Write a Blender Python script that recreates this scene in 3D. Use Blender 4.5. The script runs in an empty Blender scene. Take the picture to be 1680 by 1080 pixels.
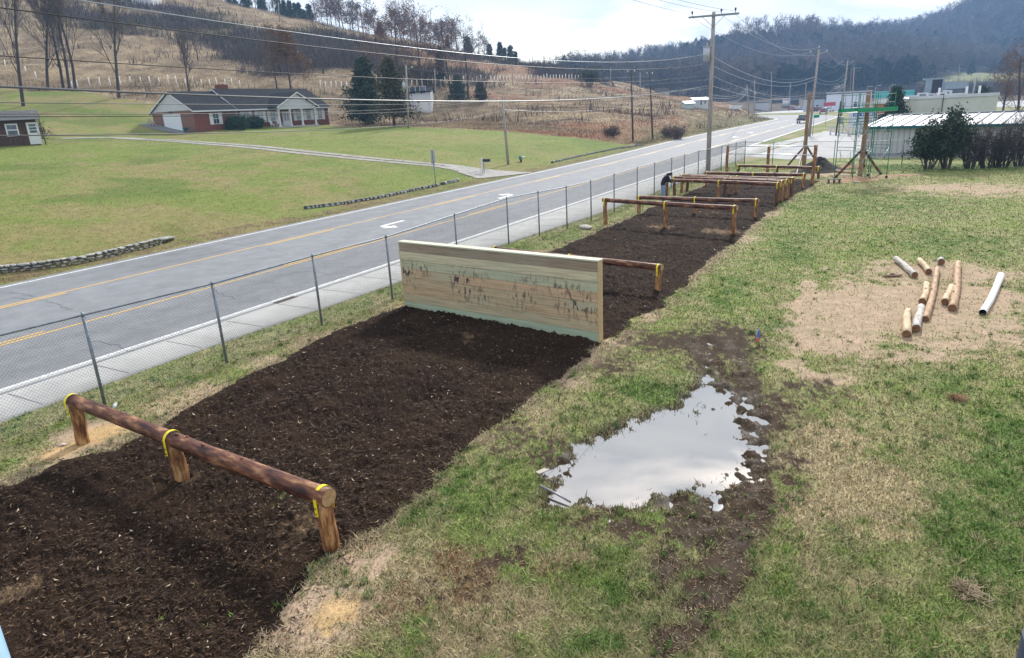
import bpy, math, random
import numpy as np
from mathutils import Vector, Matrix
random.seed(7)
RNG = np.random.default_rng(11)
SC = bpy.context.scene
COL = SC.collection
rad = math.radians
# ---------------------------------------------------------------- camera
CAMH = 5.4
FPX = 1120.0
_roll = math.atan2(177, 3507)
_p = math.atan(FPX / math.hypot(177, 3507))
F_ = np.array([0, math.cos(_p), -math.sin(_p)])
_R0 = np.array([1., 0, 0]); _U0 = np.cross(_R0, F_)
_a = -_roll
R_ = math.cos(_a) * _R0 + math.sin(_a) * _U0
U_ = -math.sin(_a) * _R0 + math.cos(_a) * _U0
if (np.array([0, 0, -1.]) @ R_) < 0:
    _a = _roll
    R_ = math.cos(_a) * _R0 + math.sin(_a) * _U0
    U_ = -math.sin(_a) * _R0 + math.cos(_a) * _U0
cam_d = bpy.data.cameras.new('camera')
cam = bpy.data.objects.new('camera', cam_d)
COL.objects.link(cam)
M4 = Matrix.Identity(4)
for i in range(3):
    M4[i][0] = R_[i]; M4[i][1] = U_[i]; M4[i][2] = -F_[i]
M4[2][3] = CAMH
cam.matrix_world = M4
cam_d.sensor_width = 36.0
cam_d.lens = FPX / 1680 * 36.0
cam_d.clip_start = 0.05
cam_d.clip_end = 6000
SC.camera = cam
# ---------------------------------------------------------------- light
SUN_AZ = math.atan2(0.36, 0.93)      # towards the sun, clockwise from +Y
SUN_EL = rad(34)
SC.view_settings.view_transform = 'Standard'
SC.view_settings.look = 'None'
SC.view_settings.gamma = 1.0
SC.view_settings.exposure = 0.6
sd = bpy.data.lights.new('sun', 'SUN')
sd.energy = 3.4
sd.angle = rad(5)
sd.color = (1.0, 0.96, 0.9)
sun = bpy.data.objects.new('sun', sd)
COL.objects.link(sun)
_sv = Vector((math.sin(SUN_AZ) * math.cos(SUN_EL), math.cos(SUN_AZ) * math.cos(SUN_EL), math.sin(SUN_EL)))
sun.rotation_euler = (-_sv).to_track_quat('-Z', 'Y').to_euler()
sun.location = (30, 60, 60)
W = bpy.data.worlds.new('World'); SC.world = W
W.use_nodes = True
nt = W.node_tree; N = nt.nodes; L = nt.links
N.clear()
wo = N.new('ShaderNodeOutputWorld'); bg = N.new('ShaderNodeBackground')
sky = N.new('ShaderNodeTexSky'); sky.sky_type = 'NISHITA'; sky.sun_disc = False
sky.sun_elevation = SUN_EL; sky.sun_rotation = SUN_AZ
sky.air_density = 1.0; sky.dust_density = 1.5
tc = N.new('ShaderNodeTexCoord'); mp = N.new('ShaderNodeMapping')
mp.inputs['Scale'].default_value = (1.0, 1.0, 3.2)
n1 = N.new('ShaderNodeTexNoise'); n1.inputs['Scale'].default_value = 2.6; n1.inputs['Detail'].default_value = 7
n1.inputs['Roughness'].default_value = 0.55; n1.inputs['Distortion'].default_value = 0.25
n2 = N.new('ShaderNodeTexNoise'); n2.inputs['Scale'].default_value = 5.5; n2.inputs['Detail'].default_value = 6
cr = N.new('ShaderNodeValToRGB')
cr.color_ramp.elements[0].position = 0.30; cr.color_ramp.elements[0].color = (0, 0, 0, 1)
cr.color_ramp.elements[1].position = 0.50; cr.color_ramp.elements[1].color = (1, 1, 1, 1)
cc = N.new('ShaderNodeValToRGB')
cc.color_ramp.elements[0].position = 0.30; cc.color_ramp.elements[0].color = (6.1, 6.6, 7.3, 1)
cc.color_ramp.elements[1].position = 0.62; cc.color_ramp.elements[1].color = (8.3, 8.45, 8.6, 1)
mx = N.new('ShaderNodeMix'); mx.data_type = 'RGBA'
bg.inputs['Strength'].default_value = 0.1
L.new(tc.outputs['Generated'], mp.inputs['Vector'])
L.new(mp.outputs[0], n1.inputs['Vector']); L.new(mp.outputs[0], n2.inputs['Vector'])
L.new(n1.outputs['Fac'], cr.inputs[0]); L.new(n2.outputs['Fac'], cc.inputs[0])
L.new(cr.outputs[0], mx.inputs[0]); L.new(sky.outputs[0], mx.inputs[6]); L.new(cc.outputs[0], mx.inputs[7])
L.new(mx.outputs[2], bg.inputs[0]); L.new(bg.outputs[0], wo.inputs[0])
SC.cycles.use_denoising = True
SC.cycles.max_bounces = 6
SC.cycles.transparent_max_bounces = 8
SC.cycles.volume_bounces = 2

# ---------------------------------------------------------------- pixel helpers (points of the ground the photograph shows)
def ray(px, py):
    return F_ + R_ * (px - 840.) / FPX - U_ * (py - 540.) / FPX
def G(px, py, z=0.):
    v = ray(px, py); t = (z - CAMH) / v[2]; q = t * v
    return np.array([q[0], q[1], z])
def P3(px, py, Y):
    v = ray(px, py); t = Y / v[1]; q = v * t
    return np.array([q[0], q[1], q[2] + CAMH])
def ztop(b, px, py):
    v = ray(px, py); return CAMH + math.hypot(b[0], b[1]) / math.hypot(v[0], v[1]) * v[2]
def proj(X):
    q = np.array(X, float) - [0, 0, CAMH]
    return (840 + FPX * (q @ R_) / (q @ F_), 540 - FPX * (q @ U_) / (q @ F_))
# ---------------------------------------------------------------- numpy noise
def _h(ix, iy, s):
    n = (ix.astype(np.int64) * 374761393 + iy.astype(np.int64) * 668265263 + s * 974711) & 0x7fffffff
    n = ((n ^ (n >> 13)) * 1274126177) & 0x7fffffff
    n = (n ^ (n >> 16)) & 0xffff
    return n / 65535.0
def vn(x, y, s=0):
    ix = np.floor(x); iy = np.floor(y); fx = x - ix; fy = y - iy
    fx = fx * fx * (3 - 2 * fx); fy = fy * fy * (3 - 2 * fy)
    a = _h(ix, iy, s); b = _h(ix + 1, iy, s); c = _h(ix, iy + 1, s); d = _h(ix + 1, iy + 1, s)
    return (a * (1 - fx) + b * fx) * (1 - fy) + (c * (1 - fx) + d * fx) * fy
def fbm(x, y, sc, s=0, o=4):
    t = 0; w = 0; a = 1.
    for k in range(o):
        t = t + a * vn(x * sc + 17.3 * k, y * sc - 9.1 * k, s + k); w += a; a *= .55; sc *= 2.07
    return t / w
def ss(a, b, x):
    t = np.clip((x - a) / (b - a), 0, 1); return t * t * (3 - 2 * t)
def inpoly(x, y, poly):
    ins = np.zeros(np.shape(x), bool); n = len(poly)
    for i in range(n):
        x0, y0 = poly[i][:2]; x1, y1 = poly[(i + 1) % n][:2]
        if y0 == y1: continue
        c = ((y0 > y) != (y1 > y)) & (x < (x1 - x0) * (y - y0) / (y1 - y0) + x0)
        ins ^= c
    return ins
def polydist(x, y, poly, closed=True):
    d = np.full(np.shape(x), 1e9); n = len(poly)
    for i in range(n if closed else n - 1):
        x0, y0 = poly[i][:2]; x1, y1 = poly[(i + 1) % n][:2]
        dx, dy = x1 - x0, y1 - y0; l2 = dx * dx + dy * dy + 1e-9
        t = np.clip(((x - x0) * dx + (y - y0) * dy) / l2, 0, 1)
        d = np.minimum(d, np.hypot(x - x0 - t * dx, y - y0 - t * dy))
    return d
def sdist(x, y, poly):      # positive inside
    return np.where(inpoly(x, y, poly), 1, -1) * polydist(x, y, poly)
# ---------------------------------------------------------------- road line
RD0 = np.array([-11.48, 14.27]); RDD = np.array([.505, .863]); RDN = np.array([-.863, .505])
ST = []       # stations: position on near edge line, left normal, width, s
_pos = RD0 - RDD * 45; _hd = math.atan2(RDD[1], RDD[0]); _s = -45.
while _s < 345:
    if _s > 186: _hd += 1 / 58. * 1.5 if _s < 262 else 0
    d_ = np.array([math.cos(_hd), math.sin(_hd)]); nrm = np.array([-d_[1], d_[0]])
    wd = 12.1 + 2.6 * float(ss(50., 120., _s))
    ST.append((_s, _pos.copy(), nrm, wd)); _pos = _pos + d_ * 1.5; _s += 1.5
def sta(s):
    i = (s + 45) / 1.5; k = int(min(max(i, 0), len(ST) - 2)); f = i - k
    a, b = ST[k], ST[k + 1]
    return a[1] * (1 - f) + b[1] * f, a[2] * (1 - f) + b[2] * f, a[3] * (1 - f) + b[3] * f
FAR = [tuple(p + n * (w + .35)) for s, p, n, w in ST[::4]]
NEAR = [tuple(p - n * .3) for s, p, n, w in ST[::4]]
# left side region = polygon left of FAR line
LEFTPOLY = [(-900, -200)] + [FAR[0]] + FAR + [(FAR[-1][0] - 60, FAR[-1][1] + 10), (-100, 900), (-900, 900)]
# ---------------------------------------------------------------- terrain
BAREW = [None]
CT = [(0,440,28),(0,400,31),(0,330,42),(0,300,50),(0,237,72),(150,228,85),(260,217,98),(400,212,104),(540,206,118),(610,207,108),(640,207,106),
 (800,214,101),(1040,236,92),(400,270,60),(200,284,55),(640,243,75),(834,268,71),(820,240,84),(950,250,80),
 (0,180,105),(0,150,122),(195,160,116),(120,150,120),(10,118,137),(120,146,134),(300,140,137),(420,145,140),(540,147,147),
 (650,142,160),(800,134,185),(950,137,210),(700,190,150),(1000,200,120),(1000,170,165),(900,180,140),(1160,181,165),(1240,175,210),
 (1200,195,150),(0,-90,300),(200,-40,290),(370,8,275),(500,35,265),(600,52,262),(700,73,262),(800,93,270),(880,110,285),(950,127,300),
 (200,60,190),(300,0,340),(600,68,330),(800,105,340),(950,140,380),(-300,230,90),(-300,-100,300),(-300,130,150),
 (930,156,560),(1000,143,560),(1100,120,580),(1200,84,600),(1300,76,620),(1400,77,620),(1480,87,600),(1560,105,560),(1640,122,500),
 (1560,150,330),(1610,124,430),(1680,122,420),(1480,70,850),(1560,52,850),(1620,25,830),(1680,-8,800),(1850,-70,780),(1680,118,600)]
_pts = [tuple(P3(*c)) for c in CT]
_pts += [(x, y, 0.) for x, y in [(20,10),(40,30),(60,60),(100,100),(60,140),(120,180),(100,230),(-10,15),(0,40),(15,70),(30,100),(55,140),(75,190),
  (0,-50),(-40,-20),(90,270),(150,250),(200,150),(60,-40),(140,30)]]
_pts += [(30,330,5.),(110,330,4.),(170,340,4.),(260,330,5.),(150,900,60.),(-80,900,50.),(-900,500,60.),(600,400,40.),(900,900,90.),(400,100,8.)]
_pts = np.array(_pts)
def _phi(r): return np.sqrt(r * r + 64.)
_A = _phi(np.hypot(_pts[:, None, 0] - _pts[None, :, 0], _pts[:, None, 1] - _pts[None, :, 1]))
_w = np.linalg.solve(_A - np.eye(len(_pts)) * 0.6, _pts[:, 2] - 6.)
PUD = [G(*p)[:2] for p in [(902,822),(908,778),(945,738),(990,708),(1080,674),(1118,668),(1134,632),(1158,616),(1172,640),(1176,664),(1192,642),(1222,650),(1230,700),(1229,758),(1188,795),(1122,810),(1104,842),(1076,816),(1005,838),(965,816),(930,826)]]
RUT1 = [G(*p)[:2] for p in [(1215,590),(1232,660),(1238,730),(1232,790)]]
RUT2 = [G(*p)[:2] for p in [(1160,560),(1172,620),(1190,700),(1180,800),(1165,850)]]
DITCH = [G(*p)[:2] for p in [(-60,470),(0,456),(135,428),(262,397),(275,386)]]
def gz(x, y, fine=True):
    x = np.atleast_1d(np.asarray(x, float)); y = np.atleast_1d(np.asarray(y, float))
    sh = x.shape; xf = x.ravel(); yf = y.ravel(); z = np.empty(xf.shape)
    for i in range(0, len(xf), 60000):
        q = slice(i, i + 60000)
        r = _phi(np.hypot(xf[q, None] - _pts[None, :, 0], yf[q, None] - _pts[None, :, 1]))
        z[q] = r @ _w + 6.
    z = z.reshape(sh)
    left = inpoly(x, y, LEFTPOLY); dl = polydist(x, y, FAR, False)
    m = np.where(left, ss(.8, 9., dl), 0.); m = np.maximum(m, ss(262, 320, y))
    z = np.maximum(z, -.3) * m
    z = z + m * (fbm(x, y, .045, 5) - .5) * ss(60, 260, y) * 5
    off = -((x - RD0[0]) * RDN[0] + (y - RD0[1]) * RDN[1])        # metres on the yard side of the edge line
    near = (y < 60) & ~left & (off > 2.4)
    u = (fbm(x, y, .35, 3, 3) - .5) * .06 + (fbm(x, y, 2.2, 9, 3) - .5) * .03
    z = z + np.where(near, u * ss(2.4, 5, off), -.006)
    if fine:
        sel = (y < 22) & (x > -3) & (x < 10)
        if sel.any():
            xs, ys = x[sel], y[sel]
            sdp = sdist(xs, ys, PUD)
            rough = (fbm(xs, ys, 3.0, 21, 4) - .5) + .75 * np.clip(fbm(xs, ys, 9.0, 23, 3) - .56, 0, 1) * -1. * (fbm(xs, ys, 1.1, 24, 2) > .42)
            dz = -np.clip(sdp * .22 + .062 + rough * .17, -.0, .12)
            for rt, wd, dp in ((RUT1, .20, .018), (RUT2, .18, .035)):
                dr = polydist(xs, ys, rt, False)
                dz = dz - dp * np.exp(-(dr / wd) ** 2) * (.5 + fbm(xs, ys, 2.5, 41)) + dp * .8 * np.exp(-((dr - .36) / .16) ** 2) * (fbm(xs, ys, 5, 33) + .1)
            for rt in (RUT1, RUT2):
                dr = polydist(xs, ys, rt, False); dz = dz + np.exp(-(dr / .55) ** 2) * (fbm(xs, ys, 8., 61, 3) - .44) * .10
            nb = np.exp(-(np.maximum(-sdp - .2, 0) / .9) ** 2)
            dz = dz + nb * (fbm(xs, ys, 6., 51, 3) - .42) * .10
            u2 = (fbm(xs, ys, .35, 3, 3) - .5) * .06
            z[sel] = z[sel] + dz - u2 * np.exp(-(np.maximum(-sdp, 0) / 1.0) ** 2)
        sel = left & (y < 50) & (x < 0)
        if sel.any():
            dd = polydist(x[sel], y[sel], DITCH, False)
            z[sel] -= .25 * np.exp(-(dd / .9) ** 2)
    return z
def gz1(x, y): return float(gz(np.array([x]), np.array([y]))[0])
def at(px, py, tmax=1200.):
    v = ray(px, py); v = v / v[1]
    t = np.concatenate([np.arange(3, 60, .1), np.arange(60, 400, .4), np.arange(400, tmax, 2.)])
    z = gz(v[0] * t, t, False); h = CAMH + v[2] * t - z
    k = np.argmax(h < 0)
    if h[k] >= 0: k = len(t) - 1
    a = t[max(k - 1, 0)]; b = t[k]; ha = h[max(k - 1, 0)]; hb = h[k]
    tt = a + (b - a) * (ha / (ha - hb + 1e-9)) if k > 0 else t[0]
    return np.array([v[0] * tt, tt, gz1(v[0] * tt, tt)])
# ---------------------------------------------------------------- mesh helpers
def tag(o, label=None, cat=None, group=None, kind=None):
    if label: o['label'] = label
    if cat: o['category'] = cat
    if group: o['group'] = group
    if kind: o['kind'] = kind
    return o
def empty(name, loc=(0, 0, 0), rz=0., label=None, cat=None, group=None, kind=None):
    o = bpy.data.objects.new(name, None); COL.objects.link(o)
    o.location = [float(c) for c in loc]; o.rotation_euler = (0, 0, rz); o.empty_display_size = .3
    return tag(o, label, cat, group, kind)
def npmesh(name, V, F, mat=None, parent=None, cols=None, smooth=False, midx=None):
    V = np.asarray(V, np.float32).reshape(-1, 3); F = np.asarray(F, np.int32)
    me = bpy.data.meshes.new(name)
    me.vertices.add(len(V)); me.vertices.foreach_set('co', V.ravel())
    k = F.shape[1]
    me.loops.add(F.size); me.loops.foreach_set('vertex_index', F.ravel())
    me.polygons.add(len(F)); me.polygons.foreach_set('loop_start', np.arange(0, F.size, k, dtype=np.int32))
    if smooth: me.polygons.foreach_set('use_smooth', np.ones(len(F), bool))
    me.update(calc_edges=True)
    if cols is not None:
        at_ = me.color_attributes.new('col', 'FLOAT_COLOR', 'POINT')
        c = np.ones((len(V), 4), np.float32); c[:, :np.shape(cols)[1]] = cols; at_.data.foreach_set('color', c.ravel())
    for m in (mat if isinstance(mat, (list, tuple)) else [mat]):
        if m: me.materials.append(m)
    if midx is not None: me.polygons.foreach_set('material_index', np.asarray(midx, np.int32))
    o = bpy.data.objects.new(name, me); COL.objects.link(o)
    if parent: o.parent = parent
    return o
class MB:
    def __init__(s): s.v = []; s.f = []; s.m = []; s.sm = []
    def add(s, V, F, m=0, sm=False):
        b = len(s.v); s.v += [tuple(map(float, v)) for v in V]
        for f in F: s.f.append([i + b for i in f]); s.m.append(m); s.sm.append(sm)
        return s
    def box(s, x0, y0, z0, x1, y1, z1, m=0, bev=0.):
        if bev <= 0:
            V = [(x0,y0,z0),(x1,y0,z0),(x1,y1,z0),(x0,y1,z0),(x0,y0,z1),(x1,y0,z1),(x1,y1,z1),(x0,y1,z1)]
            return s.add(V, [(0,3,2,1),(4,5,6,7),(0,1,5,4),(1,2,6,5),(2,3,7,6),(3,0,4,7)], m)
        b = bev; V = []
        for z, i in ((z0, b), (z0 + b, 0), (z1 - b, 0), (z1, b)):
            V += [(x0+i,y0+i,z),(x1-i,y0+i,z),(x1-i,y1-i,z),(x0+i,y1-i,z)]
        Fc = [(0,3,2,1),(12,13,14,15)]
        for k in range(3):
            for j in range(4):
                a = k*4+j; c = k*4+(j+1) % 4; Fc.append((a, c, c+4, a+4))
        return s.add(V, Fc, m)
    def tube(s, pts, r, n=10, m=0, cap=True, sm=True):
        pts = [Vector([float(c) for c in p]) for p in pts]
        if not isinstance(r, (list, tuple, np.ndarray)): r = [r] * len(pts)
        V = []; u = None
        for i, p in enumerate(pts):
            d = (pts[min(i + 1, len(pts) - 1)] - pts[max(i - 1, 0)]).normalized()
            if u is None:
                u = d.cross(Vector((0, 0, 1)))
                if u.length < .1: u = d.cross(Vector((1, 0, 0)))
                u.normalize()
            else:
                u = (u - d * u.dot(d)).normalized()
            w = d.cross(u)
            for k in range(n):
                a = 2 * math.pi * k / n
                V.append(p + (u * math.cos(a) + w * math.sin(a)) * r[i])
        Fc = []
        for i in range(len(pts) - 1):
            for k in range(n):
                a = i*n+k; b = i*n+(k+1) % n; Fc.append((a, b, b+n, a+n))
        s.add(V, Fc, m, sm)
        if cap:
            b = len(s.v) - len(V)
            s.f.append([b + k for k in range(n)][::-1]); s.m.append(m); s.sm.append(False)
            e = b + (len(pts) - 1) * n
            s.f.append([e + k for k in range(n)]); s.m.append(m); s.sm.append(False)
        return s
    def cyl(s, p0, p1, r, n=10, m=0, r1=None): return s.tube([p0, p1], [r, r if r1 is None else r1], n, m)
    def prism(s, prof, a, b, m=0, axis='x'):      # profile (p,q) swept from a to b
        n = len(prof)
        def pt(t, p, q): return (t, p, q) if axis == 'x' else ((p, t, q) if axis == 'y' else (p, q, t))
        V = [pt(a, p, q) for p, q in prof] + [pt(b, p, q) for p, q in prof]
        Fc = [list(range(n))[::-1], list(range(n, 2*n))]
        for i in range(n):
            j = (i + 1) % n; Fc.append((i, j, j+n, i+n))
        return s.add(V, Fc, m)
    def blob(s, c, r, m=0, sub=2, jit=.12, seed=0, flat=1.):
        import bmesh
        bm = bmesh.new(); bmesh.ops.create_icosphere(bm, subdivisions=sub, radius=1)
        rn = random.Random(seed); ph = [rn.uniform(0, 6) for _ in range(6)]
        V = []
        for v in bm.verts:
            x, y, z = v.co
            k = 1 + jit * (math.sin(3*x+ph[0]) + math.sin(4*y+ph[1]) + math.sin(3.5*z+ph[2]) + .6*math.sin(9*x+7*y+ph[3]) + rn.uniform(-.5, .5))
            V.append((c[0] + x*r[0]*k, c[1] + y*r[1]*k, c[2] + z*r[2]*k))
        Fc = [[v.index for v in f.verts] for f in bm.faces]; bm.free()
        return s.add(V, Fc, m, True)
    def build(s, name, mat, parent=None, M=None):
        me = bpy.data.meshes.new(name)
        me.from_pydata(s.v, [], s.f)
        for m in (mat if isinstance(mat, (list, tuple)) else [mat]): me.materials.append(m)
        me.polygons.foreach_set('material_index', s.m); me.polygons.foreach_set('use_smooth', s.sm)
        if M is not None: me.transform(M)
        me.validate(); me.update()
        o = bpy.data.objects.new(name, me); COL.objects.link(o)
        if parent: o.parent = parent
        return o
def segmesh(P0, P1, R0, R1, n=3):
    P0 = np.asarray(P0, float); P1 = np.asarray(P1, float); d = P1 - P0
    d /= (np.linalg.norm(d, axis=1)[:, None] + 1e-9)
    ref = np.where(np.abs(d[:, 2:3]) > .9, np.array([[1., 0, 0]]), np.array([[0, 0, 1.]]))
    u = np.cross(d, ref); u /= np.linalg.norm(u, axis=1)[:, None]; w = np.cross(d, u)
    k = len(P0); V = np.empty((k, 2 * n, 3)); R0 = np.broadcast_to(R0, (k,))[:, None]; R1 = np.broadcast_to(R1, (k,))[:, None]
    for i in range(n):
        a = 2 * math.pi * i / n; o = u * math.cos(a) + w * math.sin(a)
        V[:, i] = P0 + o * R0; V[:, n + i] = P1 + o * R1
    base = (np.arange(k) * 2 * n)[:, None, None]
    q = np.array([[i, (i + 1) % n, (i + 1) % n + n, i + n] for i in range(n)])[None]
    return V.reshape(-1, 3), (base + q).reshape(-1, 4)
def copy_tree(o, parent=None):
    c = o.copy(); COL.objects.link(c)
    if parent: c.parent = parent
    for ch in list(o.children): copy_tree(ch, c)
    return c
# ---------------------------------------------------------------- materials
_mats = {}
def mat(name, stops, scale=5., stretch=(1, 1, 1), rough=.7, bump=0., metal=0., detail=5, coord='Object', bscale=None, spec=.4, attr=False, nrough=.6, bdist=.02):
    if name in _mats: return _mats[name]
    m = bpy.data.materials.new(name); m.use_nodes = True; t = m.node_tree; n = t.nodes; l = t.links
    b = n['Principled BSDF']; b.inputs['Roughness'].default_value = rough; b.inputs['Metallic'].default_value = metal
    b.inputs['Specular IOR Level'].default_value = spec
    c = n.new('ShaderNodeTexCoord'); mpn = n.new('ShaderNodeMapping'); mpn.inputs['Scale'].default_value = stretch
    l.new(c.outputs[coord], mpn.inputs['Vector'])
    no = n.new('ShaderNodeTexNoise'); no.inputs['Scale'].default_value = scale; no.inputs['Detail'].default_value = detail; no.inputs['Roughness'].default_value = nrough
    l.new(mpn.outputs[0], no.inputs['Vector'])
    r = n.new('ShaderNodeValToRGB'); e = r.color_ramp.elements
    if not isinstance(stops[0][0], (int, float)) or len(stops[0]) == 3: stops = [(i / max(1, len(stops) - 1) * .4 + .3, s) for i, s in enumerate(stops)]
    e[0].position = stops[0][0]; e[0].color = (*stops[0][1], 1)
    e[1].position = stops[-1][0] if len(stops) > 1 else 1; e[1].color = (*stops[-1][1], 1)
    for p, col in stops[1:-1]:
        q = e.new(p); q.color = (*col, 1)
    l.new(no.outputs['Fac'], r.inputs[0]); out = r.outputs[0]
    if attr:
        a = n.new('ShaderNodeVertexColor'); a.layer_name = 'col'
        x = n.new('ShaderNodeMix'); x.data_type = 'RGBA'; x.blend_type = 'MULTIPLY'; x.inputs[0].default_value = 1
        l.new(a.outputs[0], x.inputs[6]); l.new(out, x.inputs[7]); out = x.outputs[2]
    l.new(out, b.inputs['Base Color'])
    if bump:
        nb = n.new('ShaderNodeTexNoise'); nb.inputs['Scale'].default_value = bscale or scale * 2; nb.inputs['Detail'].default_value = 5
        l.new(mpn.outputs[0], nb.inputs['Vector'])
        bp = n.new('ShaderNodeBump'); bp.inputs['Strength'].default_value = bump; bp.inputs['Distance'].default_value = bdist
        l.new(nb.outputs['Fac'], bp.inputs['Height']); l.new(bp.outputs[0], b.inputs['Normal'])
    _mats[name] = m
    return m
def flat(name, c, rough=.6, metal=0., var=.12, scale=8, spec=.4):
    return mat(name, [tuple(v * (1 - var) for v in c), tuple(min(1, v * (1 + var)) for v in c)], scale, rough=rough, metal=metal, spec=spec)
# ================================================================ GROUND
MUL_R = [(420,1070),(520,930),(560,905),(650,850),(750,745),(870,650),(980,570),(1030,530),(1080,505),(1140,450),(1200,400),(1260,350),(1300,322),(1345,298)]
MUL_L = [(1205,283),(1110,325),(1000,372),(910,410),(860,430),(640,510),(530,555),(400,622),(280,690),(190,735),(110,752),(40,782),(-20,805),(-160,880)]
MULCH = [(-3.4, 3.2)] + [tuple(G(*p)[:2]) for p in MUL_R] + [tuple(G(*p)[:2]) for p in MUL_L] + [(-13, 4)]
def blobw(x, y, px, py, rx, ry, pw=2.):
    c = G(px, py); d = math.hypot(c[0], c[1]); f = c[:2] / d
    wr = rx * math.hypot(d, CAMH) / FPX
    a = G(px, py - ry)[:2]; b = G(px, min(py + ry, 1500))[:2]; dr = math.hypot(*(a - b)) / 2
    dx = x - c[0]; dy = y - c[1]
    al = dx * f[0] + dy * f[1]; ac = dx * f[1] - dy * f[0]
    return np.exp(-((al / dr) ** 2 + (ac / wr) ** 2) ** (pw / 2))
LAWN = [tuple(at(*p)[:2]) for p in [(-150,140),(0,145),(115,150),(190,161),(255,172)]]
LAWN += [(-56, 116), (-45, 122), (-34, 124)] + [tuple(at(*p)[:2]) for p in [(556,208),(640,208),(720,210),(800,214),(870,219),(960,228),(1045,238)]]
_far_i = [f for f in FAR if f[1] < LAWN[-1][1]]
LAWN = LAWN + _far_i[::-1] + [(-150, -40), (-150, 100)]
DIRTS = [  # px,py,rx,ry,strength : bare pale soil
 (1400,520,95,60,1.),(1480,500,120,75,1.),(1540,500,125,70,1.),(1540,448,120,24,.9),(1325,510,22,75,1.),(1350,560,40,30,.8),(1590,310,120,14,.75),(1480,520,90,60,.6),
 (540,1000,80,60,1.),(590,930,60,35,.7),(640,900,30,25,.5),(430,1060,60,20,.6),(160,710,55,22,1.),(120,740,60,18,.9),(60,770,50,14,.7),
 (310,640,70,25,.45),(430,590,60,18,.5),(560,540,50,14,.5),(640,500,40,12,.6),(1010,560,40,16,.8),(1060,520,30,14,.5),(1110,470,25,16,.4),
 (1350,620,60,12,.7),(1300,600,60,10,.5),(1350,455,20,40,.4),(1225,390,30,12,.6),(1260,350,25,8,.6),(1000,385,30,6,.6),(900,425,30,8,.6),
 (1030,545,60,25,.5),(870,690,40,40,.3),(930,620,60,30,.55),(1350,285,60,7,.8),(1440,290,60,5,.5),(1310,300,25,6,.5)]
MUDS = [(780,680,60,40,0.80),(1120,830,60,30,0.94),(930,600,50,20,0.65),(1180,570,80,45,0.94),(1100,560,90,30,0.84),(1000,600,60,25,0.65),(1220,640,32,60,0.94),(1240,720,30,70,0.94),(1235,810,40,60,0.94),(1150,870,60,40,0.89),(1190,930,50,50,0.89),(1160,980,40,60,0.69),(900,740,50,40,0.75),(840,720,60,40,0.65),(1040,870,60,25,0.75),(960,860,50,20,0.65),(1270,680,40,40,0.94),(1300,780,30,50,0.69),(760,960,80,40,0.55),(830,920,60,30,0.65),(1340,640,50,25,0.74)]
GREENS = [(1050,640,70,28,.9),(760,800,90,60,.55),(820,840,90,60,.55),(690,840,40,30,.6),(1010,960,60,50,.5),(1620,900,110,200,.55),(1560,620,80,60,.5),(1660,760,60,120,.8),
 (1400,590,60,25,.5),(1300,400,60,60,.5),(1200,480,60,40,.6),(1280,540,40,15,.8),(1500,620,100,20,.5),(1130,490,40,25,.5),(1080,790,30,40,.3),(990,1060,80,30,.6),(1400,900,120,60,.3),
 (1400,330,200,25,.5),(1560,400,150,30,.5),(1550,275,160,8,.8),(640,480,20,10,.3),(600,500,40,10,.4),(850,410,60,10,.5),(940,390,50,8,.5),(300,625,60,12,.4)]
STRAW = [(1380,760,120,160,.7),(1330,850,90,150,.4),(1380,600,60,30,.5),(330,655,120,22,.9),(500,560,70,16,.6),(640,960,140,80,.95),(780,1020,130,70,.9),(520,1040,90,50,1.),(950,900,80,30,.5),(880,700,60,60,.4),(1500,790,90,60,.35),(1640,600,60,20,.4)]
SAND = [(545,1010,45,30,.9),(165,712,40,14,.9),(590,905,40,14,.5),(110,738,45,12,.8),(25,985,30,14,.7)]
RUST = [(760,940,60,60,.75),(700,1000,110,70,.6),(850,610,60,14,.5),(1000,830,60,30,.4),(830,700,50,30,.5),(900,930,60,40,.5),(1100,570,80,20,.4),(620,1050,80,40,.5),(560,205+0,1,1,0.)]
cGRN = np.array([.090,.155,.032]); cLGN = np.array([.185,.240,.062]); cSTR = np.array([.42,.345,.205]); cDRT = np.array([.40,.295,.21])
cSND = np.array([.50,.34,.17]); cMUD = np.array([.050,.033,.021]); cRST = np.array([.19,.115,.06])
RUTC1 = [G(*p)[:2] for p in [(1195,560),(1215,590),(1232,660),(1238,730),(1232,800),(1215,880),(1185,950),(1130,1020),(1080,1075)]]
RUTC2 = [G(*p)[:2] for p in [(1130,560),(1160,590),(1172,620),(1190,700),(1180,800),(1165,850),(1125,900),(1060,960)]]
def mixc(a, b, t): t = np.clip(t, 0, 1)[..., None]; return a * (1 - t) + b * t
WOODY = [tuple(at(*p)[:2]) for p in [(120,-20),(180,-8),(250,8),(330,26),(420,44),(500,54),(580,64),(660,78),(760,94),(860,107),(930,119),(955,128),(900,126),(800,129),(700,130),(620,119),(540,113),(470,109),(420,106),(340,84),(250,62),(190,46),(130,22)]]
def woodyband(x, y):
    return ss(-5, 7, sdist(x, y, WOODY) + (fbm(x, y, .06, 451, 3) - .5) * 34) * ss(.34, .5, fbm(x, y * 1.3, .045, 457, 3))
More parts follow.
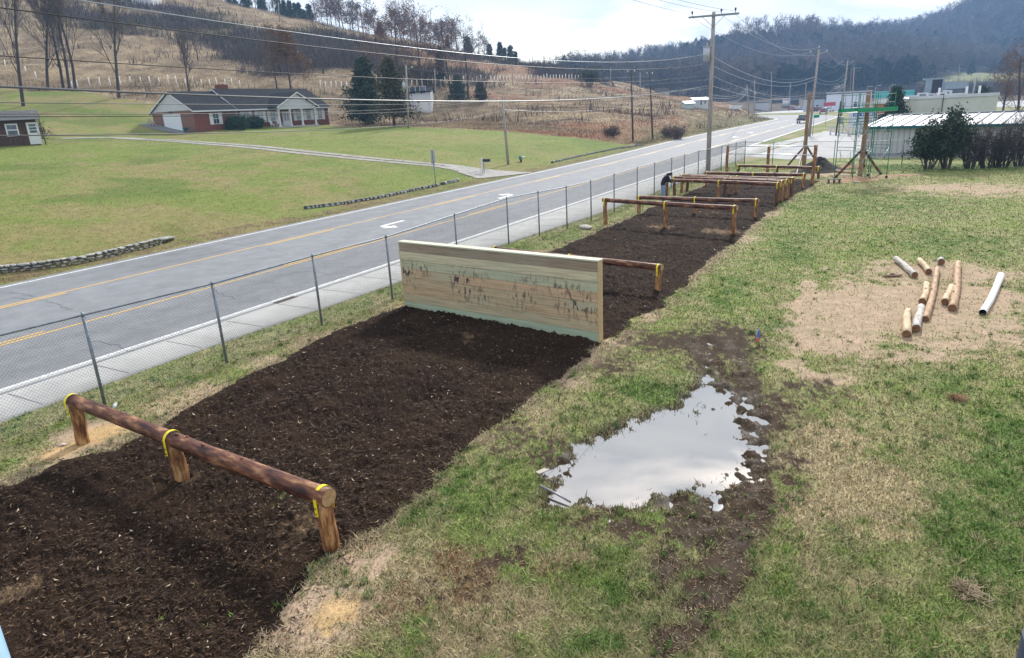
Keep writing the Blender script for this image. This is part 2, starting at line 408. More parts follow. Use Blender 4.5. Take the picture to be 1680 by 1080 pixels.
def albedo(x, y, z):
    x = np.asarray(x, float); y = np.asarray(y, float)
    left = inpoly(x, y, LEFTPOLY); dist = np.hypot(x, y)
    n1 = fbm(x, y, .5, 101); n2 = fbm(x, y, 2.6, 131); n3 = fbm(x, y, .09, 151); n4 = fbm(x, y, 11., 171, 3)
    bare = np.zeros(x.shape)
    # ---- the yard
    t = ss(.36, .66, n2 * .45 + n1 * .35 + n4 * .2)
    c = mixc(np.broadcast_to(cLGN, x.shape + (3,)), cSTR, .08 + t * .60)
    c = mixc(c, cGRN, ss(.5, .75, n4 * .5 + n1 * .5) * .6)
    for arr, col in ((STRAW, cSTR), (GREENS, cGRN), (RUST, cRST), (DIRTS, cDRT), (MUDS, cMUD), (SAND, cSND)):
        near = y < 62
        if not near.any(): break
        xs, ys = x[near], y[near]; w = np.zeros(xs.shape)
        for px, py, rx, ry, s in arr:
            if s <= 0: continue
            w = np.maximum(w, s * blobw(xs, ys, px, py, rx, ry))
        jit = (fbm(xs, ys, 1.7, 201 + len(arr), 4) - .5) * 1.6 + (fbm(xs, ys, 9, 77, 3) - .5) * (2.4 if col is cMUD else 1.3)
        k = ss(.22, .72, w + w * (1.3 - w) * jit * 1.6)
        if col is cDRT: k = k * .92
        if col is cGRN: k = k * .85
        c[near] = mixc(c[near], col, k)
        if col is cDRT or col is cMUD or col is cSND: bare[near] = np.maximum(bare[near], k)
        elif col is cRST: bare[near] = np.maximum(bare[near], k * .45)
        else: bare[near] = bare[near] * (1 - k)
    BAREW[0] = bare
    # soil seam and wet mud along mulch / ruts
    near = (y < 62) & ~left
    if near.any():
        xs, ys = x[near], y[near]
        dm = polydist(xs, ys, MULCH); k = np.exp(-(dm / .42) ** 2) * ss(.3, .6, fbm(xs, ys, 1.4, 301))
        c[near] = mixc(c[near], cDRT * .8, k * .75)
        for rt in (RUTC1, RUTC2):
            dr = polydist(xs, ys, rt, False); k = np.exp(-(dr / .27) ** 4) * ss(.30, .48, fbm(xs, ys, 3.4, 311)); c[near] = c[near] * (1 - .25 * k)[:, None]
            c[near] = mixc(c[near], cMUD, k); BAREW[0][near] = np.maximum(BAREW[0][near], k * .85)
        sp = sdist(xs, ys, PUD); k = ss(-.28, .0, sp + (fbm(xs, ys, 3., 21, 4) - .5) * .5)
        c[near] = mixc(c[near], cMUD * .9, k * .9)
    # ---- lawns left of the road
    inl = inpoly(x, y, LAWN)
    la = mixc(np.broadcast_to(np.array([.170,.210,.050]), x.shape + (3,)), np.array([.26,.21,.10]), ss(.40, .66, n3 * .5 + n1 * .5) * .8)
    la = mixc(la, np.array([.085,.15,.024]), ss(.50, .72, fbm(x, y, .16, 401)) * .6)
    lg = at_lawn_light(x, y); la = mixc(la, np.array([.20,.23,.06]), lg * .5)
    shoulder = left & (polydist(x, y, FAR, False) < 2.2 + 1.6 * (n1 - .5))
    la = np.where(shoulder[..., None], mixc(la, np.array([.17,.12,.075]), ss(.35, .6, n2) * .8), la)
    # ---- rough field and hill
    fi = mixc(np.broadcast_to(np.array([.20,.145,.09]), x.shape + (3,)), np.array([.37,.285,.18]), ss(.35, .7, n1 * .5 + n3 * .5))
    ru = ss(.42, .62, fbm(x * .5, y * 1.4, .06, 431)) * ss(290, 200, y)
    fi = mixc(fi, np.array([.29,.145,.085]), ru * .75 * ss(-45, -10, x))
    br = woodyband(x, y)
    fi = mixc(fi, np.array([.085,.065,.055]), br * .8)
    fi = mixc(fi, np.array([.17,.16,.075]), ss(9, 2, polydist(x, y, FAR, False) + (n1 - .5) * 6) * .85)
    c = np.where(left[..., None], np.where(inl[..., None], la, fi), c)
    # ---- far hills floor, grassy clearing
    far = y > 262
    rightside = far & (x > -.05 * y + 40)
    wd = mixc(np.broadcast_to(np.array([.075,.062,.05]), x.shape + (3,)), np.array([.12,.09,.065]), n3)
    c = np.where(rightside[..., None], wd, c)
    clr = ss(-12, 12, sdist(x, y, CLEAR) + (n1 - .5) * 18)
    c = mixc(c, np.array([.19,.2,.085]), clr)
    # middle distance yard
    mid = (~left) & (y > 62) & (y <= 262)
    mg = mixc(np.broadcast_to(np.array([.15,.20,.05]), x.shape + (3,)), np.array([.3,.25,.15]), ss(.4, .65, n1))
    c = np.where(mid[..., None], mg, c)
    return c
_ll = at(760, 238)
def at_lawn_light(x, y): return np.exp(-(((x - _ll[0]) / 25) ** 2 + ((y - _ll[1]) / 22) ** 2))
CLEAR = [tuple(at(*p)[:2]) for p in [(1500,146),(1560,124),(1620,119),(1700,118),(1760,140),(1690,152),(1560,152)]]
# polar grid: one sheet to the horizon
ang = np.concatenate([np.linspace(-150, -42, 60)[:-1], np.linspace(-42, 42, 860), np.linspace(42, 150, 60)[1:]])
rr = [1.0]
while rr[-1] < 1150:
    r = rr[-1]; rr.append(r * (1.0066 if 5 < r < 330 else 1.03))
rr = np.array(rr)
A_, Rr = np.meshgrid(np.radians(ang), rr)
GX = Rr * np.sin(A_); GY = Rr * np.cos(A_)
GZ = gz(GX, GY)
# lower the sheet a touch under paved strips
nr, na = GX.shape
idx = np.arange(nr * na).reshape(nr, na)
GF = np.stack([idx[:-1, :-1], idx[:-1, 1:], idx[1:, 1:], idx[1:, :-1]], -1).reshape(-1, 4)[:, ::-1]
gcol = albedo(GX.ravel(), GY.ravel(), GZ.ravel())
def groundmat():
    m = mat('soil_and_turf', [(.25, (.42,.42,.42)), (.5, (.95,.95,.95)), (.75, (1.75,1.7,1.6))], 38, rough=.95, bump=.55, bscale=30, detail=9, attr=True, spec=.15, nrough=.75)
    t = m.node_tree; n = t.nodes; l = t.links; b = n['Principled BSDF']; src = b.inputs['Base Color'].links[0].from_socket
    no = n.new('ShaderNodeTexNoise'); no.inputs['Scale'].default_value = 2.6; no.inputs['Detail'].default_value = 10; no.inputs['Roughness'].default_value = .8
    tcn = n.new('ShaderNodeTexCoord'); l.new(tcn.outputs['Object'], no.inputs[0]); r = n.new('ShaderNodeValToRGB'); e = r.color_ramp.elements
    e[0].position = .32; e[0].color = (.62, .66, .6, 1); e[1].position = .68; e[1].color = (1.3, 1.26, 1.3, 1); l.new(no.outputs[0], r.inputs[0])
    x = n.new('ShaderNodeMix'); x.data_type = 'RGBA'; x.blend_type = 'MULTIPLY'; x.inputs[0].default_value = 1; l.new(src, x.inputs[6]); l.new(r.outputs[0], x.inputs[7]); l.new(x.outputs[2], b.inputs['Base Color'])
    vc = [q for q in n if q.type == 'VERTEX_COLOR'][0]; mr = n.new('ShaderNodeMapRange'); mr.inputs['To Min'].default_value = .68; mr.inputs['To Max'].default_value = .95
    l.new(vc.outputs['Alpha'], mr.inputs['Value']); l.new(mr.outputs[0], b.inputs['Roughness']); m2 = n.new('ShaderNodeMapRange'); m2.inputs['To Min'].default_value = .3; m2.inputs['To Max'].default_value = .12; l.new(vc.outputs['Alpha'], m2.inputs['Value']); l.new(m2.outputs[0], b.inputs['Specular IOR Level'])
    return m
gw = np.zeros(GX.size); q = ((GY < 24) & (GX > -3) & (GX < 11)).ravel(); xs, ys = GX.ravel()[q], GY.ravel()[q]
wt = np.exp(-(np.maximum(-sdist(xs, ys, PUD), 0) / .3) ** 2)
for rt in (RUTC1, RUTC2): wt = np.maximum(wt, np.exp(-(polydist(xs, ys, rt, False) / .2) ** 2) * .5)
gw[q] = wt * ss(.3, .6, fbm(xs, ys, 4, 333, 3)); gcol = np.column_stack([gcol, 1 - gw])
g = npmesh('ground', np.stack([GX, GY, GZ], -1), GF, groundmat(), cols=gcol, smooth=True)
tag(g, kind='structure')
# puddle
pv = [(p[0], p[1]) for p in PUD]; cx = sum(p[0] for p in pv) / len(pv); cy = sum(p[1] for p in pv) / len(pv)
wm = bpy.data.materials.new('puddle_water'); wm.use_nodes = True
b = wm.node_tree.nodes['Principled BSDF']; b.inputs['Base Color'].default_value = (.10,.085,.065,1); b.inputs['Roughness'].default_value = .03
b.inputs['IOR'].default_value = 1.45; b.inputs['Specular IOR Level'].default_value = .9; b.inputs['Coat Weight'].default_value = 1.; b.inputs['Coat Roughness'].default_value = .02; b.inputs['Coat IOR'].default_value = 3.6
_n = wm.node_tree.nodes.new('ShaderNodeTexNoise'); _n.inputs['Scale'].default_value = 2.2; _b = wm.node_tree.nodes.new('ShaderNodeBump'); _b.inputs['Strength'].default_value = .03; _b.inputs['Distance'].default_value = .01
wm.node_tree.links.new(_n.outputs[0], _b.inputs['Height']); wm.node_tree.links.new(_b.outputs[0], b.inputs['Normal'])
WZ = -.045
o = npmesh('puddle_water', [(cx - 3.2, cy - 4.2, WZ), (cx + 3.6, cy - 4.2, WZ), (cx + 3.6, cy + 6, WZ), (cx - 3.2, cy + 6, WZ)], [(0, 1, 2, 3)], wm)
tag(o, kind='structure'); o.name = 'water'
# ================================================================ MULCH BED
x0, x1, y0, y1 = -13.5, 24, 3.0, 58
def mulch_z(x, y):
    s = sdist(x, y, MULCH) + (fbm(x, y, 1.1, 501) - .5) * .5 + (fbm(x, y, 5, 511, 2) - .5) * .22
    lump = (fbm(x, y, 1.2, 521, 3) - .5) * .10 + (fbm(x, y, 5., 531, 3) - .45) * .085 + (fbm(x, y, 9.5, 545, 2) - .5) * .05 + (fbm(x, y, 19., 541, 2) - .5) * .075
    base = np.clip(s * .22, -.2, .08)
    return gz(x, y, False) + base + lump * 1.15 * np.clip(s * 2, 0, 1), s
mk = (sdist(GX, GY, MULCH) > -.8)
MZ = np.full(GX.shape, -1.); MS = np.full(GX.shape, -9.)
MZ[mk], MS[mk] = mulch_z(GX[mk], GY[mk])
fk = (mk[:-1, :-1] & mk[:-1, 1:] & mk[1:, 1:] & mk[1:, :-1]) & (MS[:-1, :-1] > -.5)
mf = np.stack([idx[:-1, :-1], idx[:-1, 1:], idx[1:, 1:], idx[1:, :-1]], -1)[fk][:, ::-1]
used, inv = np.unique(mf, return_inverse=True)
mv = np.stack([GX.ravel()[used], GY.ravel()[used], MZ.ravel()[used]], -1)
# pale worn patches inside the bed
mc = np.zeros((len(used), 3)) + np.array([.031,.0195,.0135])
ux, uy = mv[:, 0], mv[:, 1]
mc = mc * (.6 + .85 * fbm(mv[:, 0], mv[:, 1], .7, 655, 3))[:, None]
mc = mixc(mc, np.array([.045,.028,.018]), ss(.45, .75, fbm(ux, uy, 1.6, 601)))
for px, py, rx, ry, s in [(25,985,34,16,1.),(320,795,30,12,.5),(520,830,50,40,.4),(500,870,60,40,.5),(1080,375,40,6,.6),(1180,382,40,5,.8),(770,560,35,25,.4),(1150,352,60,5,.4),(1040,470,40,14,.3)]:
    w = s * blobw(ux, uy, px, py, rx, ry); k = ss(.3, .7, w + w * (fbm(ux, uy, 7, 611, 3) - .5) * 2.)
    mc = mixc(mc, np.array([.22,.15,.09]), k)
mm = mat('bark_mulch', [(.3, (.35,.35,.35)), (.55, (1,1,1)), (.72, (2.6,2.3,2.0))], 34, rough=.9, bump=.8, bscale=45, detail=8, attr=True, spec=.04, nrough=.75, bdist=.05)
o = npmesh('mulch_bed', mv, inv.reshape(-1, 4), mm, cols=mc, smooth=True); tag(o, kind='structure')
# shredded bark lying on the bed
def scatter_r(n, rmin, rmax, amax=40, pw=1.):
    r = rmin * (rmax / rmin) ** RNG.random(n); a = np.radians(RNG.uniform(-amax, amax, n))
    return r * np.sin(a), r * np.cos(a), r
sx, sy, sr = scatter_r(340000, 5, 48, 47)
k = sdist(sx, sy, MULCH) > -.35; sx, sy, sr = sx[k], sy[k], sr[k]
sz, s_ = mulch_z(sx, sy); sz = np.maximum(sz, gz(sx, sy)); k = (s_ > .0) | (RNG.random(len(sx)) < .25); k &= RNG.random(len(sx)) < .45 + 1.5 * np.clip(fbm(sx, sy, .9, 657, 3) - .25, 0, 1); sx, sy, sr, sz = sx[k], sy[k], sr[k], sz[k]
n = len(sx); th = RNG.uniform(0, 6.28, n); ln = RNG.uniform(.02, .085, n) * (1 + sr / 40); wdt = RNG.uniform(.004, .011, n) * (1 + sr / 14)
d = np.stack([np.cos(th), np.sin(th), RNG.uniform(-.25, .5, n)], -1); s2 = np.stack([-np.sin(th), np.cos(th), RNG.uniform(-.5, .5, n)], -1)
c0 = np.stack([sx, sy, sz + RNG.uniform(.0, .018, n)], -1)
V = np.stack([c0 - d * ln[:, None] / 2 - s2 * wdt[:, None] / 2, c0 + d * ln[:, None] / 2 - s2 * wdt[:, None] / 4, c0 + s2 * wdt[:, None]], 1)
tint = RNG.random(n)
cc_ = np.array([.034,.0215,.015])[None] * RNG.uniform(.5, 2.2, (n, 1))
cc_ = np.where((tint > .86)[:, None], np.array([.13,.085,.05])[None] * RNG.uniform(.6, 1.5, (n, 1)), cc_)
cc_ = np.where((tint > .990)[:, None], np.array([.45,.36,.26])[None], cc_)
am = mat('shredded_bark', [(.3, (.9,.9,.9)), (.7, (1.1,1.1,1.1))], 3, rough=.85, attr=True, spec=.12)
o = npmesh('mulch_chips', V.reshape(-1, 3), np.arange(3 * n).reshape(-1, 3), am, cols=np.repeat(cc_, 3, 0)); tag(o, 'loose dark shredded bark strands over the mulch bed', 'mulch', kind='stuff')
# ================================================================ GRASS of the yard and verge
def grass(name, n, rmin, rmax, cond, label, hmul=1., amax=58):
    x, y, r = scatter_r(n, rmin, rmax, amax); z = gz(x, y)
    c = albedo(x, y, z)
    gr = c[:, 1] / (c[:, 0] + 1e-6)                       # green or straw-like soil grows grass
    lum = c.sum(1)
    dens = (1 - .985 * BAREW[0]) * np.clip(lum / .2, 0.05, 1)
    k = (RNG.random(n) < dens) & cond(x, y, z)
    x, y, r, z, c, gr = x[k], y[k], r[k], z[k], c[k], gr[k]; n = len(x)
    th = RNG.uniform(0, 6.28, n); h = RNG.uniform(.018, .055, n) * hmul * (.85 + r / 120) * (1 + 1.2 * (RNG.random(n) > .93)); w = RNG.uniform(.004, .008, n) * (1 + r / 20)
    lean = RNG.uniform(.3, 1.5, n)
    p = np.stack([x, y, z - .004], -1); t = np.stack([np.cos(th) * h * lean, np.sin(th) * h * lean, h], -1)
    a2 = th + RNG.uniform(.8, 2.2, n); s2 = np.stack([np.cos(a2), np.sin(a2), 0 * th], -1) * w[:, None]
    V = np.stack([p - s2, p + s2, p + t], 1)
    v = (1 + (RNG.uniform(.7, 1.6, n) - 1) * np.clip(1.25 - r / 45, .25, 1))[:, None] * (.72 + .6 * fbm(x, y, 3.5, 951, 3))[:, None]; cc = c * v
    dry = RNG.random(n) < np.clip(1.25 - gr, .08, .6); cc = np.where(dry[:, None], np.array([.40,.33,.19])[None] * RNG.uniform(.5, 1.25, (n, 1)), cc)
    fr = RNG.random(n) < .12; cc = np.where((fr & (gr > 1.15))[:, None], np.array([.12,.24,.035])[None] * v, cc)
    o = npmesh(name, V.reshape(-1, 3), np.arange(3 * n).reshape(-1, 3), am2, cols=np.repeat(cc, 3, 0)); tag(o, label, 'grass', kind='stuff')
am2 = mat('grass_blade', [(.3, (.92,.92,.92)), (.7, (1.08,1.08,1.08))], 3, rough=.75, attr=True, spec=.2)
def mulch_under(x, y, z):
    r = np.ones(len(x), bool); q = sdist(x, y, MULCH) > -.8; r[q] = mulch_z(x[q], y[q])[0] < z[q] + .012; return r
def cond_yard(x, y, z):
    return (~inpoly(x, y, LEFTPOLY)) & mulch_under(x, y, z) & ((z > WZ + .004) | ((z > WZ - .03) & (RNG.random(len(x)) < .22))) & ((x - RD0[0]) * RDN[0] + (y - RD0[1]) * RDN[1] < -(1.97 + .35 * ss(2., 12., (x - RD0[0]) * RDD[0] + (y - RD0[1]) * RDD[1]) + .8 * ss(14., 30., (x - RD0[0]) * RDD[0] + (y - RD0[1]) * RDD[1])))
grass('grass', 1350000, 4.2, 62, cond_yard, 'short patchy green and straw grass of the yard')
x, y, r = scatter_r(5200, 4.6, 34, 56); z = gz(x, y); k = cond_yard(x, y, z) & (fbm(x, y, .8, 971, 3) > .44); albedo(x, y, z); k &= RNG.random(len(x)) > BAREW[0] * .9; x, y, z = x[k], y[k], z[k]; n = len(x); P_ = 26
b0 = np.repeat(np.stack([x, y, z - .004], -1), P_, 0); N_ = n * P_; sz_ = np.repeat(RNG.uniform(.5, 1.3, n), P_); th = RNG.uniform(0, 6.28, N_); q_ = np.abs(RNG.normal(0, .035, N_)) * sz_
b0 += np.stack([np.cos(th) * q_, np.sin(th) * q_, 0 * q_], -1); h = RNG.uniform(.03, .10, N_) * sz_; ln = h * RNG.uniform(.3, 1.2, N_); s_ = np.stack([-np.sin(th), np.cos(th), 0 * th], -1) * (RNG.uniform(.003, .006, N_) * (1 + np.hypot(b0[:, 0], b0[:, 1]) / 30))[:, None]
V = np.stack([b0 - s_, b0 + s_, b0 + np.stack([np.cos(th) * ln, np.sin(th) * ln, h], -1)], 1); tn = np.repeat(RNG.random(n), P_)[:, None]
cl = np.where(tn < .55, np.array([.075,.15,.028])[None], np.where(tn < .8, np.array([.16,.21,.07])[None], np.array([.36,.30,.17])[None])) * RNG.uniform(.6, 1.5, (N_, 1))
o = npmesh('weed_tufts', V.reshape(-1, 3), np.arange(3 * N_).reshape(-1, 3), am2, cols=np.repeat(cl, 3, 0)); tag(o, 'taller green and straw weed tufts dotted over the yard grass', 'grass', kind='stuff')
# fallen leaves and dead straw lying flat on the yard
x, y, r = scatter_r(170000, 4.2, 40, 56); z = gz(x, y); c = albedo(x, y, z); bw = BAREW[0]; k = cond_yard(x, y, z) & (RNG.random(len(x)) < .08 + .22 * bw); x, y, z, r = x[k], y[k], z[k], r[k]; n = len(x)
th = RNG.uniform(0, 6.28, n); leaf = RNG.random(n) < .16; ln = np.where(leaf, RNG.uniform(.02, .045, n), RNG.uniform(.03, .10, n)); wd = np.where(leaf, ln * .6, RNG.uniform(.002, .005, n) * (1 + r / 16))
d = np.stack([np.cos(th), np.sin(th), RNG.uniform(-.1, .25, n)], -1); s2 = np.stack([-np.sin(th), np.cos(th), RNG.uniform(-.3, .3, n)], -1); c0 = np.stack([x, y, z + RNG.uniform(.006, .022, n)], -1)
V = np.stack([c0 - d * ln[:, None] / 2 - s2 * wd[:, None] / 2, c0 + d * ln[:, None] / 2 - s2 * wd[:, None] / 3, c0 + s2 * wd[:, None] / 1.5], 1)
cl = np.where(leaf[:, None], np.array([.20,.095,.045])[None], np.array([.40,.31,.19])[None]) * RNG.uniform(.35, 1.2, (n, 1))
o = npmesh('leaf_litter', V.reshape(-1, 3), np.arange(3 * n).reshape(-1, 3), am2, cols=np.repeat(cl, 3, 0)); tag(o, 'fallen brown leaves and dead straw scattered on the yard', 'leaf litter', kind='stuff')
# ================================================================ ROAD
def strip(name, o0, o1, s0, s1, z, m, step=1.5, fr=False):
    V = []; s = s0; k = 0
    while s <= s1 + 1e-6:
        p, n_, w = sta(s); a, b = (o0(s, w), o1(s, w)) if callable(o0) else (o0, o1)
        V += [(*(p + n_ * a), z), (*(p + n_ * b), z)]; s += step; k += 1
    Fc = [(2*i, 2*i+2, 2*i+3, 2*i+1) for i in range(k - 1)]
    return V, Fc
asph = mat('asphalt', [(.28, (.155,.162,.175)), (.5, (.20,.208,.222)), (.72, (.25,.256,.268))], 1.1, stretch=(1,1,1), rough=.82, bump=.3, bscale=60, detail=12, nrough=.72, spec=.35, attr=True)
V, Fc = strip('road', -.32, 0, -44, 340, .012, asph); V2 = []
V = []; RT = []; k = 0; s = -44.
while s < 340:
    p, n_, w = sta(s)
    for t in np.linspace(-.32, w + .4, 49): V.append((*(p + n_ * t), .012)); RT.append((s, t, w))
    s += 1.5; k += 1
Fc = [(49*i+j, 49*i+49+j, 49*i+50+j, 49*i+1+j) for i in range(k - 1) for j in range(48)]
RT = np.array(RT); rc = np.ones(len(RT)) * 1.02; u_ = RT[:, 1] / RT[:, 2]
for q in (.075, .215, .80, .93): rc -= .13 * np.exp(-((u_ - q) / .028) ** 2)
for q in (.145, .865): rc -= .07 * np.exp(-((u_ - q) / .02) ** 2)      # wheel tracks and oil lines of the two lanes
rc *= .93 + .14 * fbm(RT[:, 0] * .25, RT[:, 1], .5, 990, 4); rc = rc * np.where((RT[:, 0] > 9) & (RT[:, 0] < 13.5) & (u_ > .72), .86, 1)
o = npmesh('road', V, [f[::-1] for f in Fc], asph, cols=np.stack([rc, rc, rc], -1)); tag(o, kind='structure')
white = mat('white_paint', [(.38, (.42,.42,.43)), (.5, (.66,.66,.66)), (.62, (.80,.80,.79))], 9, rough=.6, detail=8)
yell = mat('yellow_paint', [(.3, (.55,.33,.08)), (.6, (.72,.45,.12))], 9, rough=.6, detail=8)
def mark(name, segs, z, m):
    V = []; Fc = []
    for a, b, s0, s1 in segs:
        v, f = strip(name, (lambda s, w, a=a: a(w)), (lambda s, w, b=b: b(w)), s0, s1, z, m)
        Fc += [tuple(i + len(V) for i in q)[::-1] for q in f]; V += v
    o = npmesh(name, V, Fc, m); tag(o, kind='structure'); return o
mark('road_edge_line', [(lambda w: -.06, lambda w: .09, -44, 330), (lambda w: w - .12, lambda w: w + .03, -44, 330)], .0165, white)
ys = [(lambda w: w*.31, lambda w: w*.31 + .11, -44, 180), (lambda w: w*.715, lambda w: w*.715 + .11, -44, 180)]
s = -42.
while s < 176:     # broken inner lines of the turning lane
    ys.append((lambda w: w*.31 + .24, lambda w: w*.31 + .35, s, s + 4.5)); ys.append((lambda w: w*.715 - .24, lambda w: w*.715 - .13, s + 3, s + 7.5)); s += 13.5
mark('road_centre_line', ys, .0165, yell)
def arrow(px, py, rev):
    c = G(px, py)[:2]; dr = RDD * (-1 if rev else 1); rt = np.array([dr[1], -dr[0]])
    P = [(0.9,-1.5),(.9,.2),(.75,.75),(.35,1.05),(-.2,1.1),(-.2,1.45),(-1.3,.85),(-.2,.25),(-.2,.6),(.1,.6),(.32,.45),(.42,.15),(.42,-1.5)]
    P = [(a * .62, b * .85) for a, b in P]
    mb = MB(); V = [(*(c + rt * a + dr * b), .0165) for a, b in P]
    mb.add(V, [[0,1,12],[1,11,12],[1,2,11],[2,10,11],[2,3,10],[3,9,10],[3,4,9],[4,8,9],[4,5,8],[5,6,8],[6,7,8]])
    o = mb.build('turn_arrow', white); return o
for px, py, rv in ((648,369,True),(825,322,False),(1208,225,True),(1230,218,False)):
    o = arrow(px, py, rv); tag(o, kind='structure'); o.name = 'road_arrow'
# tar-sealed cracks
ck = mat('crack_tar', [(.4, (.05,.05,.055)), (.6, (.08,.08,.085))], 9, rough=.6)
for pts in ([(20,490),(70,492),(95,500),(120,512)], [(360,398),(400,404),(450,411),(480,420)], [(60,488),(40,484),(10,480)], [(640,338),(660,334)], [(330,470),(352,476),(372,486),(392,492)], [(555,372),(590,378),(612,388)], [(150,560),(190,566),(215,578),(250,584)], [(700,352),(740,360),(770,362)], [(480,448),(520,447),(548,454)]):
    mb = MB(); W3 = []
    for i, p in enumerate(pts[:-1]):
        for t in np.linspace(0, 1, 7)[:-1]:
            q = G(*(np.array(p) * (1 - t) + np.array(pts[i + 1]) * t)); W3.append(q[:2] + RNG.normal(0, .05, 2))
    V = []
    for i, q in enumerate(W3):
        wv = .014 + .008 * RNG.random(); V += [(q[0], q[1] - wv, .0145), (q[0], q[1] + wv, .0145)]
    mb.add(V, [(2*i, 2*i+2, 2*i+3, 2*i+1) for i in range(len(W3) - 1)]); o = mb.build('road_crack', ck); tag(o, kind='structure')
# kerb, gutter and sidewalk
conc = mat('concrete_walk', [(.3, (.34,.335,.32)), (.5, (.43,.425,.41)), (.7, (.49,.485,.465))], .9, rough=.85, bump=.15, bscale=50, detail=12, nrough=.7)
def wwid(s): return 1.95 + .35 * float(ss(2., 12., s)) + .8 * float(ss(14., 30., s))
V = []; k = 0; s = -44.; lim = 84
while s < lim:
    p, n_, w = sta(s); ww = wwid(s)
    for off, z in ((-.06, .014), (-.42, .008), (-.50, .055), (-.56, .062), (-ww, .062), (-ww - .02, -.05)): V.append((*(p + n_ * off), z))
    s += 1.5; k += 1
Fc = [(6*i+j, 6*i+1+j, 6*i+7+j, 6*i+6+j) for i in range(k - 1) for j in range(5)]
o = npmesh('sidewalk', V, Fc, conc); tag(o, kind='structure')
jm = flat('joint_dark', (.16,.155,.15), .9)
V = []; Fc = []; s = -40.
while s < lim:
    p, n_, w = sta(s); ww = wwid(s); b_ = len(V)
    for off, ds in ((-.56, 0), (-ww, 0), (-ww, .028), (-.56, .028)): V.append((*(p + n_ * off + RDD * ds), .0655))
    Fc.append((b_, b_+1, b_+2, b_+3)); s += 1.9
o = npmesh('sidewalk_joint', V, Fc, jm); tag(o, kind='structure')
# drain inlet
p = G(470, 493)
e = empty('storm_drain', (p[0], p[1], .0), math.atan2(RDD[1], RDD[0]), 'dark rusty storm drain grate set in the gutter by the sidewalk', 'drain')
mb = MB(); mb.box(-.42, -.13, .012, .42, .13, .03); mb.build('frame', flat('drain_iron', (.12,.085,.06), .7), e)
mb = MB()
for i in range(9): mb.box(-.36 + i * .08, -.1, .031, -.33 + i * .08, .1, .036)
mb.build('grate', flat('drain_dark', (.03,.028,.025), .7), e)
# ================================================================ PAVED LOTS right of the road
lot = mat('lot_concrete', [(.3, (.27,.27,.275)), (.5, (.33,.33,.335)), (.7, (.39,.39,.395))], .35, rough=.85, bump=.1, detail=12)
def sheet(name, pix, z, m, world=None):
    P = world or [tuple(G(*p)[:2]) for p in pix]
    mb = MB(); mb.add([(a, b, z) for a, b in P], [list(range(len(P)))])
    o = mb.build(name, m); tag(o, kind='structure')
    if o.data.polygons[0].normal.z < 0: o.data.flip_normals()
    return o
sheet('parking_lot', [(1228,257),(1330,228),(1352,215),(1420,221),(1426,250),(1680,252),(1760,240),(1760,258),(1400,259),(1290,262)], .006, lot)
sheet('driveway_apron', [(1182,256),(1228,257),(1280,240),(1345,224),(1365,214),(1330,221),(1260,238)], .009, lot)
sheet('lot_asphalt', None, .0035, lot, [(108, 232), (95, 300), (60, 335), (20, 300), (60, 262), (-20, 330), (40, 420), (190, 400), (260, 240), (120, 200)][2:3] + [(95,205),(62,262),(25,292),(10,330),(60,350),(180,330),(250,230),(150,170)])
# ================================================================ COURSE: LOG HURDLES
logm = mat('stained_log', [(.34, (.018,.006,.005)), (.45, (.085,.026,.015)), (.54, (.17,.062,.030)), (.66, (.38,.20,.10))], 1.9, stretch=(5,5,1.3), rough=.55, bump=.7, bscale=5, detail=9, spec=.4)
postm = mat('stained_post', [(.32, (.035,.012,.007)), (.43, (.16,.06,.022)), (.54, (.32,.15,.055)), (.68, (.52,.31,.14))], 2.6, stretch=(6,6,1.4), rough=.6, bump=.6, bscale=5, detail=9)
postd = mat('dark_post', [(.30, (.025,.012,.008)), (.45, (.09,.036,.018)), (.62, (.19,.085,.04))], 2.6, stretch=(6,6,1.4), rough=.6, bump=.6, bscale=5, detail=9)
endm = mat('cut_wood', [(.35, (.30,.17,.08)), (.6, (.48,.30,.15))], 14, rough=.75, detail=6)
strapm = flat('yellow_strap', (.85,.70,.02), .45, var=.05)
boltm = flat('dull_bolt', (.2,.19,.18), .4, .8)
def logmesh(L_, r, seed, n=18, taper=.94):
    rn = random.Random(seed); mb = MB(); k = max(6, int(L_ / .35)); pts = []; rs = []
    ph = rn.uniform(0, 6)
    for i in range(k + 1):
        t = i / k; pts.append((math.sin(t * 5 + ph) * .02, math.cos(t * 4 + ph) * .014, t * L_))
        rs.append(r * (1 - (1 - taper) * t) * (1 + rn.uniform(-.03, .03)))
    mb.tube([(pts[0][0], pts[0][1], -.006)] + pts + [(pts[-1][0], pts[-1][1], L_ + .006)], [rs[0] * .93] + rs + [rs[-1] * .93], n, 0, True)
    mb.m[-2] = 1; mb.m[-1] = 1
    # knots
    for q in range(int(L_ * 1.2)):
        t = rn.uniform(.05, .95) * L_; a = rn.uniform(0, 6.28)
        mb.blob((math.cos(a) * r * .93, math.sin(a) * r * .93, t), (.03, .03, .035), 0, 1, .1, q)
    return mb
def align(a, b):
    d = Vector(b) - Vector(a); q = d.normalized().to_track_quat('Z', 'Y')
    return Matrix.Translation(Vector(a)) @ q.to_matrix().to_4x4()
def put(o, M, parent=None):
    if parent: o.parent = parent; o.matrix_parent_inverse = Matrix.Identity(4)
    o.matrix_basis = M; return o
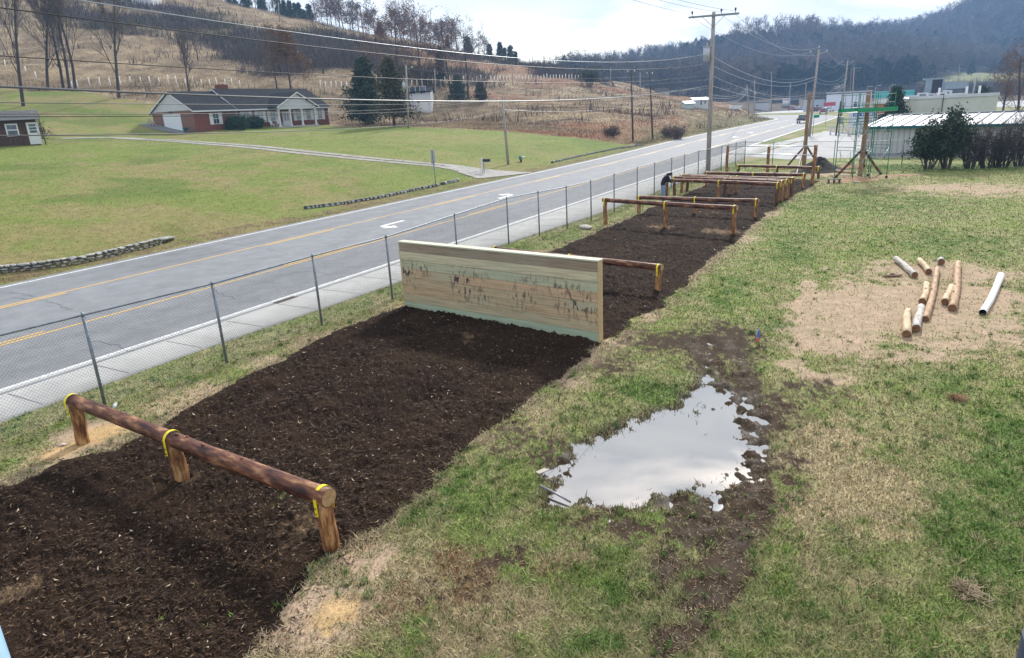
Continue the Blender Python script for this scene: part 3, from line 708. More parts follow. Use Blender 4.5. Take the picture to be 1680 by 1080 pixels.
def strap_mb(r, rp, w=.055):      # band over the log and down both sides of the post; local x along the log
    mb = MB(); R = r + .017; prof = []
    for a in np.linspace(-math.pi * .02, math.pi * 1.02, 15): prof.append((R * math.cos(a), R * math.sin(a)))
    prof = [(R * 1.0, -.24)] + prof + [(-R * 1.0, -.24)]
    inn = [(p * .97, q - (.004 if abs(q) > r * .5 else 0)) for p, q in prof]
    V = []
    for (p, q), (a, b_) in zip(prof, inn): V += [(-w/2, p, q), (w/2, p, q), (w/2, a, b_), (-w/2, a, b_)]
    Fc = []
    for i in range(len(prof) - 1):
        for k in range(4): Fc.append((4*i+k, 4*i+(k+1) % 4, 4*i+4+(k+1) % 4, 4*i+4+k))
    mb.add(V, Fc, 0)
    for sgn in (1, -1):
        for zz in (-.12, -.2): mb.cyl((0, sgn * R, zz), (0, sgn * (R + .012), zz), .012, 6, 1)
    return mb
HG = 'log hurdles along the mulch course'
def hurdle(bR, topR, topL, label, r=.105, mids=(.5,), zt=None, ends=(.12, .12), dark=(0, 0, 0), seed=0, bL=None):
    B = G(*bR)
    z = zt if zt else ztop(B, *topR)
    Lp = G(topL[0], topL[1], z); a = np.array([B[0], B[1]]); c = Lp[:2]; u = (c - a) / np.linalg.norm(c - a)
    root = empty('log_hurdle', (B[0], B[1], 0), 0, label, 'hurdle', HG)
    L_ = float(np.linalg.norm(c - a)); zb = z - r
    p0 = Vector((-u[0] * ends[0], -u[1] * ends[0], zb)); p1 = Vector((u[0] * (L_ + ends[1]), u[1] * (L_ + ends[1]), zb))
    bo = logmesh(L_ + sum(ends), r, seed).build('beam', [logm, endm]); put(bo, align(p0, p1), root)
    for i, t in enumerate((0,) + tuple(mids) + (1,)):
        x, y = u * L_ * t; gzz = gz1(B[0] + x, B[1] + y) - .05
        po = logmesh(zb - r * .55 - gzz + .05, r * .95, seed * 7 + i + 1, 16).build('post', [postd if dark[min(i, len(dark) - 1)] else postm, endm])
        put(po, Matrix.Translation((x, y, gzz)) @ Matrix.Rotation(seed * 1.3 + i * 2.1, 4, 'Z'), root)
        so = strap_mb(r, r).build('strap', [strapm, boltm])
        put(so, Matrix.Translation((x, y, zb)) @ Matrix.Rotation(math.atan2(u[1], u[0]), 4, 'Z'), root)
    return root
hurdle((543,903), (538,797), (117,648), 'long reddish brown log hurdle at the near end of the mulch, nearest the water puddle', .122, mids=(.52,), seed=1, ends=(.13, .10))
hurdle((1080,481), (1082,434), (812,404), 'log hurdle mostly hidden behind the tall plank wall, with one end showing beyond it', .10, seed=2, ends=(.1, .1))
hurdle((1203,386), (1207,337), (993,325), 'dark brown log hurdle, first one past the plank wall that stands in full view', .105, seed=3)
hurdle((1239,358), (1243,326), (1049,321), 'low log hurdle close behind the first full hurdle past the plank wall', .10, seed=4)
hurdle((1274,336), (1277,299), (1094,293), 'front log hurdle of the tight cluster, with the person in black leaning at its end', .10, dark=(1, 0, 0), seed=5)
hurdle((1281,332), (1283,296), (1107,289), 'second log hurdle from the front of the tight cluster', .10, dark=(0, 1, 1), seed=6)
hurdle((1289,327), (1291,294), (1119,287), 'third log hurdle of the tight cluster, with pale orange posts', .10, dark=(0, 0, 0), seed=7)
hurdle((1298,323), (1301,291), (1128,286), 'last log hurdle of the tight cluster, farthest from the plank wall', .10, dark=(1, 0, 1), seed=8)
hurdle((1317,310), (1320,284), (1160,282), 'low log hurdle standing alone just beyond the tight cluster', .10, seed=9)
hurdle((1342,293), (1344,273), (1212,270), 'far log hurdle beside the black mulch pile and the two tall braced poles', .10, dark=(1, 1, 1), seed=10)
# ================================================================ PLANK WALL
A = G(666, 507); Bq = G(982, 562); u = (Bq - A)[:2]; WL = float(np.linalg.norm(u)); u = u / WL
WH = 2.02
wall = empty('climbing_wall', (A[0], A[1], 0), math.atan2(u[1], u[0]), 'tall muddy wooden plank climbing wall with a pale cap board standing across the mulch', 'climbing wall')
def plankmat(name, c, dirt=0.):
    m = bpy.data.materials.new(name); m.use_nodes = True; t = m.node_tree; n = t.nodes; l = t.links; b = n['Principled BSDF']
    b.inputs['Roughness'].default_value = .75; b.inputs['Specular IOR Level'].default_value = .25
    tcn = n.new('ShaderNodeTexCoord')
    def noise(sc, st, det=6, loc=0.):
        mp_ = n.new('ShaderNodeMapping'); mp_.inputs['Scale'].default_value = st; mp_.inputs['Location'].default_value = (loc, 0, 0)
        l.new(tcn.outputs['Object'], mp_.inputs[0]); q = n.new('ShaderNodeTexNoise'); q.inputs['Scale'].default_value = sc; q.inputs['Detail'].default_value = det
        l.new(mp_.outputs[0], q.inputs[0]); return q.outputs['Fac']
    def ramp(f, st):
        r = n.new('ShaderNodeValToRGB'); e = r.color_ramp.elements; e[0].position, e[0].color = st[0][0], (*st[0][1], 1); e[1].position, e[1].color = st[-1][0], (*st[-1][1], 1)
        for p, q in st[1:-1]: x = e.new(p); x.color = (*q, 1)
        l.new(f, r.inputs[0]); return r.outputs[0]
    def mixn(f, a, bb):
        x = n.new('ShaderNodeMix'); x.data_type = 'RGBA'; l.new(f, x.inputs[0]); l.new(a, x.inputs[6])
        if isinstance(bb, tuple): x.inputs[7].default_value = (*bb, 1)
        else: l.new(bb, x.inputs[7])
        return x.outputs[2]
    def mth(op, a, bb):
        x = n.new('ShaderNodeMath'); x.operation = op
        for i, v in enumerate((a, bb)):
            if isinstance(v, (int, float)): x.inputs[i].default_value = v
            else: l.new(v, x.inputs[i])
        return x.outputs[0]
    grain = noise(3., (.5, 8, 14), 8, sum(map(ord, name)) * 7 % 17)
    col = ramp(grain, [(.3, tuple(v * .72 for v in c)), (.5, c), (.7, tuple(min(1, v * 1.18) for v in c))])
    if dirt: col = mixn(ramp(noise(.55, (1.2, 1, .9), 4, sum(map(ord, name)) * 7 % 11 + 2.), [(.48, (0, 0, 0)), (.75, (.5, .5, .5))]), col, (.40, .46, .34))
    kn = ramp(noise(2.1, (1., 1, 2.0), 2, 3.3), [(.73, (0, 0, 0)), (.77, (1, 1, 1))]); col = mixn(kn, col, (.08, .05, .035))
    if dirt:
        big = ramp(noise(.9, (1, 1, 1), 3, 7.), [(.40, (0, 0, 0)), (.62, (1, 1, 1))]); sm = ramp(noise(6.5, (1.7, 1, .75), 6, 1.), [(.52, (0, 0, 0)), (.60, (1, 1, 1))])
        sep = n.new('ShaderNodeSeparateXYZ'); l.new(tcn.outputs['Object'], sep.inputs[0])
        # handprint and boot marks lie in a band between knee and head height
        zc = mth('ABSOLUTE', mth('SUBTRACT', sep.outputs[2], .98), 0.); band = ramp(zc, [(.28, (1, 1, 1)), (.62, (0, 0, 0))])
        f = mth('MULTIPLY', mth('MULTIPLY', big, sm), mth('MULTIPLY', band, dirt)); col = mixn(f, col, (.085, .06, .05))
    l.new(col, b.inputs['Base Color'])
    bp = n.new('ShaderNodeBump'); bp.inputs['Strength'].default_value = .25; bp.inputs['Distance'].default_value = .01; l.new(grain, bp.inputs['Height']); l.new(bp.outputs[0], b.inputs['Normal'])
    return m
pc = [(.36,.44,.31), (.44,.37,.24), (.47,.36,.22), (.44,.33,.21), (.38,.42,.27), (.46,.42,.26), (.24,.185,.13)]
pc = [(.36,.44,.34), (.44,.38,.26), (.47,.36,.235), (.46,.37,.25), (.50,.37,.25), (.44,.45,.33), (.52,.48,.35), (.28,.225,.175)]
pms = [plankmat('pine_plank_%d' % i, tuple(v * k for v, k in zip(c, (1.12, 1.07, .98))), 1.0) for i, c in enumerate(pc)]
nP = len(pc); hP = (WH - .04) / nP
rn = random.Random(5)
mb = MB()
for i in range(nP):
    off = rn.uniform(-.006, .006)
    mb.box(.0, -.022 + off, i * hP + .003, WL, .02 + off, (i + 1) * hP - .003, i, .004)
mb.build('front_planks', pms, wall)
mb = MB()
for i in range(nP): mb.box(.0, .145, i * hP + .003, WL, .185, (i + 1) * hP - .003, (i + 3) % nP, .004)
mb.build('rear_planks', pms, wall)
edg = plankmat('pine_edge', (.55,.40,.22)); capm = plankmat('pine_cap', (.60,.60,.46))
for i, x in enumerate((0.03, WL / 3, 2 * WL / 3, WL - .12)):
    mb = MB(); mb.box(x, .023, -.3, x + .09, .142, WH - .045, 0, .004); mb.build('upright', edg, wall)
for x in (-.026, WL + .003):
    mb = MB(); mb.box(x, -.02, -.05, x + .023, .07, WH - .045, 0, .003); mb.box(x, .078, -.05, x + .023, .18, WH - .045, 0, .003); mb.build('end_board', edg, wall)
mb = MB(); mb.box(-.035, -.045, WH - .04, WL + .035, .205, WH, 0, .005); mb.build('cap_board', capm, wall)
# ================================================================ PULL-UP FRAME
pp = [G(1192,284), G(1259,284), G(1333,303)]
root = empty('pull_up_frame', pp[2], 0, 'three tall wooden posts joined by two silver pipes at the far end of the mulch', 'pull-up bars')
tops = [ztop(pp[0], 1192, 239), ztop(pp[1], 1261, 239), ztop(pp[2], 1337, 238)]
for i, (b_, t) in enumerate(zip(pp, tops)):
    o = logmesh(t + .1, .11, 40 + i, 16, .97).build('post', [postm, endm]); put(o, Matrix.Translation(Vector(b_ - pp[2]) + Vector((0, 0, -.1))), root)
pipem = flat('galvanised_pipe', (.52,.56,.60), .35, .75, .06)
for dz in (.06, .62):
    mb = MB(); q = [Vector(b_ - pp[2]) + Vector((0, -.13, t - dz)) for b_, t in zip(pp, tops)]
    mb.cyl(q[0] + (q[0] - q[1]) * .03, q[2] + (q[2] - q[1]) * .02, .028, 8) if False else mb.tube(q, .03, 8); mb.build('bar', pipem, root)
# ================================================================ TALL BRACED POLES
polem = mat('pale_brown_pole', [(.3, (.14,.08,.045)), (.5, (.27,.165,.095)), (.7, (.40,.28,.18))], 2., stretch=(6,6,.8), rough=.7, bump=.5, detail=9)
def braced(base, top, feet, label, att, r=.15):
    B = G(*base); zt = ztop(B, *top); root = empty('braced_pole', B, 0, label, 'wooden pole', 'tall braced poles')
    o = logmesh(zt + .2, r, int(base[0]), 18, .86).build('pole', [polem, endm]); put(o, Matrix.Translation((0, 0, -.2)), root)
    za = ztop(B, *att)
    for f in feet:
        Fq = G(*f) - B; o = logmesh(math.sqrt(Fq[0]**2 + Fq[1]**2 + (za + .1)**2), .085, int(f[0]), 12).build('brace', [postd, endm]); put(o, align((Fq[0], Fq[1], -.1), (0.05 * np.sign(Fq[0]), 0, za)), root)
    mb = MB(); mb.cyl((0, 0, za - .12), (0, 0, za - .06), r + .012, 16); mb.build('collar', flat('steel_band', (.3,.3,.31), .4, .7), root)
    return root, B, zt
braced((1319,272), (1331,151), [(1288,275), (1341,264), (1306,286)], 'tall pale pole with slanting log braces standing behind the black mulch pile', (1322,240))
braced((1411,292), (1427,150), [(1367,292), (1448,286), (1418,272)], 'tall rough pole with slanting log braces rising through the green scaffold', (1415,246))
# ================================================================ GREEN SCAFFOLD
scg = mat('green_scaffold_paint', [(.35, (.01,.13,.075)), (.6, (.02,.22,.13))], 6, rough=.5, metal=.2, detail=8); scs = flat('zinc_tube', (.50,.53,.54), .4, .6)
deckm = mat('green_deck', [(.35, (.0,.19,.085)), (.65, (.02,.30,.14))], 6, rough=.5)
c0 = G(1409, 297); c1 = G(1461, 292)
sroot = empty('scaffold', c0, math.atan2((c1 - c0)[1], (c1 - c0)[0]) + .0, 'green tubular scaffold tower on castors with a bright green work deck', 'scaffold')
SL = 3.0; SW = 1.55; dk = 4.3; SX = 2.75
frx = [0., 2.35]
def frame_mb(z0, z1):
    mb = MB()
    for y in (0, SW): mb.cyl((0, y, z0), (0, y, z1), .026, 6)
    for z in (z0 + .12, z0 + (z1 - z0) * .55, z1 - .08): mb.cyl((0, 0, z), (0, SW, z), .018, 6)
    for y in (.35, SW - .35): mb.cyl((0, y, z0 + (z1 - z0) * .55), (0, y, z1 - .08), .014, 6)
    return mb
for x in (-.55, .85, 2.25):
    for z0, z1 in ((.22, 2.0), (2.0, 3.75), (3.75, 5.4)):
        if x < 0 and z0 < 2: pass
        o = frame_mb(z0, z1).build('end_frame', scg, sroot); o.location = (x, 0, 0)
for xa, xb in ((-.55, .85), (.85, 2.25)):
    for y in (0, SW):
        for z0 in (.5, 2.3):
            mb = MB(); mb.cyl((xa, y, z0), (xb, y, z0 + 1.5), .011, 5); mb.cyl((xb, y, z0), (xa, y, z0 + 1.5), .011, 5); mb.build('cross_brace', scs, sroot)
for x in (-.55, .85, 2.25):
    for y in (0, SW):
        mb = MB(); mb.cyl((x, y, .12), (x, y, .34), .018, 6); mb.cyl((x - .025, y, .09), (x + .025, y, .09), .09, 12, 1); mb.build('castor', [scs, flat('black_rubber', (.02,.02,.02), .8)], sroot)
mb = MB(); mb.box(-.7, .02, dk - .06, 2.5, SW - .02, dk - .02, 1); mb.box(-.7, -.06, dk - .03, 2.5, -.035, dk + .2, 0); mb.box(-.7, SW + .035, dk - .03, 2.5, SW + .06, dk + .2, 0); mb.build('deck', [deckm, flat('pale_deck', (.5,.52,.5), .6)], sroot)
for z in (dk + .5, dk + 1.):
    mb = MB()
    for y in (0, SW): mb.cyl((-.55, y, z), (2.25, y, z), .018, 6)
    mb.build('guard_rail', scs, sroot)
# ================================================================ MULCH PILE, SPOIL, TIMBER
c = G(1356, 290)
pm = mat('pile_mulch', [(.3, (.008,.006,.005)), (.5, (.020,.016,.013)), (.72, (.05,.04,.032))], 9, rough=.95, bump=1., bscale=14, detail=12)
def pile(name, c, rx, ry, h, m, label, cat, rz=0., seed=0, sub=60):
    xs = np.linspace(-1.25, 1.25, sub); X, Y = np.meshgrid(xs, xs); r = np.hypot(X, Y)
    Z = h * np.clip(1 - r, -.05, 1) ** .9 if True else 0
    Z = np.where(r < 1, h * (1 - r) * (1 - .25 * r), -.06 - (r - 1) * .1)
    Z = Z + (fbm(X + seed, Y, 2.6, 700 + seed) - .5) * h * .35 * np.clip(1.15 - r, 0, 1) + (fbm(X, Y, 11, 710 + seed, 3) - .5) * h * .12 * np.clip(1.1 - r, 0, 1)
    ca, sa = math.cos(rz), math.sin(rz); x = X * rx; y = Y * ry
    V = np.stack([c[0] + x * ca - y * sa, c[1] + x * sa + y * ca, gz1(c[0], c[1]) + Z], -1)
    ii = np.arange(sub * sub).reshape(sub, sub); Fc = np.stack([ii[:-1, :-1], ii[:-1, 1:], ii[1:, 1:], ii[1:, :-1]], -1).reshape(-1, 4)
    o = npmesh(name, V, Fc, m, smooth=True); tag(o, label, cat); return o
pile('mulch_pile', G(1343, 281), 2.1, 1.8, 1.12, pm, 'black heap of mulch beside the last hurdle and first braced pole', 'mulch pile', .2, 1)
dm = mat('red_clay', [(.3, (.20,.11,.06)), (.5, (.33,.20,.11)), (.7, (.46,.32,.2))], 5, rough=.95, bump=.8, detail=10)
pile('spoil_heap', G(1398, 297), 1.9, 1.1, .32, dm, 'low broken heap of tan clay clods at the foot of the scaffold pole', 'soil heap', .1, 5)
pile('spoil_heap', G(1470, 289), 2.0, .5, .13, dm, 'thin streak of reddish clay spoil on the grass right of the scaffold', 'soil heap', .0, 9)
pile('spoil_heap', G(1395, 275), 1.0, .8, .4, dm, 'small brown soil mound behind the scaffold pole', 'soil heap', .0, 12)
rk = mat('pale_rock', [(.3, (.32,.29,.25)), (.6, (.5,.46,.4))], 4, rough=.9, bump=.5)
def rock(px, py, r, label, m=rk, seed=1, name='rock', cat='rock', z=0.):
    c = at(px, py); mb = MB(); mb.blob((0, 0, r[2] * .35), r, 0, 3, .09, seed); o = mb.build(name, m); o.location = c; o.rotation_euler = (0, 0, seed); tag(o, label, cat); return o
rock(961, 375, (.36, .26, .13), 'flat pale rock on the grass verge by the mulch edge', seed=2)
rock(1100, 372, (.12, .07, .04), 'small white stone on the dark mulch between two hurdles', seed=3)
for i, (px, py, s) in enumerate([(1386,292,.16), (1379,296,.12), (1404,300,.14), (1394,299,.1), (1424,293,.11)]):
    rock(px, py, (s, s * .8, s * .5), ['brown clod beside the near foot of the slanting brace', 'pale chunk of spoil left of the scaffold castor', 'grey broken stone at the foot of the scaffold castor', 'small tan clod on the grass before the spoil heap', 'dark lump under the scaffold frame'][i], dm if i != 2 else rk, seed=i + 20, name='clod', cat='clod')
# loose logs on bare ground
pale = mat('peeled_log', [(.3, (.34,.22,.12)), (.48, (.52,.37,.22)), (.62, (.62,.49,.33)), (.75, (.30,.22,.15))], 2.4, stretch=(5,5,1), rough=.75, bump=.4, detail=9)
grey = mat('weathered_log', [(.3, (.22,.18,.15)), (.5, (.45,.41,.37)), (.65, (.60,.57,.53)), (.75, (.16,.13,.11))], 3., stretch=(4,4,1), rough=.8, bump=.4, detail=9)
brn = mat('tan_log', [(.3, (.20,.11,.06)), (.5, (.40,.25,.14)), (.7, (.52,.38,.25))], 2.4, stretch=(5,5,1), rough=.75, bump=.4, detail=9)
endd = mat('dark_cut', [(.35, (.10,.05,.028)), (.6, (.24,.12,.06))], 14, rough=.8)
LG = [((1502,455),(1470,425),.115,grey,'weathered grey log lying slantwise, farthest left of the loose logs'),
 ((1524,449),(1509,427),.11,pale,'short tan log lying second from left at the far edge of the log pile'),
 ((1544,434),(1543,425),.12,grey,'very short pale log stub at the far edge of the bare soil'),
 ((1519,527),(1539,442),.10,brn,'long brown log in the middle of the pile, with three short logs left of it'),
 ((1563,509),(1573,432),.12,brn,'long thick greyish tan log, rightmost wooden log of the scattered pile'),
 ((1514,498),(1521,467),.11,pale,'short tan log lying against the far left side of the long middle log'),
 ((1551,500),(1560,470),.11,pale,'short tan log between the two long logs of the pile'),
 ((1504,544),(1510,503),.115,grey,'pale bark-flecked log second from left at the near edge of the bare soil'),
 ((1486,552),(1490,510),.115,pale,'tan log nearest the camera at the left corner of the pile')]
for k, (a, b_, r, m, lb) in enumerate(LG):
    p0 = G(a[0], a[1] - 4, r * .82); p1 = G(b_[0], b_[1], r * .82)
    o = logmesh(float(np.linalg.norm(p1 - p0)), r * .86, 60 + k, 16, .86).build('log', [m, endd]); put(o, align(p0, p1)); tag(o, lb, 'log', 'loose logs on the bare soil')
mb = MB(); pts = [G(1612,513,.08), G(1625,492,.08), (G(1634,472,.08)), G(1640,457,.08)]
mb.tube(pts + [pts[-1] + (pts[-1] - pts[-2]) * .35], [.085, .085, .085, .10, .10], 16, 0, False); mb.tube([p + np.array([0, 0, 0]) for p in pts + [pts[-1] + (pts[-1] - pts[-2]) * .35]], [.075] * 5, 16, 1, False)
o = mb.build('plastic_pipe', [flat('white_pvc', (.80,.79,.76), .5, var=.05), flat('pipe_bore', (.15,.14,.13), .8)]); tag(o, 'bent white plastic drain pipe lying right of the loose logs', 'pipe')
mb = MB()
for i, (dx, dy) in enumerate([(-.12, 0), (.05, .06), (.15, -.03)]): mb.blob((dx, dy, .03), (.13, .06, .05), 0, 2, .25, i)
o = mb.build('leaf_clump', mat('dead_leaf', [(.3, (.12,.07,.04)), (.6, (.25,.16,.1))], 8, rough=.9)); o.location = G(1463, 454); tag(o, 'dark clump of dead leaves on the bare soil left of the loose logs', 'leaf clump')
tw = mat('straw_clump', [(.3, (.25,.18,.11)), (.6, (.42,.33,.22))], 8, rough=.9)
def straw(px, py, rr_, label, n=260, m=tw, cat='straw clump', nm='straw_clump', flat_=.35):
    c = G(px, py); a = RNG.uniform(0, 6.28, n); q = RNG.normal(0, .5, (n, 2)) * rr_; L_ = RNG.uniform(.05, .16, n)
    P0 = np.stack([q[:, 0], q[:, 1], .02 + flat_ * .25 * np.exp(-(q ** 2).sum(1) / rr_ ** 2) * RNG.random(n)], -1); P1 = P0 + np.stack([np.cos(a) * L_, np.sin(a) * L_, RNG.uniform(-.02, .05, n)], -1)
    V, Fc = segmesh(P0, P1, .004, .003); o = npmesh(nm, V, Fc, m); o.location = c; tag(o, label, cat)
straw(1585, 974, .16, 'little pile of dry brown straw on the green grass at the lower right')
straw(1570, 657, .10, 'small dark tuft of mud and roots torn up in the green grass', m=dm, nm='root_tuft', cat='root tuft')
# stick, plank scrap, bottle, flag, litter near the puddle and fence
def stick(p, q, r, m, label, z=(.03, .03), name='stick', cat='stick', rc=None):
    mb = MB(); a = G(*p, z[0]); b_ = G(*q, z[1]); mb.tube([a, (a + b_) / 2 + [0, .01, .008], b_], [r, r, r * .9], 8)
    o = mb.build(name, m); tag(o, label, cat); return o
stick((886,797), (936,824), .018, flat('grey_steel_rod', (.25,.25,.27), .45, .5), 'thin grey metal rod lying half in the near left end of the puddle', z=(.04, .0), name='metal_rod', cat='rod')
c = G(889, 775); mb = MB(); mb.box(-.10, -.045, 0.0, .10, .045, .018, 0, .003); o = mb.build('wood_scrap', flat('pale_scrap', (.42,.37,.32), .8)); o.location = (c[0], c[1], .01); o.rotation_euler = (0, .05, .7); tag(o, 'small pale scrap of board on the grass at the left edge of the puddle', 'wood scrap')
c = G(897, 803); mb = MB(); mb.blob((0, 0, .02), (.04, .03, .02), 0, 2, .3, 4); o = mb.build('paper_scrap', flat('pinkish_paper', (.7,.6,.58), .8)); o.location = (c[0], c[1], -.02); tag(o, 'crumpled pinkish white paper scrap beside the metal rod', 'litter')
c = G(188, 672); d_ = G(193, 662) - c; e = empty('plastic_bottle', (c[0], c[1], .05), math.atan2(d_[1], d_[0]), 'clear plastic bottle lying at the foot of a fence post near the first hurdle', 'bottle')
mb = MB(); mb.tube([(0, 0, 0), (.02, 0, 0), (.17, 0, 0), (.21, 0, 0), (.23, 0, 0)], [.03, .036, .036, .015, .013], 12); mb.build('body', flat('clear_plastic', (.62,.66,.68), .15), e)
mb = MB(); mb.cyl((.231, 0, 0), (.25, 0, 0), .015, 10); mb.build('cap', flat('white_cap', (.8,.8,.8), .4), e)
c = G(1240, 562); e = empty('marker_flag', c, 0, 'tiny blue and red marker flag stuck in the grass above the tyre ruts', 'marker flag')
mb = MB(); mb.cyl((0, 0, 0), (.02, 0, .3), .006, 6); mb.build('stake', flat('flag_wire', (.5,.5,.5), .4, .6), e)
mb = MB(); mb.box(.02, -.004, .12, .07, .004, .30, 0); mb.box(.02, -.004, .0, .06, .004, .115, 1); mb.build('flag', [flat('flag_blue', (.05,.18,.55), .6), flat('flag_red', (.7,.12,.08), .6)], e)
c = G(1102, 382); mb = MB(); mb.blob((0, 0, .02), (.05, .04, .02), 0, 2, .3, 4)
for px, py, lb in ((103,731,'scrap of pinkish litter on the bare tan soil by the first hurdle'), (1283,902,'')):
    if not lb: continue
    c = G(px, py); mb = MB(); mb.blob((0, 0, .015), (.07, .03, .015), 0, 2, .3, 3); o = mb.build('litter_scrap', flat('litter_pink', (.62,.48,.43), .8)); o.location = (c[0], c[1], .01); tag(o, lb, 'litter')
c0 = G(1368, 301); mb = MB(); mb.box(-.4, -.13, .24, .4, .13, .28, 0, .004)
e = empty('low_bench', c0, -.1, 'tiny dark low bench on the grass in front of the clay heap', 'bench')
mb.build('seat', flat('bench_dark', (.05,.06,.05), .7), e)
for x in (-.33, 0., .33):
    mb = MB(); mb.box(x - .03, -.11, 0, x + .03, .11, .238); mb.build('leg', flat('bench_dark', (.05,.06,.05), .7), e)
for a, b_, lb in (((1360,279.5),(1402,283),'pale peeled log lying on the ground between mulch pile and scaffold'), ((1253,278),(1318,275),'thin pale plank lying on the grass behind the far hurdle')):
    p0 = G(*a, .1); p1 = G(*b_, .1); o = logmesh(float(np.linalg.norm(p1 - p0)), .10 if a[0] > 1300 else .05, 90, 10).build('ground_log', [pale, endd]); put(o, align(p0, p1)); tag(o, lb, 'log')
# ================================================================ CHAIN-LINK FENCE
fpx = [(178,665),(385,595),(535,533),(652,490),(745,440),(818,402),(878,388),(933,376),(975,362),(1012,347),(1047,331),(1076,321),(1101,309),(1121,301),(1144,293),(1164,287),(1181,280),(1194,278),(1207,274),(1221,269)]
gal = mat('galvanised_post', [(.35, (.15,.18,.21)), (.6, (.24,.27,.30))], 6, rough=.5, metal=.55, detail=6)
wirem = mat('galvanised_wire', [(.35, (.16,.17,.175)), (.6, (.24,.25,.26))], 6, rough=.5, metal=.5)
a0 = G(178, 665)[:2]; aE = G(1221, 269)[:2]
FH = 1.95
# straight run along a fitted line
fw = [G(*p)[:2] for p in fpx]
fl = [a0 - (fw[1] - fw[0]) * 2, a0 - (fw[1] - fw[0])] + fw
# smooth run
fl = np.array(fl); par = np.arange(len(fl)); 
cxp = np.polyfit(fl[:, 1], fl[:, 0], 3); fl[:, 0] = .35 * np.polyval(cxp, fl[:, 1]) + .65 * fl[:, 0]
def chainlink(name, P, label, H=FH, dm_=.075, postr=.032, wr=.0026, midrail=False, topn=None):
    root = empty(name, (P[0][0], P[0][1], 0), 0, label, 'fence'); o3 = np.array([P[0][0], P[0][1], 0.])
    g_ = gz(P[:, 0], P[:, 1], False); b_ = np.column_stack([P, g_]) - o3
    for i, p in enumerate(b_):
        mb = MB(); mb.cyl(p - [0, 0, .1], p + [0, 0, H - .02], postr, 10)
        mb.tube([p + [0, 0, H - .02], p + [0, 0, H + .02], p + [0, 0, H + .07]], [postr * 1.15, postr * 1.1, postr * .3], 10); mb.build('post', gal, root)
    mb = MB(); mb.tube([p + [0, 0, H] for p in b_], .021, 8); mb.build('top_rail', gal, root)
    P0 = []; P1 = []
    for i in range(len(b_) - 1):
        a, b = b_[i], b_[i + 1]; L_ = float(np.linalg.norm(b - a)); n = int(L_ / dm_); h = H - .05; e = (b - a) / L_
        # two families of wires, bent a little so that they lean like woven diamonds
        for k in range(-int(h / dm_), n):
            s0 = k * dm_; s1 = s0 + h
            lo = max(s0, 0); hi = min(s1, L_)
            if hi <= lo: continue
            for fam in (0, 1):
                if fam == 0: A1 = a + e * lo + [0, 0, .04 + lo - s0]; B1 = a + e * hi + [0, 0, .04 + hi - s0]
                else: A1 = a + e * lo + [0, 0, .04 + h - (lo - s0)]; B1 = a + e * hi + [0, 0, .04 + h - (hi - s0)]
                P0.append(A1); P1.append(B1)
    V, Fc = segmesh(P0, P1, wr, wr); o = npmesh('wire_mesh', V, Fc, wirem, root)
    mb = MB(); mb.tube([p + [0, 0, .05] for p in b_], .003, 4); mb.build('tension_wire', wirem, root)
    return root
chainlink('chain_link_fence', fl, 'long grey chain-link fence running between the roadside sidewalk and the mulch course')
c1_ = G(1221, 269)[:2]; c2_ = G(1605, 273)[:2]; d2 = (c2_ - c1_) / 7.
bk = np.array([fl[-1]] + [c1_ + d2 * k for k in range(1, 10)])
chainlink('chain_link_fence', bk, 'chain-link fence crossing the yard in front of the ribbed metal building and dark bushes', H=1.85, dm_=.10, wr=.002)
# ================================================================ PLATFORM POSTS beside the viewpoint
bl = flat('blue_steel', (.18,.32,.47), .5, .1, .08); db = flat('navy_steel', (.015,.025,.05), .5)
for px, m, lb, sg in ((12, bl, 'light blue steel platform post at the lower left corner of the picture', -1), (1671, db, 'dark navy steel platform post at the lower right corner of the picture', 1)):
    v = ray(px, 1060); v = v / math.hypot(v[0], v[1]); r = .05; q = v * 1.15
    cxy = np.array([q[0], q[1]]); nrm = np.array([v[1], -v[0]]) * sg; cxy = cxy + nrm * r
    zt = 5.4 + (q[2]) + (.078 if sg < 0 else .03); e = empty('platform_post', (cxy[0], cxy[1], 0), 0, lb, 'post')
    mb = MB(); mb.cyl((0, 0, 0), (0, 0, zt), r, 20); mb.build('shaft', m, e)
    mb = MB(); mb.box(-.12, -.12, -.02, .12, .12, .015, 0, .003); mb.build('base_plate', m, e)
# ================================================================ PERSON leaning over the hurdle
pb = G(1087, 331)
person = empty('person', (pb[0], pb[1], gz1(pb[0], pb[1])), 0, 'person in black hooded jacket and blue jeans bending over the end of a hurdle', 'person')
def skin(name, verts, edges, radii, mats_, parent, sub=1, fmat=None):
    me = bpy.data.meshes.new(name); me.from_pydata(verts, edges, []); o = bpy.data.objects.new(name, me); COL.objects.link(o)
    o.parent = parent
    md = o.modifiers.new('s', 'SKIN'); md.use_smooth_shade = True
    for i, v in enumerate(me.skin_vertices[0].data):
        r = radii[i]; v.radius = (r, r) if not isinstance(r, tuple) else r; v.use_root = i == 0
    o.modifiers.new('u', 'SUBSURF').levels = sub; o.modifiers['u'].render_levels = sub
    dg = bpy.context.evaluated_depsgraph_get(); ev = o.evaluated_get(dg); m2 = bpy.data.meshes.new_from_object(ev); o.modifiers.clear(); o.data = m2
    m2.materials.clear()
    for m in mats_: m2.materials.append(m)
    for p in m2.polygons:
        p.use_smooth = True
        if fmat: p.material_index = fmat(p.center)
    return o
jk = flat('black_jacket', (.012,.015,.026), .8); jn = flat('light_denim', (.20,.30,.46), .85, var=.2, scale=20); sk = flat('skin_tone', (.50,.30,.22), .6); sh = flat('dark_shoe', (.03,.03,.03), .7); hr = flat('dark_hair', (.012,.010,.010), .6, var=.4)
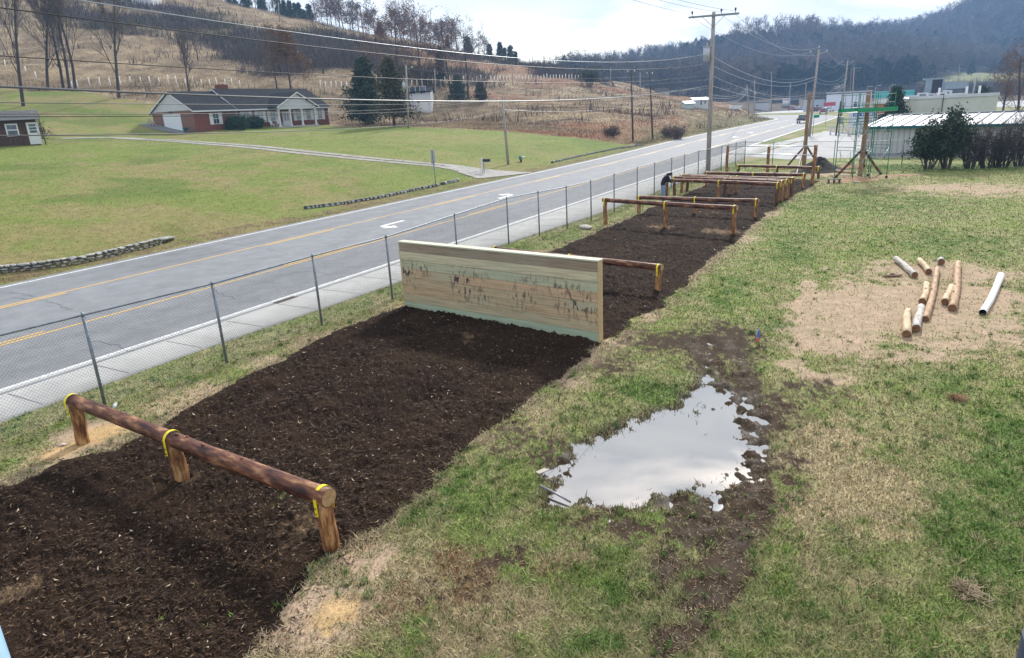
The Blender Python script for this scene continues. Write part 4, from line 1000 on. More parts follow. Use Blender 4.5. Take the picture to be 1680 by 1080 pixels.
Vp = [(0,0,.95),(.03,0,1.12),(.14,0,1.30),(.26,0,1.45),(.34,0,1.50),(.42,0,1.52),(.50,0,1.50),
 (.0,.10,.90),(.03,.11,.50),(-.02,.12,.10),(.12,.13,.04),(.0,-.10,.90),(.05,-.11,.50),(.0,-.12,.10),(.14,-.13,.04),
 (.24,.19,1.40),(.30,.24,1.14),(.50,.16,1.06),(.57,.12,1.05),(.24,-.19,1.40),(.32,-.24,1.14),(.52,-.14,1.08),(.59,-.10,1.07)]
Ep = [(0,1),(1,2),(2,3),(3,4),(4,5),(5,6),(0,7),(7,8),(8,9),(9,10),(0,11),(11,12),(12,13),(13,14),(3,15),(15,16),(16,17),(17,18),(3,19),(19,20),(20,21),(21,22)]
Rp = [.15,.155,.165,.15,.06,.075,.07,.10,.075,.05,.045,.10,.075,.05,.045,.085,.055,.042,.03,.085,.055,.042,.03]
def fm(c):
    if c[0] > .545 and c[2] < 1.2: return 2
    if c[2] < .075: return 3
    if c[2] < .93: return 1
    if c[0] > .355 and c[2] > 1.36: return 2
    return 0
skin('body', Vp, Ep, Rp, [jk, jn, sk, sh], person, 2, fm)
hd = MB(); hd.blob((.44, 0, 1.535), (.105, .088, .10), 0, 3, .02, 2); hd.build('hair', hr, person)
hd = MB(); hd.blob((.48, 0, 1.475), (.075, .066, .085), 0, 3, .01, 2); hd.blob((.55, 0, 1.45), (.02, .014, .02), 0, 1, .0, 2); hd.build('face', sk, person)
hd = MB(); hd.blob((.30, 0, 1.53), (.10, .12, .07), 0, 2, .06, 5); hd.build('hood', jk, person)
for sy in (.115, -.095):
    vv = [(.57, sy, 1.055)]; ee = []; rr_ = [.028]
    for k in range(4):
        b0 = len(vv); yy = sy + (k - 1.5) * .018
        vv += [(.60, yy, 1.055), (.635 + .005 * (k in (1, 2)), yy, 1.04), (.65, yy, 1.015)]; rr_ += [.011, .009, .008]; ee += [(0, b0), (b0, b0 + 1), (b0 + 1, b0 + 2)]
    b0 = len(vv); sgn = -1 if sy > 0 else 1; vv += [(.59, sy + sgn * .035, 1.06), (.62, sy + sgn * .045, 1.05)]; rr_ += [.012, .009]; ee += [(0, b0), (b0, b0 + 1)]
    skin('hand', vv, ee, rr_, [sk], person, 1)
person.rotation_euler = (0, 0, rad(5))
# ================================================================ BUILDINGS
brick = bpy.data.materials.new('red_brick'); brick.use_nodes = True
t = brick.node_tree; b = t.nodes['Principled BSDF']; br = t.nodes.new('ShaderNodeTexBrick'); tcx = t.nodes.new('ShaderNodeTexCoord')
mpx = t.nodes.new('ShaderNodeMapping'); mpx.inputs['Rotation'].default_value = (rad(90), 0, 0)
t.links.new(tcx.outputs['Object'], mpx.inputs[0]); t.links.new(mpx.outputs[0], br.inputs[0])
br.inputs['Color1'].default_value = (.21,.050,.030,1); br.inputs['Color2'].default_value = (.13,.032,.022,1); br.inputs['Mortar'].default_value = (.25,.17,.13,1)
br.inputs['Scale'].default_value = 4.5; br.inputs['Mortar Size'].default_value = .012; t.links.new(br.outputs[0], b.inputs['Base Color']); b.inputs['Roughness'].default_value = .85
wht = flat('white_siding', (.56,.57,.59), .6, var=.06); wtrim = flat('white_trim', (.66,.66,.67), .5, var=.04)
shing = mat('dark_shingle', [(.3, (.010,.012,.016)), (.5, (.018,.020,.026)), (.7, (.030,.032,.038))], 3, rough=.95, bump=.3, detail=10, spec=.12)
glass = mat('window_glass', [(.4, (.03,.04,.05)), (.6, (.10,.13,.16))], 1.2, rough=.08, spec=.8)
glassl = mat('pale_window', [(.4, (.25,.29,.33)), (.6, (.42,.46,.50))], 1.2, rough=.15, spec=.8)
g_ = rad(57); hu = np.array([math.cos(g_), math.sin(g_)]); hw = np.array([-math.sin(g_), math.cos(g_)])
_v = ray(322, 216); HC = (_v * 98 / _v[1])[:2]; HZ = gz1(*(HC + hu * 3)) - .05
def hU(px, z=6., off=0.):
    U = np.arange(-4, 30, .05)
    q = HC[None] + hu[None] * U[:, None] + hw[None] * off
    xs = np.array([proj((a[0], a[1], z))[0] for a in q]); return float(np.interp(px, xs, U))
house = empty('brick_house', (HC[0], HC[1], HZ), g_, 'long red brick ranch house with dark shingle roof and white columned porch', 'house')
HL = 24.5; HD = 9.6; EZ = 7.62 - HZ; RZ = 10.45 - HZ; xb = hU(386, 7.6)
mb = MB(); mb.box(0, 0, -1.2, HL, HD, EZ); mb.build('wall', brick, house)
def gable_roof(name, x0, x1, y0, y1, ze, zr, th=.16, ov=.45, xov=.3, parent=house, m=shing, mt=wtrim):
    ym = (y0 + y1) / 2; sl = (zr - ze) / (ym - y0); ya = y0 - ov; yb = y1 + ov; za = ze - ov * sl
    mb = MB(); mb.prism([(ya, za), (ym, zr), (yb, za), (yb, za + th), (ym, zr + th), (ya, za + th)], x0 - xov, x1 + xov, 0)
    o = mb.build(name, m, parent)
    # white rake and fascia boards
    mb = MB(); e = .03
    for xs in (x0 - xov - e, x1 + xov):
        mb.prism([(ya, za - .06), (ym, zr - .06), (yb, za - .06), (yb, za + th - .02), (ym, zr + th - .02), (ya, za + th - .02)], xs, xs + e, 0)
    mb.box(x0 - xov, ya - .04, za - .06, x1 + xov, ya, za + th - .03); mb.box(x0 - xov, yb, za - .06, x1 + xov, yb + .04, za + th - .03)
    mb.build('fascia', mt, parent); return o
gable_roof('roof', 0, xb - .3, 0, HD, EZ, RZ - .35)
gable_roof('roof', xb + .35, HL, 0, HD, EZ + .02, RZ)
mb = MB(); mb.add([(-.012, 0.0, EZ - .02), (-.012, HD, EZ - .02), (-.012, HD / 2, RZ - .4)], [(0, 2, 1)]); mb.add([(-.012 - .03, 0.0, EZ - .02), (-.042, HD, EZ - .02), (-.042, HD / 2, RZ - .4)], [(0, 2, 1)])
mb = MB(); mb.prism([(.0, EZ - .02), (HD, EZ - .02), (HD / 2, RZ - .42)], -.06, .0)
for k in range(7): mb.box(-.075, .4 + k * .62, EZ + .05 + k * .36, -.061, HD - .4 - k * .62, EZ + .08 + k * .36)
mb.build('gable_siding', wht, house)
mb = MB(); mb.box(-.07, HD * .5 - 1.9, -.3, -.005, HD * .5 + 2.2, EZ - .35)
for k in range(1, 5): mb.box(-.078, HD * .5 - 1.9, -.3 + k * .55, -.071, HD * .5 + 2.2, -.28 + k * .55)
mb.build('garage_door', flat('garage_white', (.72,.76,.80), .5, var=.03), house)
mb = MB(); mb.box(-.12, HD / 2 - .1, EZ - .35, -.061, HD / 2 + .6, EZ - .0); mb.build('wall_lamp', flat('dark_green_metal', (.02,.06,.05), .6), house)
mb = MB(); mb.box(8.3, HD / 2 + .2, RZ - .9, 9.9, HD / 2 + 1.1, RZ + .75); mb.build('chimney', brick, house)
mb = MB(); mb.cyl((8.8, HD / 2 + .6, RZ + .75), (8.8, HD / 2 + .6, RZ + 1.1), .14, 10); mb.cyl((9.4, HD / 2 + .6, RZ + .75), (9.4, HD / 2 + .6, RZ + 1.1), .14, 10); mb.build('chimney_pot', flat('clay_pot', (.5,.35,.25), .8), house)
for px in (355, 405, 428, 448, 490, 506.5, 525):
    x = hU(px); e = empty('window', (x, 0, 0)); e.parent = house
    hw_ = .48
    mb = MB(); mb.box(-hw_, -.03, .95, hw_, .02, 2.35); mb.build('pane', glass if px in (355,) else glassl, e)
    mb = MB()
    for a, b_, c, d in ((-hw_ - .06, -hw_ + .03, .9, 2.4), (hw_ - .03, hw_ + .06, .9, 2.4)): mb.box(a, -.06, c, b_, -.031, d)
    mb.box(-hw_ + .03, -.058, .9, hw_ - .03, -.031, .97); mb.box(-hw_ + .03, -.058, 2.32, hw_ - .03, -.031, 2.4); mb.box(-hw_ + .03, -.055, 1.62, hw_ - .03, -.031, 1.68); mb.box(-.015, -.05, .97, .015, -.0312, 1.62); mb.box(-.015, -.05, 1.68, .015, -.0312, 2.32); mb.build('frame', wtrim, e)
    for sx_ in (-1, 1):
        mb = MB(); xa = sx_ * (hw_ + .30); mb.box(xa - .23, -.07, .85, xa + .23, -.001, 2.42)
        for k in range(12): mb.box(xa - .18, -.08, .95 + k * .12, xa + .18, -.0705, .99 + k * .12)
        mb.build('shutter', wtrim, e)
PF = -2.0; pxa = hU(460, 5, PF); pxb = hU(519, 5, PF); dx_ = hU(470, 6)
mb = MB(); mb.box(pxa - .5, PF - .25, -.9, pxb + .4, -.001, .12); mb.build('porch_floor', flat('porch_concrete', (.42,.40,.38), .8), house)
for k in range(4):
    x = pxa + (pxb - pxa) * (0, .30, .62, 1)[k]; mb = MB(); mb.box(x - .11, PF - .11, .12, x + .11, PF + .11, EZ - .32, 0, .01); mb.box(x - .16, PF - .16, .121, x + .16, PF + .16, .3, 0, .01); mb.box(x - .16, PF - .16, EZ - .48, x + .16, PF + .16, EZ - .325, 0, .01); mb.build('column', wtrim, house)
pm_ = (pxa + pxb) / 2; pr = EZ + 2.0
mb = MB(); mb.box(pxa - .2, PF - .2, EZ - .32, pxb + .2, 0, EZ - .02); mb.prism([(pxa - .2, EZ - .02), (pxb + .2, EZ - .02), (pm_, pr - .1)], PF - .2, PF - .1, 0, 'y')
for k in range(5): mb.box(pxa + .2 + k * .55, PF - .215, EZ + .1 + k * .3, pxb - .2 - k * .55, PF - .201, EZ + .13 + k * .3)
mb.build('pediment', wht, house)
mb = MB(); mb.prism([(pxa - .6, EZ - .13), (pm_, pr), (pxb + .6, EZ - .13), (pxb + .6, EZ + .03), (pm_, pr + .16), (pxa - .6, EZ + .03)], PF - .5, HD * .32, 0, 'y'); mb.build('porch_roof', shing, house)
mb = MB(); mb.prism([(pxa - .6, EZ - .19), (pm_, pr - .06), (pxb + .6, EZ - .19), (pxb + .6, EZ + .02), (pm_, pr + .15), (pxa - .6, EZ + .02)], PF - .54, PF - .505, 0, 'y'); mb.build('porch_fascia', wtrim, house)
e = empty('front_door', (dx_, 0, 0)); e.parent = house
mb = MB(); mb.box(-.75, -.05, .12, .75, -.002, 2.3); mb.build('leaf', wtrim, e); mb = MB(); mb.box(-.45, -.07, .9, -.1, -.052, 2.1); mb.box(.1, -.07, .9, .45, -.052, 2.1); mb.build('door_glass', glassl, e)
mb = MB(); mb.cyl((HL + .05, -.06, 0), (HL + .05, -.06, EZ - .2), .06, 8); mb.cyl((xb, -.06, 0), (xb, -.06, EZ - .2), .05, 8); mb.build('downspout', wtrim, house)
def hpt(x, y): q = HC + hu * x + hw * y; return np.array([q[0], q[1], gz1(q[0], q[1])])
def chair(x, y, label, m, z=None):
    p = hpt(x, y); e = empty('garden_chair', (p[0], p[1], z if z is not None else p[2]), g_ + .3, label, 'chair')
    mb = MB(); mb.box(-.3, -.3, .36, .3, .3, .41); mb.build('seat', m, e); mb = MB()
    for k in range(4): mb.add([(-.28 + k * .15, .24, .4), (-.16 + k * .15, .24, .4), (-.16 + k * .15, .5, 1.05), (-.28 + k * .15, .5, 1.05), (-.28 + k * .15, .28, .4), (-.16 + k * .15, .28, .4), (-.16 + k * .15, .54, 1.05), (-.28 + k * .15, .54, 1.05)], [(0,1,2,3), (7,6,5,4), (0,4,5,1), (3,2,6,7), (0,3,7,4), (1,5,6,2)])
    mb.build('backrest', m, e)
    for a in (-.27, .27):
        for b_ in (-.27, .25): mb = MB(); mb.box(a - .03, b_ - .03, 0, a + .03, b_ + .03, .36); mb.build('leg', m, e)
    for a in (-.32, .32): mb = MB(); mb.box(a - .05, -.3, .58, a + .05, .35, .62); mb.build('armrest', m, e)
cx1 = hU(449.5, 5, -1.3)
chair(cx1, -1.2, 'white slatted garden chair on the grass beside the porch, farther from its columns', wtrim); chair(cx1 + 1.25, -1.2, 'white slatted garden chair right beside the first porch column', wtrim, HZ + .12)
p = P3(266, 214, 97); chm = flat('beige_plastic', (.5,.42,.36), .6)
chair(-1.2, HD - 1.5, 'beige garden chair standing beside the garage door', chm)
p = hpt(-1.0, .8); e = empty('wheelbarrow', p, g_ + 1.2, 'small dark green wheelbarrow standing at the near corner of the garage', 'wheelbarrow')
gm = flat('barrow_green', (.02,.11,.09), .5); mb = MB(); mb.add([(-.35,-.22,.35),(.3,-.22,.35),(.3,.22,.35),(-.35,.22,.35),(-.5,-.33,.7),(.5,-.33,.7),(.5,.33,.7),(-.5,.33,.7)], [(0,3,2,1),(0,1,5,4),(1,2,6,5),(2,3,7,6),(3,0,4,7)]); mb.build('tray', gm, e)
mb = MB(); mb.cyl((.55, -.04, .2), (.55, .04, .2), .2, 14); mb.build('wheel', flat('black_rubber', (.02,.02,.02), .8), e)
for sy in (-1, 1): mb = MB(); mb.cyl((.55, sy * .06, .2), (-.9, sy * .3, .6), .02, 6); mb.cyl((-.3, sy * .22, .4), (-.4, sy * .25, 0), .02, 6); mb.build('handle', gm, e)
# ---- old wooden shed
sA = P3(-60, 238, 72); sB = P3(66, 229.5, 72); sg = gz1(sB[0] - 2, 72)
shed = empty('old_shed', (sB[0], 72, sg), rad(32), 'weathered dark plank shed with white door and window at the edge of the lawn', 'shed')
shw = mat('weathered_boards', [(.28, (.02,.013,.011)), (.45, (.06,.038,.032)), (.58, (.12,.055,.03)), (.75, (.20,.16,.14))], 2.2, stretch=(5,1,.6), rough=.85, bump=.4, detail=9)
SLn = 11.; sh_ = 2.45
mb = MB(); mb.box(-SLn, 0, -.3, 0, 5, sh_)
for k in range(54): mb.box(-SLn + .02 + k * .2, -.018, -.28, -SLn + .19 + k * .2, 0, sh_ - .03)
mb.build('wall', shw, shed)
rfm = mat('tar_roof', [(.3, (.045,.045,.05)), (.6, (.10,.10,.11))], 2, rough=.9, bump=.3)
mb = MB(); mb.prism([(-.5, sh_ - .02), (2.5, sh_ + .75), (5.4, sh_ - .02), (5.4, sh_ + .08), (2.5, sh_ + .87), (-.5, sh_ + .08)], -SLn - .3, .35); mb.build('roof', rfm, shed)
mb = MB(); mb.box(-SLn - .3, -.56, sh_ - .08, .38, -.501, sh_ + .09); mb.build('fascia', flat('grey_fascia', (.30,.30,.32), .7), shed)
mb = MB(); mb.cyl((.42, -.2, -.5), (.3, -.45, sh_ + .05), .05, 6); mb.build('corner_board', flat('dark_board', (.05,.035,.03), .8), shed)
def sx_(px):
    U = np.arange(-14, 1, .05); xs = [proj((sB[0] + q * math.cos(rad(32)), 72 + q * math.sin(rad(32)), sg + 1))[0] for q in U]; return float(np.interp(px, xs, U))
dxc = sx_(56); e = empty('door', (dxc, 0, 0)); e.parent = shed
mb = MB(); mb.box(-.5, -.06, 0, .5, -.019, 2.1); mb.build('leaf', wtrim, e); mb = MB()
for k in range(3): mb.box(-.3, -.07, 1.1 + k * .3, .3, -.061, 1.33 + k * .3)
mb.build('door_glass', glass, e); mb = MB(); mb.box(.32, -.1, .95, .38, -.061, 1.05); mb.build('handle', flat('door_iron', (.1,.1,.1), .5), e)
wxc = sx_(22); e = empty('window', (wxc, 0, 0)); e.parent = shed
mb = MB(); mb.box(-.42, -.05, .95, .42, -.02, 1.95); mb.build('pane', glassl if 0 else glass, e); mb = MB()
mb.box(-.52, -.075, .85, -.4, -.051, 2.05); mb.box(.4, -.075, .85, .52, -.051, 2.05); mb.box(-.4, -.074, .85, .4, -.051, .97); mb.box(-.4, -.074, 1.93, .4, -.051, 2.05); mb.box(-.4, -.073, 1.4, .4, -.051, 1.5); mb.build('frame', wtrim, e)
# ---- generic block buildings
def bldg(name, label, px0, px1, pyb, Y, ztop_, depth, wm_, rm, cat='building', rz=0., base=None, flat_roof=True, pitch=1.2, wins=(), band=None):
    if Y is None: Y = float(at((px0 + px1) / 2, pyb)[1]); ztop_ = P3((px0 + px1) / 2, ztop_, Y)[2]; print(name, round(Y))
    a = P3(px0, pyb, Y); c = P3(px1, pyb, Y); L_ = c[0] - a[0]; zb = gz1((a[0] + c[0]) / 2, Y) if base is None else base
    if rz and abs(rz) > .2:
        LL = np.arange(1, 60, .1); xs = [proj((a[0] + q * math.cos(rz), Y + q * math.sin(rz), ztop_))[0] for q in LL]; L_ = float(np.interp(px1, xs, LL))
    e = empty(name, (a[0], Y, zb), rz, label, cat); H_ = ztop_ - zb
    mb = MB(); mb.box(0, 0, -1.5, L_, depth, H_); mb.build('wall', wm_, e)
    if flat_roof:
        mb = MB(); mb.box(-.1, -.1, H_ + .002, L_ + .1, depth + .1, H_ + .12, 0); mb.box(-.1, -.1, H_ + .121, L_ + .1, .12, H_ + .35); mb.box(-.1, depth - .12, H_ + .121, L_ + .1, depth + .1, H_ + .35); mb.build('roof', rm, e)
    else:
        mb = MB(); mb.prism([(-.4, H_ - .1), (depth / 2, H_ + pitch), (depth + .4, H_ - .1), (depth + .4, H_ + .06), (depth / 2, H_ + pitch + .16), (-.4, H_ + .06)], -.3, L_ + .3); mb.build('roof', rm, e)
        mb = MB(); mb.prism([(0, H_), (depth, H_), (depth / 2, H_ + pitch - .05)], .0, L_); mb.build('gable', wm_, e)
    for (x0, x1, z0, z1, m) in wins:
        w_ = empty('window', (0, 0, 0)); w_.parent = e
        mb = MB(); mb.box(x0 * L_, -.04, z0, x1 * L_, -.001, z1); mb.build('pane', m, w_)
        mb = MB(); mb.box(x0 * L_ - .08, -.07, z0 - .08, x0 * L_, -.002, z1 + .08); mb.box(x1 * L_, -.07, z0 - .08, x1 * L_ + .08, -.002, z1 + .08); mb.box(x0 * L_, -.07, z1, x1 * L_, -.002, z1 + .08); mb.box(x0 * L_, -.07, z0 - .08, x1 * L_, -.002, z0); mb.build('frame', wtrim, w_)
    if band:
        mb = MB(); mb.box(-.15, -.16, H_ + band[0], L_ + .15, -.101, H_ + band[1]); mb.build('fascia', band[2], e)
    return e, L_, H_
ZW = gz1(*P3(689, 184, 170)[:2])
bldg('white_house', 'two-storey white house with dark roof behind the fir tree, above twin garage doors', 669.5, 708.5, 183, None, 151, 7, wht, shing, 'house', flat_roof=False, pitch=1.0,
     wins=((.14,.38,3.6,4.9,glass), (.58,.80,3.6,4.9,glass), (.14,.42,.3,2.1,wtrim), (.54,.84,.3,2.1,wtrim)))
bldg('lean_to', 'low grey shed built against the left side of the white two-storey house', 655, 668.5, 183, None, 165, 4, flat('grey_wall', (.36,.38,.42), .8), shing, 'shed', flat_roof=False, pitch=.5)
bldg('white_trailer', 'small white trailer house across the rusty field, seen past the main power pole', 1139, 1162, 180, None, 164, 5, wht, flat('white_roof', (.75,.76,.78), .5), 'trailer', flat_roof=False, pitch=.4, wins=((.42,.52,1.0,2.2,glass),(.7,.8,1.2,1.8,glass)))
bldg('teal_shed', 'pale teal shed joined to the left side of the small white trailer', 1125, 1138, 179, None, 170, 4, flat('pale_teal', (.52,.63,.62), .7), flat('white_roof', (.75,.76,.78), .5), 'shed', flat_roof=False, pitch=.4)
_hh = at(215, 9)
bldg('hilltop_house', 'white hilltop house cut by the top of the picture above the left hillside', 178, 248, 7, _hh[1], _hh[2] + 4.5, 8, wht, shing, 'house', base=_hh[2] - .5, flat_roof=False, pitch=2, wins=((.45,.55,1.5,3,glass),))
# metal warehouse
mw = P3(1424, 206, 63); mz = 2.52
ML = 27.; MD = 15.; wh = empty('metal_warehouse', (mw[0], 63, 0), rad(-42), 'long low ribbed grey metal building with a white corrugated roof and green eave trim', 'warehouse')
mwall = mat('ribbed_grey_wall', [(.3, (.46,.47,.48)), (.6, (.55,.56,.57))], .8, stretch=(2,1,.3), rough=.6, detail=8)
mb = MB(); mb.box(0, .03, 0, ML, MD, mz - .15)
k = 0; x = 0
while x < ML - .3: mb.box(x, -.03, .25, x + .05, .031, mz - .14, 1); x += .42
mb.build('wall', [mwall, flat('wall_seam', (.37,.38,.40), .6)], wh)
mb = MB(); mb.box(-.03, -.05, -.1, ML, .029, .25); mb.build('base_trim', flat('grey_base', (.28,.29,.30), .8), wh)
mroof = mat('white_metal_roof', [(.3, (.34,.35,.37)), (.6, (.45,.46,.48))], .6, stretch=(1,3,1), rough=.5, detail=8, metal=.1)
rz_ = mz + .62; mb = MB(); mb.prism([(-.35, mz - .05), (MD / 2, rz_), (MD + .3, mz - .05), (MD + .3, mz + .03), (MD / 2, rz_ + .08), (-.35, mz + .03)], -.3, ML)
sl = (rz_ - mz + .05) / (MD / 2 + .35); x = 0
mb.build('roof', mroof, wh)
mb = MB()
while x < ML - .2:
    mb.add([(x, -.35, mz + .031), (x + .12, -.35, mz + .031), (x + .12, MD / 2, rz_ + .081), (x, MD / 2, rz_ + .081), (x, -.35, mz + .11), (x + .12, -.35, mz + .11), (x + .12, MD / 2, rz_ + .16), (x, MD / 2, rz_ + .16)], [(0,3,2,1),(4,5,6,7),(0,1,5,4),(1,2,6,5),(2,3,7,6),(3,0,4,7)]); x += .9
mb.box(-.3, MD / 2 - .2, rz_ + .02, ML, MD / 2 + .2, rz_ + .2)
mb.build('roof_rib', flat('roof_rib', (.20,.22,.25), .5, .2), wh)
mb = MB(); mb.box(-.36, -.42, mz - .17, ML, -.352, mz + .05); mb.build('eave_trim', flat('dark_teal_trim', (.01,.10,.12), .4), wh)
mb = MB(); mb.prism([(0.03, mz - .15), (MD, mz - .15), (MD / 2, rz_ - .03)], .0, .05); mb.build('gable_end', mwall, wh)
# beige flat-roofed building
be = mat('beige_block', [(.3, (.44,.45,.40)), (.6, (.54,.55,.50))], .5, rough=.8, detail=8); wroof = mat('white_roof_sheet', [(.3, (.45,.47,.51)), (.6, (.60,.62,.66))], .3, rough=.6, detail=8)
e, L_, H_ = bldg('beige_building', 'pale beige flat-roofed block building with low windows behind the metal warehouse', 1490, 1638, 186, 86, 4.4, 22, be, wroof, rz=rad(-24), base=0,
     wins=((.26,.36,.6,1.45,glass), (.45,.55,.6,1.5,glass), (.56,.68,.6,1.5,glass), (.69,.78,.6,1.5,glass)))
mb = MB(); mb.box(L_ * .385, -.12, 0, L_ * .392, -.001, H_ + .36); mb.build('expansion_joint', flat('joint_black', (.02,.02,.03), .8), e)
for x, y in ((.45, 8), (.82, 10), (.90, 6)): mb = MB(); mb.cyl((L_ * x, y, H_ + .1), (L_ * x, y, H_ + 1.2), .14, 10); mb.build('vent_pipe', wtrim, e)
for x, y, s in ((.26, 14, .8), (.33, 10, .6), (.44, 9, .7), (.60, 24, 1.1), (.66, 22, 1.)):
    mb = MB(); mb.box(L_ * x, y, H_ + .12, L_ * x + s * 1.6, y + s, H_ + .12 + s * .7, 0, .04); mb.box(L_ * x + .2, y - .03, H_ + .25, L_ * x + s * 1.2, y - .001, H_ + .1 + s * .5, 1); mb.build('roof_unit', [flat('hvac_grey', (.50,.52,.55), .5), glass], e)
mb = MB(); x0 = L_ * .36; x1 = L_ * .60; mb.box(x0, 15, H_ + .13, x1, 17, H_ + 2.3, 0); mb.box(x0 - .2, 14.8, H_ + 2.301, x1 + .2, 17.2, H_ + 2.5, 1); mb.box(x0 + 2.2, 14.85, H_ + 1., x0 + 5., 14.999, H_ + 1.9, 1); mb.box(x0 + 1.95, 14.9, H_ + .13, x0 + 2.15, 14.999, H_ + 2.3, 1); mb.box(x1 - 2.2, 14.9, H_ + .13, x1 - 1.4, 14.999, H_ + 2.3, 1)
mb.build('roof_screen', [flat('screen_dark', (.02,.03,.05), .4), flat('screen_pale', (.22,.27,.32), .5)], e)
teal = flat('teal_fascia', (.08,.45,.52), .5)
bldg('teal_trim_building', 'flat-roofed shop with a bright teal fascia beyond the scaffold deck', 1433, 1499, 180, 150, 5.25, 18, flat('shop_white', (.62,.66,.70), .6), wroof, base=0, rz=rad(-29), band=(-.9, .3, teal), wins=((.1,.5,.8,2.4,glass), (.6,.9,.8,2.4,glass)))
bldg('brick_shop', 'small orange brick shop wall seen behind the scaffold', 1432, 1456, 185, 112, 3.7, 10, mat('orange_brick', [(.3, (.30,.10,.05)), (.6, (.42,.16,.085))], 6, rough=.85), wroof, base=0, rz=rad(-28), wins=((.1,.35,1.1,2.2,glass), (.5,.9,1.1,2.2,glass)))
bldg('white_store', 'long white store building with a dark eave line past the road bend', 1354, 1431, 182, 256, 5.9, 25, flat('store_white', (.66,.68,.76), .6), flat('store_roof', (.45,.47,.52), .6), base=0, rz=rad(-26), band=(-.35, -.1, shing), wins=((.36,.42,.3,2.6,glass), (.62,.70,.3,2.6,glass), (.80,.92,.6,2.4,glassl)))
bldg('pale_blue_store', 'pale blue store wall half hidden behind the braced pole', 1318, 1353, 178, 262, 3.6, 12, flat('store_blue', (.42,.48,.56), .6), flat('store_roof', (.45,.47,.52), .6), base=0, rz=rad(-23), wins=((.2,.35,.5,2.2,glass), (.6,.75,.5,2.2,glass)))
bldg('dark_building', 'low dark blue-grey building at the far end of the road bend', 1266, 1311, 174, 320, 4.3, 15, flat('dark_slate', (.045,.055,.07), .7), flat('slate_roof', (.10,.11,.13), .7), base=.2, rz=rad(-21), wins=((.2,.3,.8,2.2,glassl),))
bldg('grey_shed', 'small pale grey shed left of the dark building beyond the road bend', 1240, 1262, 176, 300, 3.6, 8, flat('shed_grey', (.50,.50,.52), .7), flat('slate_roof', (.10,.11,.13), .7), 'shed', rz=rad(-20), base=.0)
bldg('field_cottage', 'tiny white cottage at the far end of the brown field', 984, 1000, 137, None, 133, 6, wht, shing, 'house', flat_roof=False, pitch=1.)
bldg('far_cottage', 'tiny white far house with a dark roof at the foot of the wooded hill', 1078, 1098, 155, None, 151.5, 6, wht, shing, 'house', flat_roof=False, pitch=1.2)
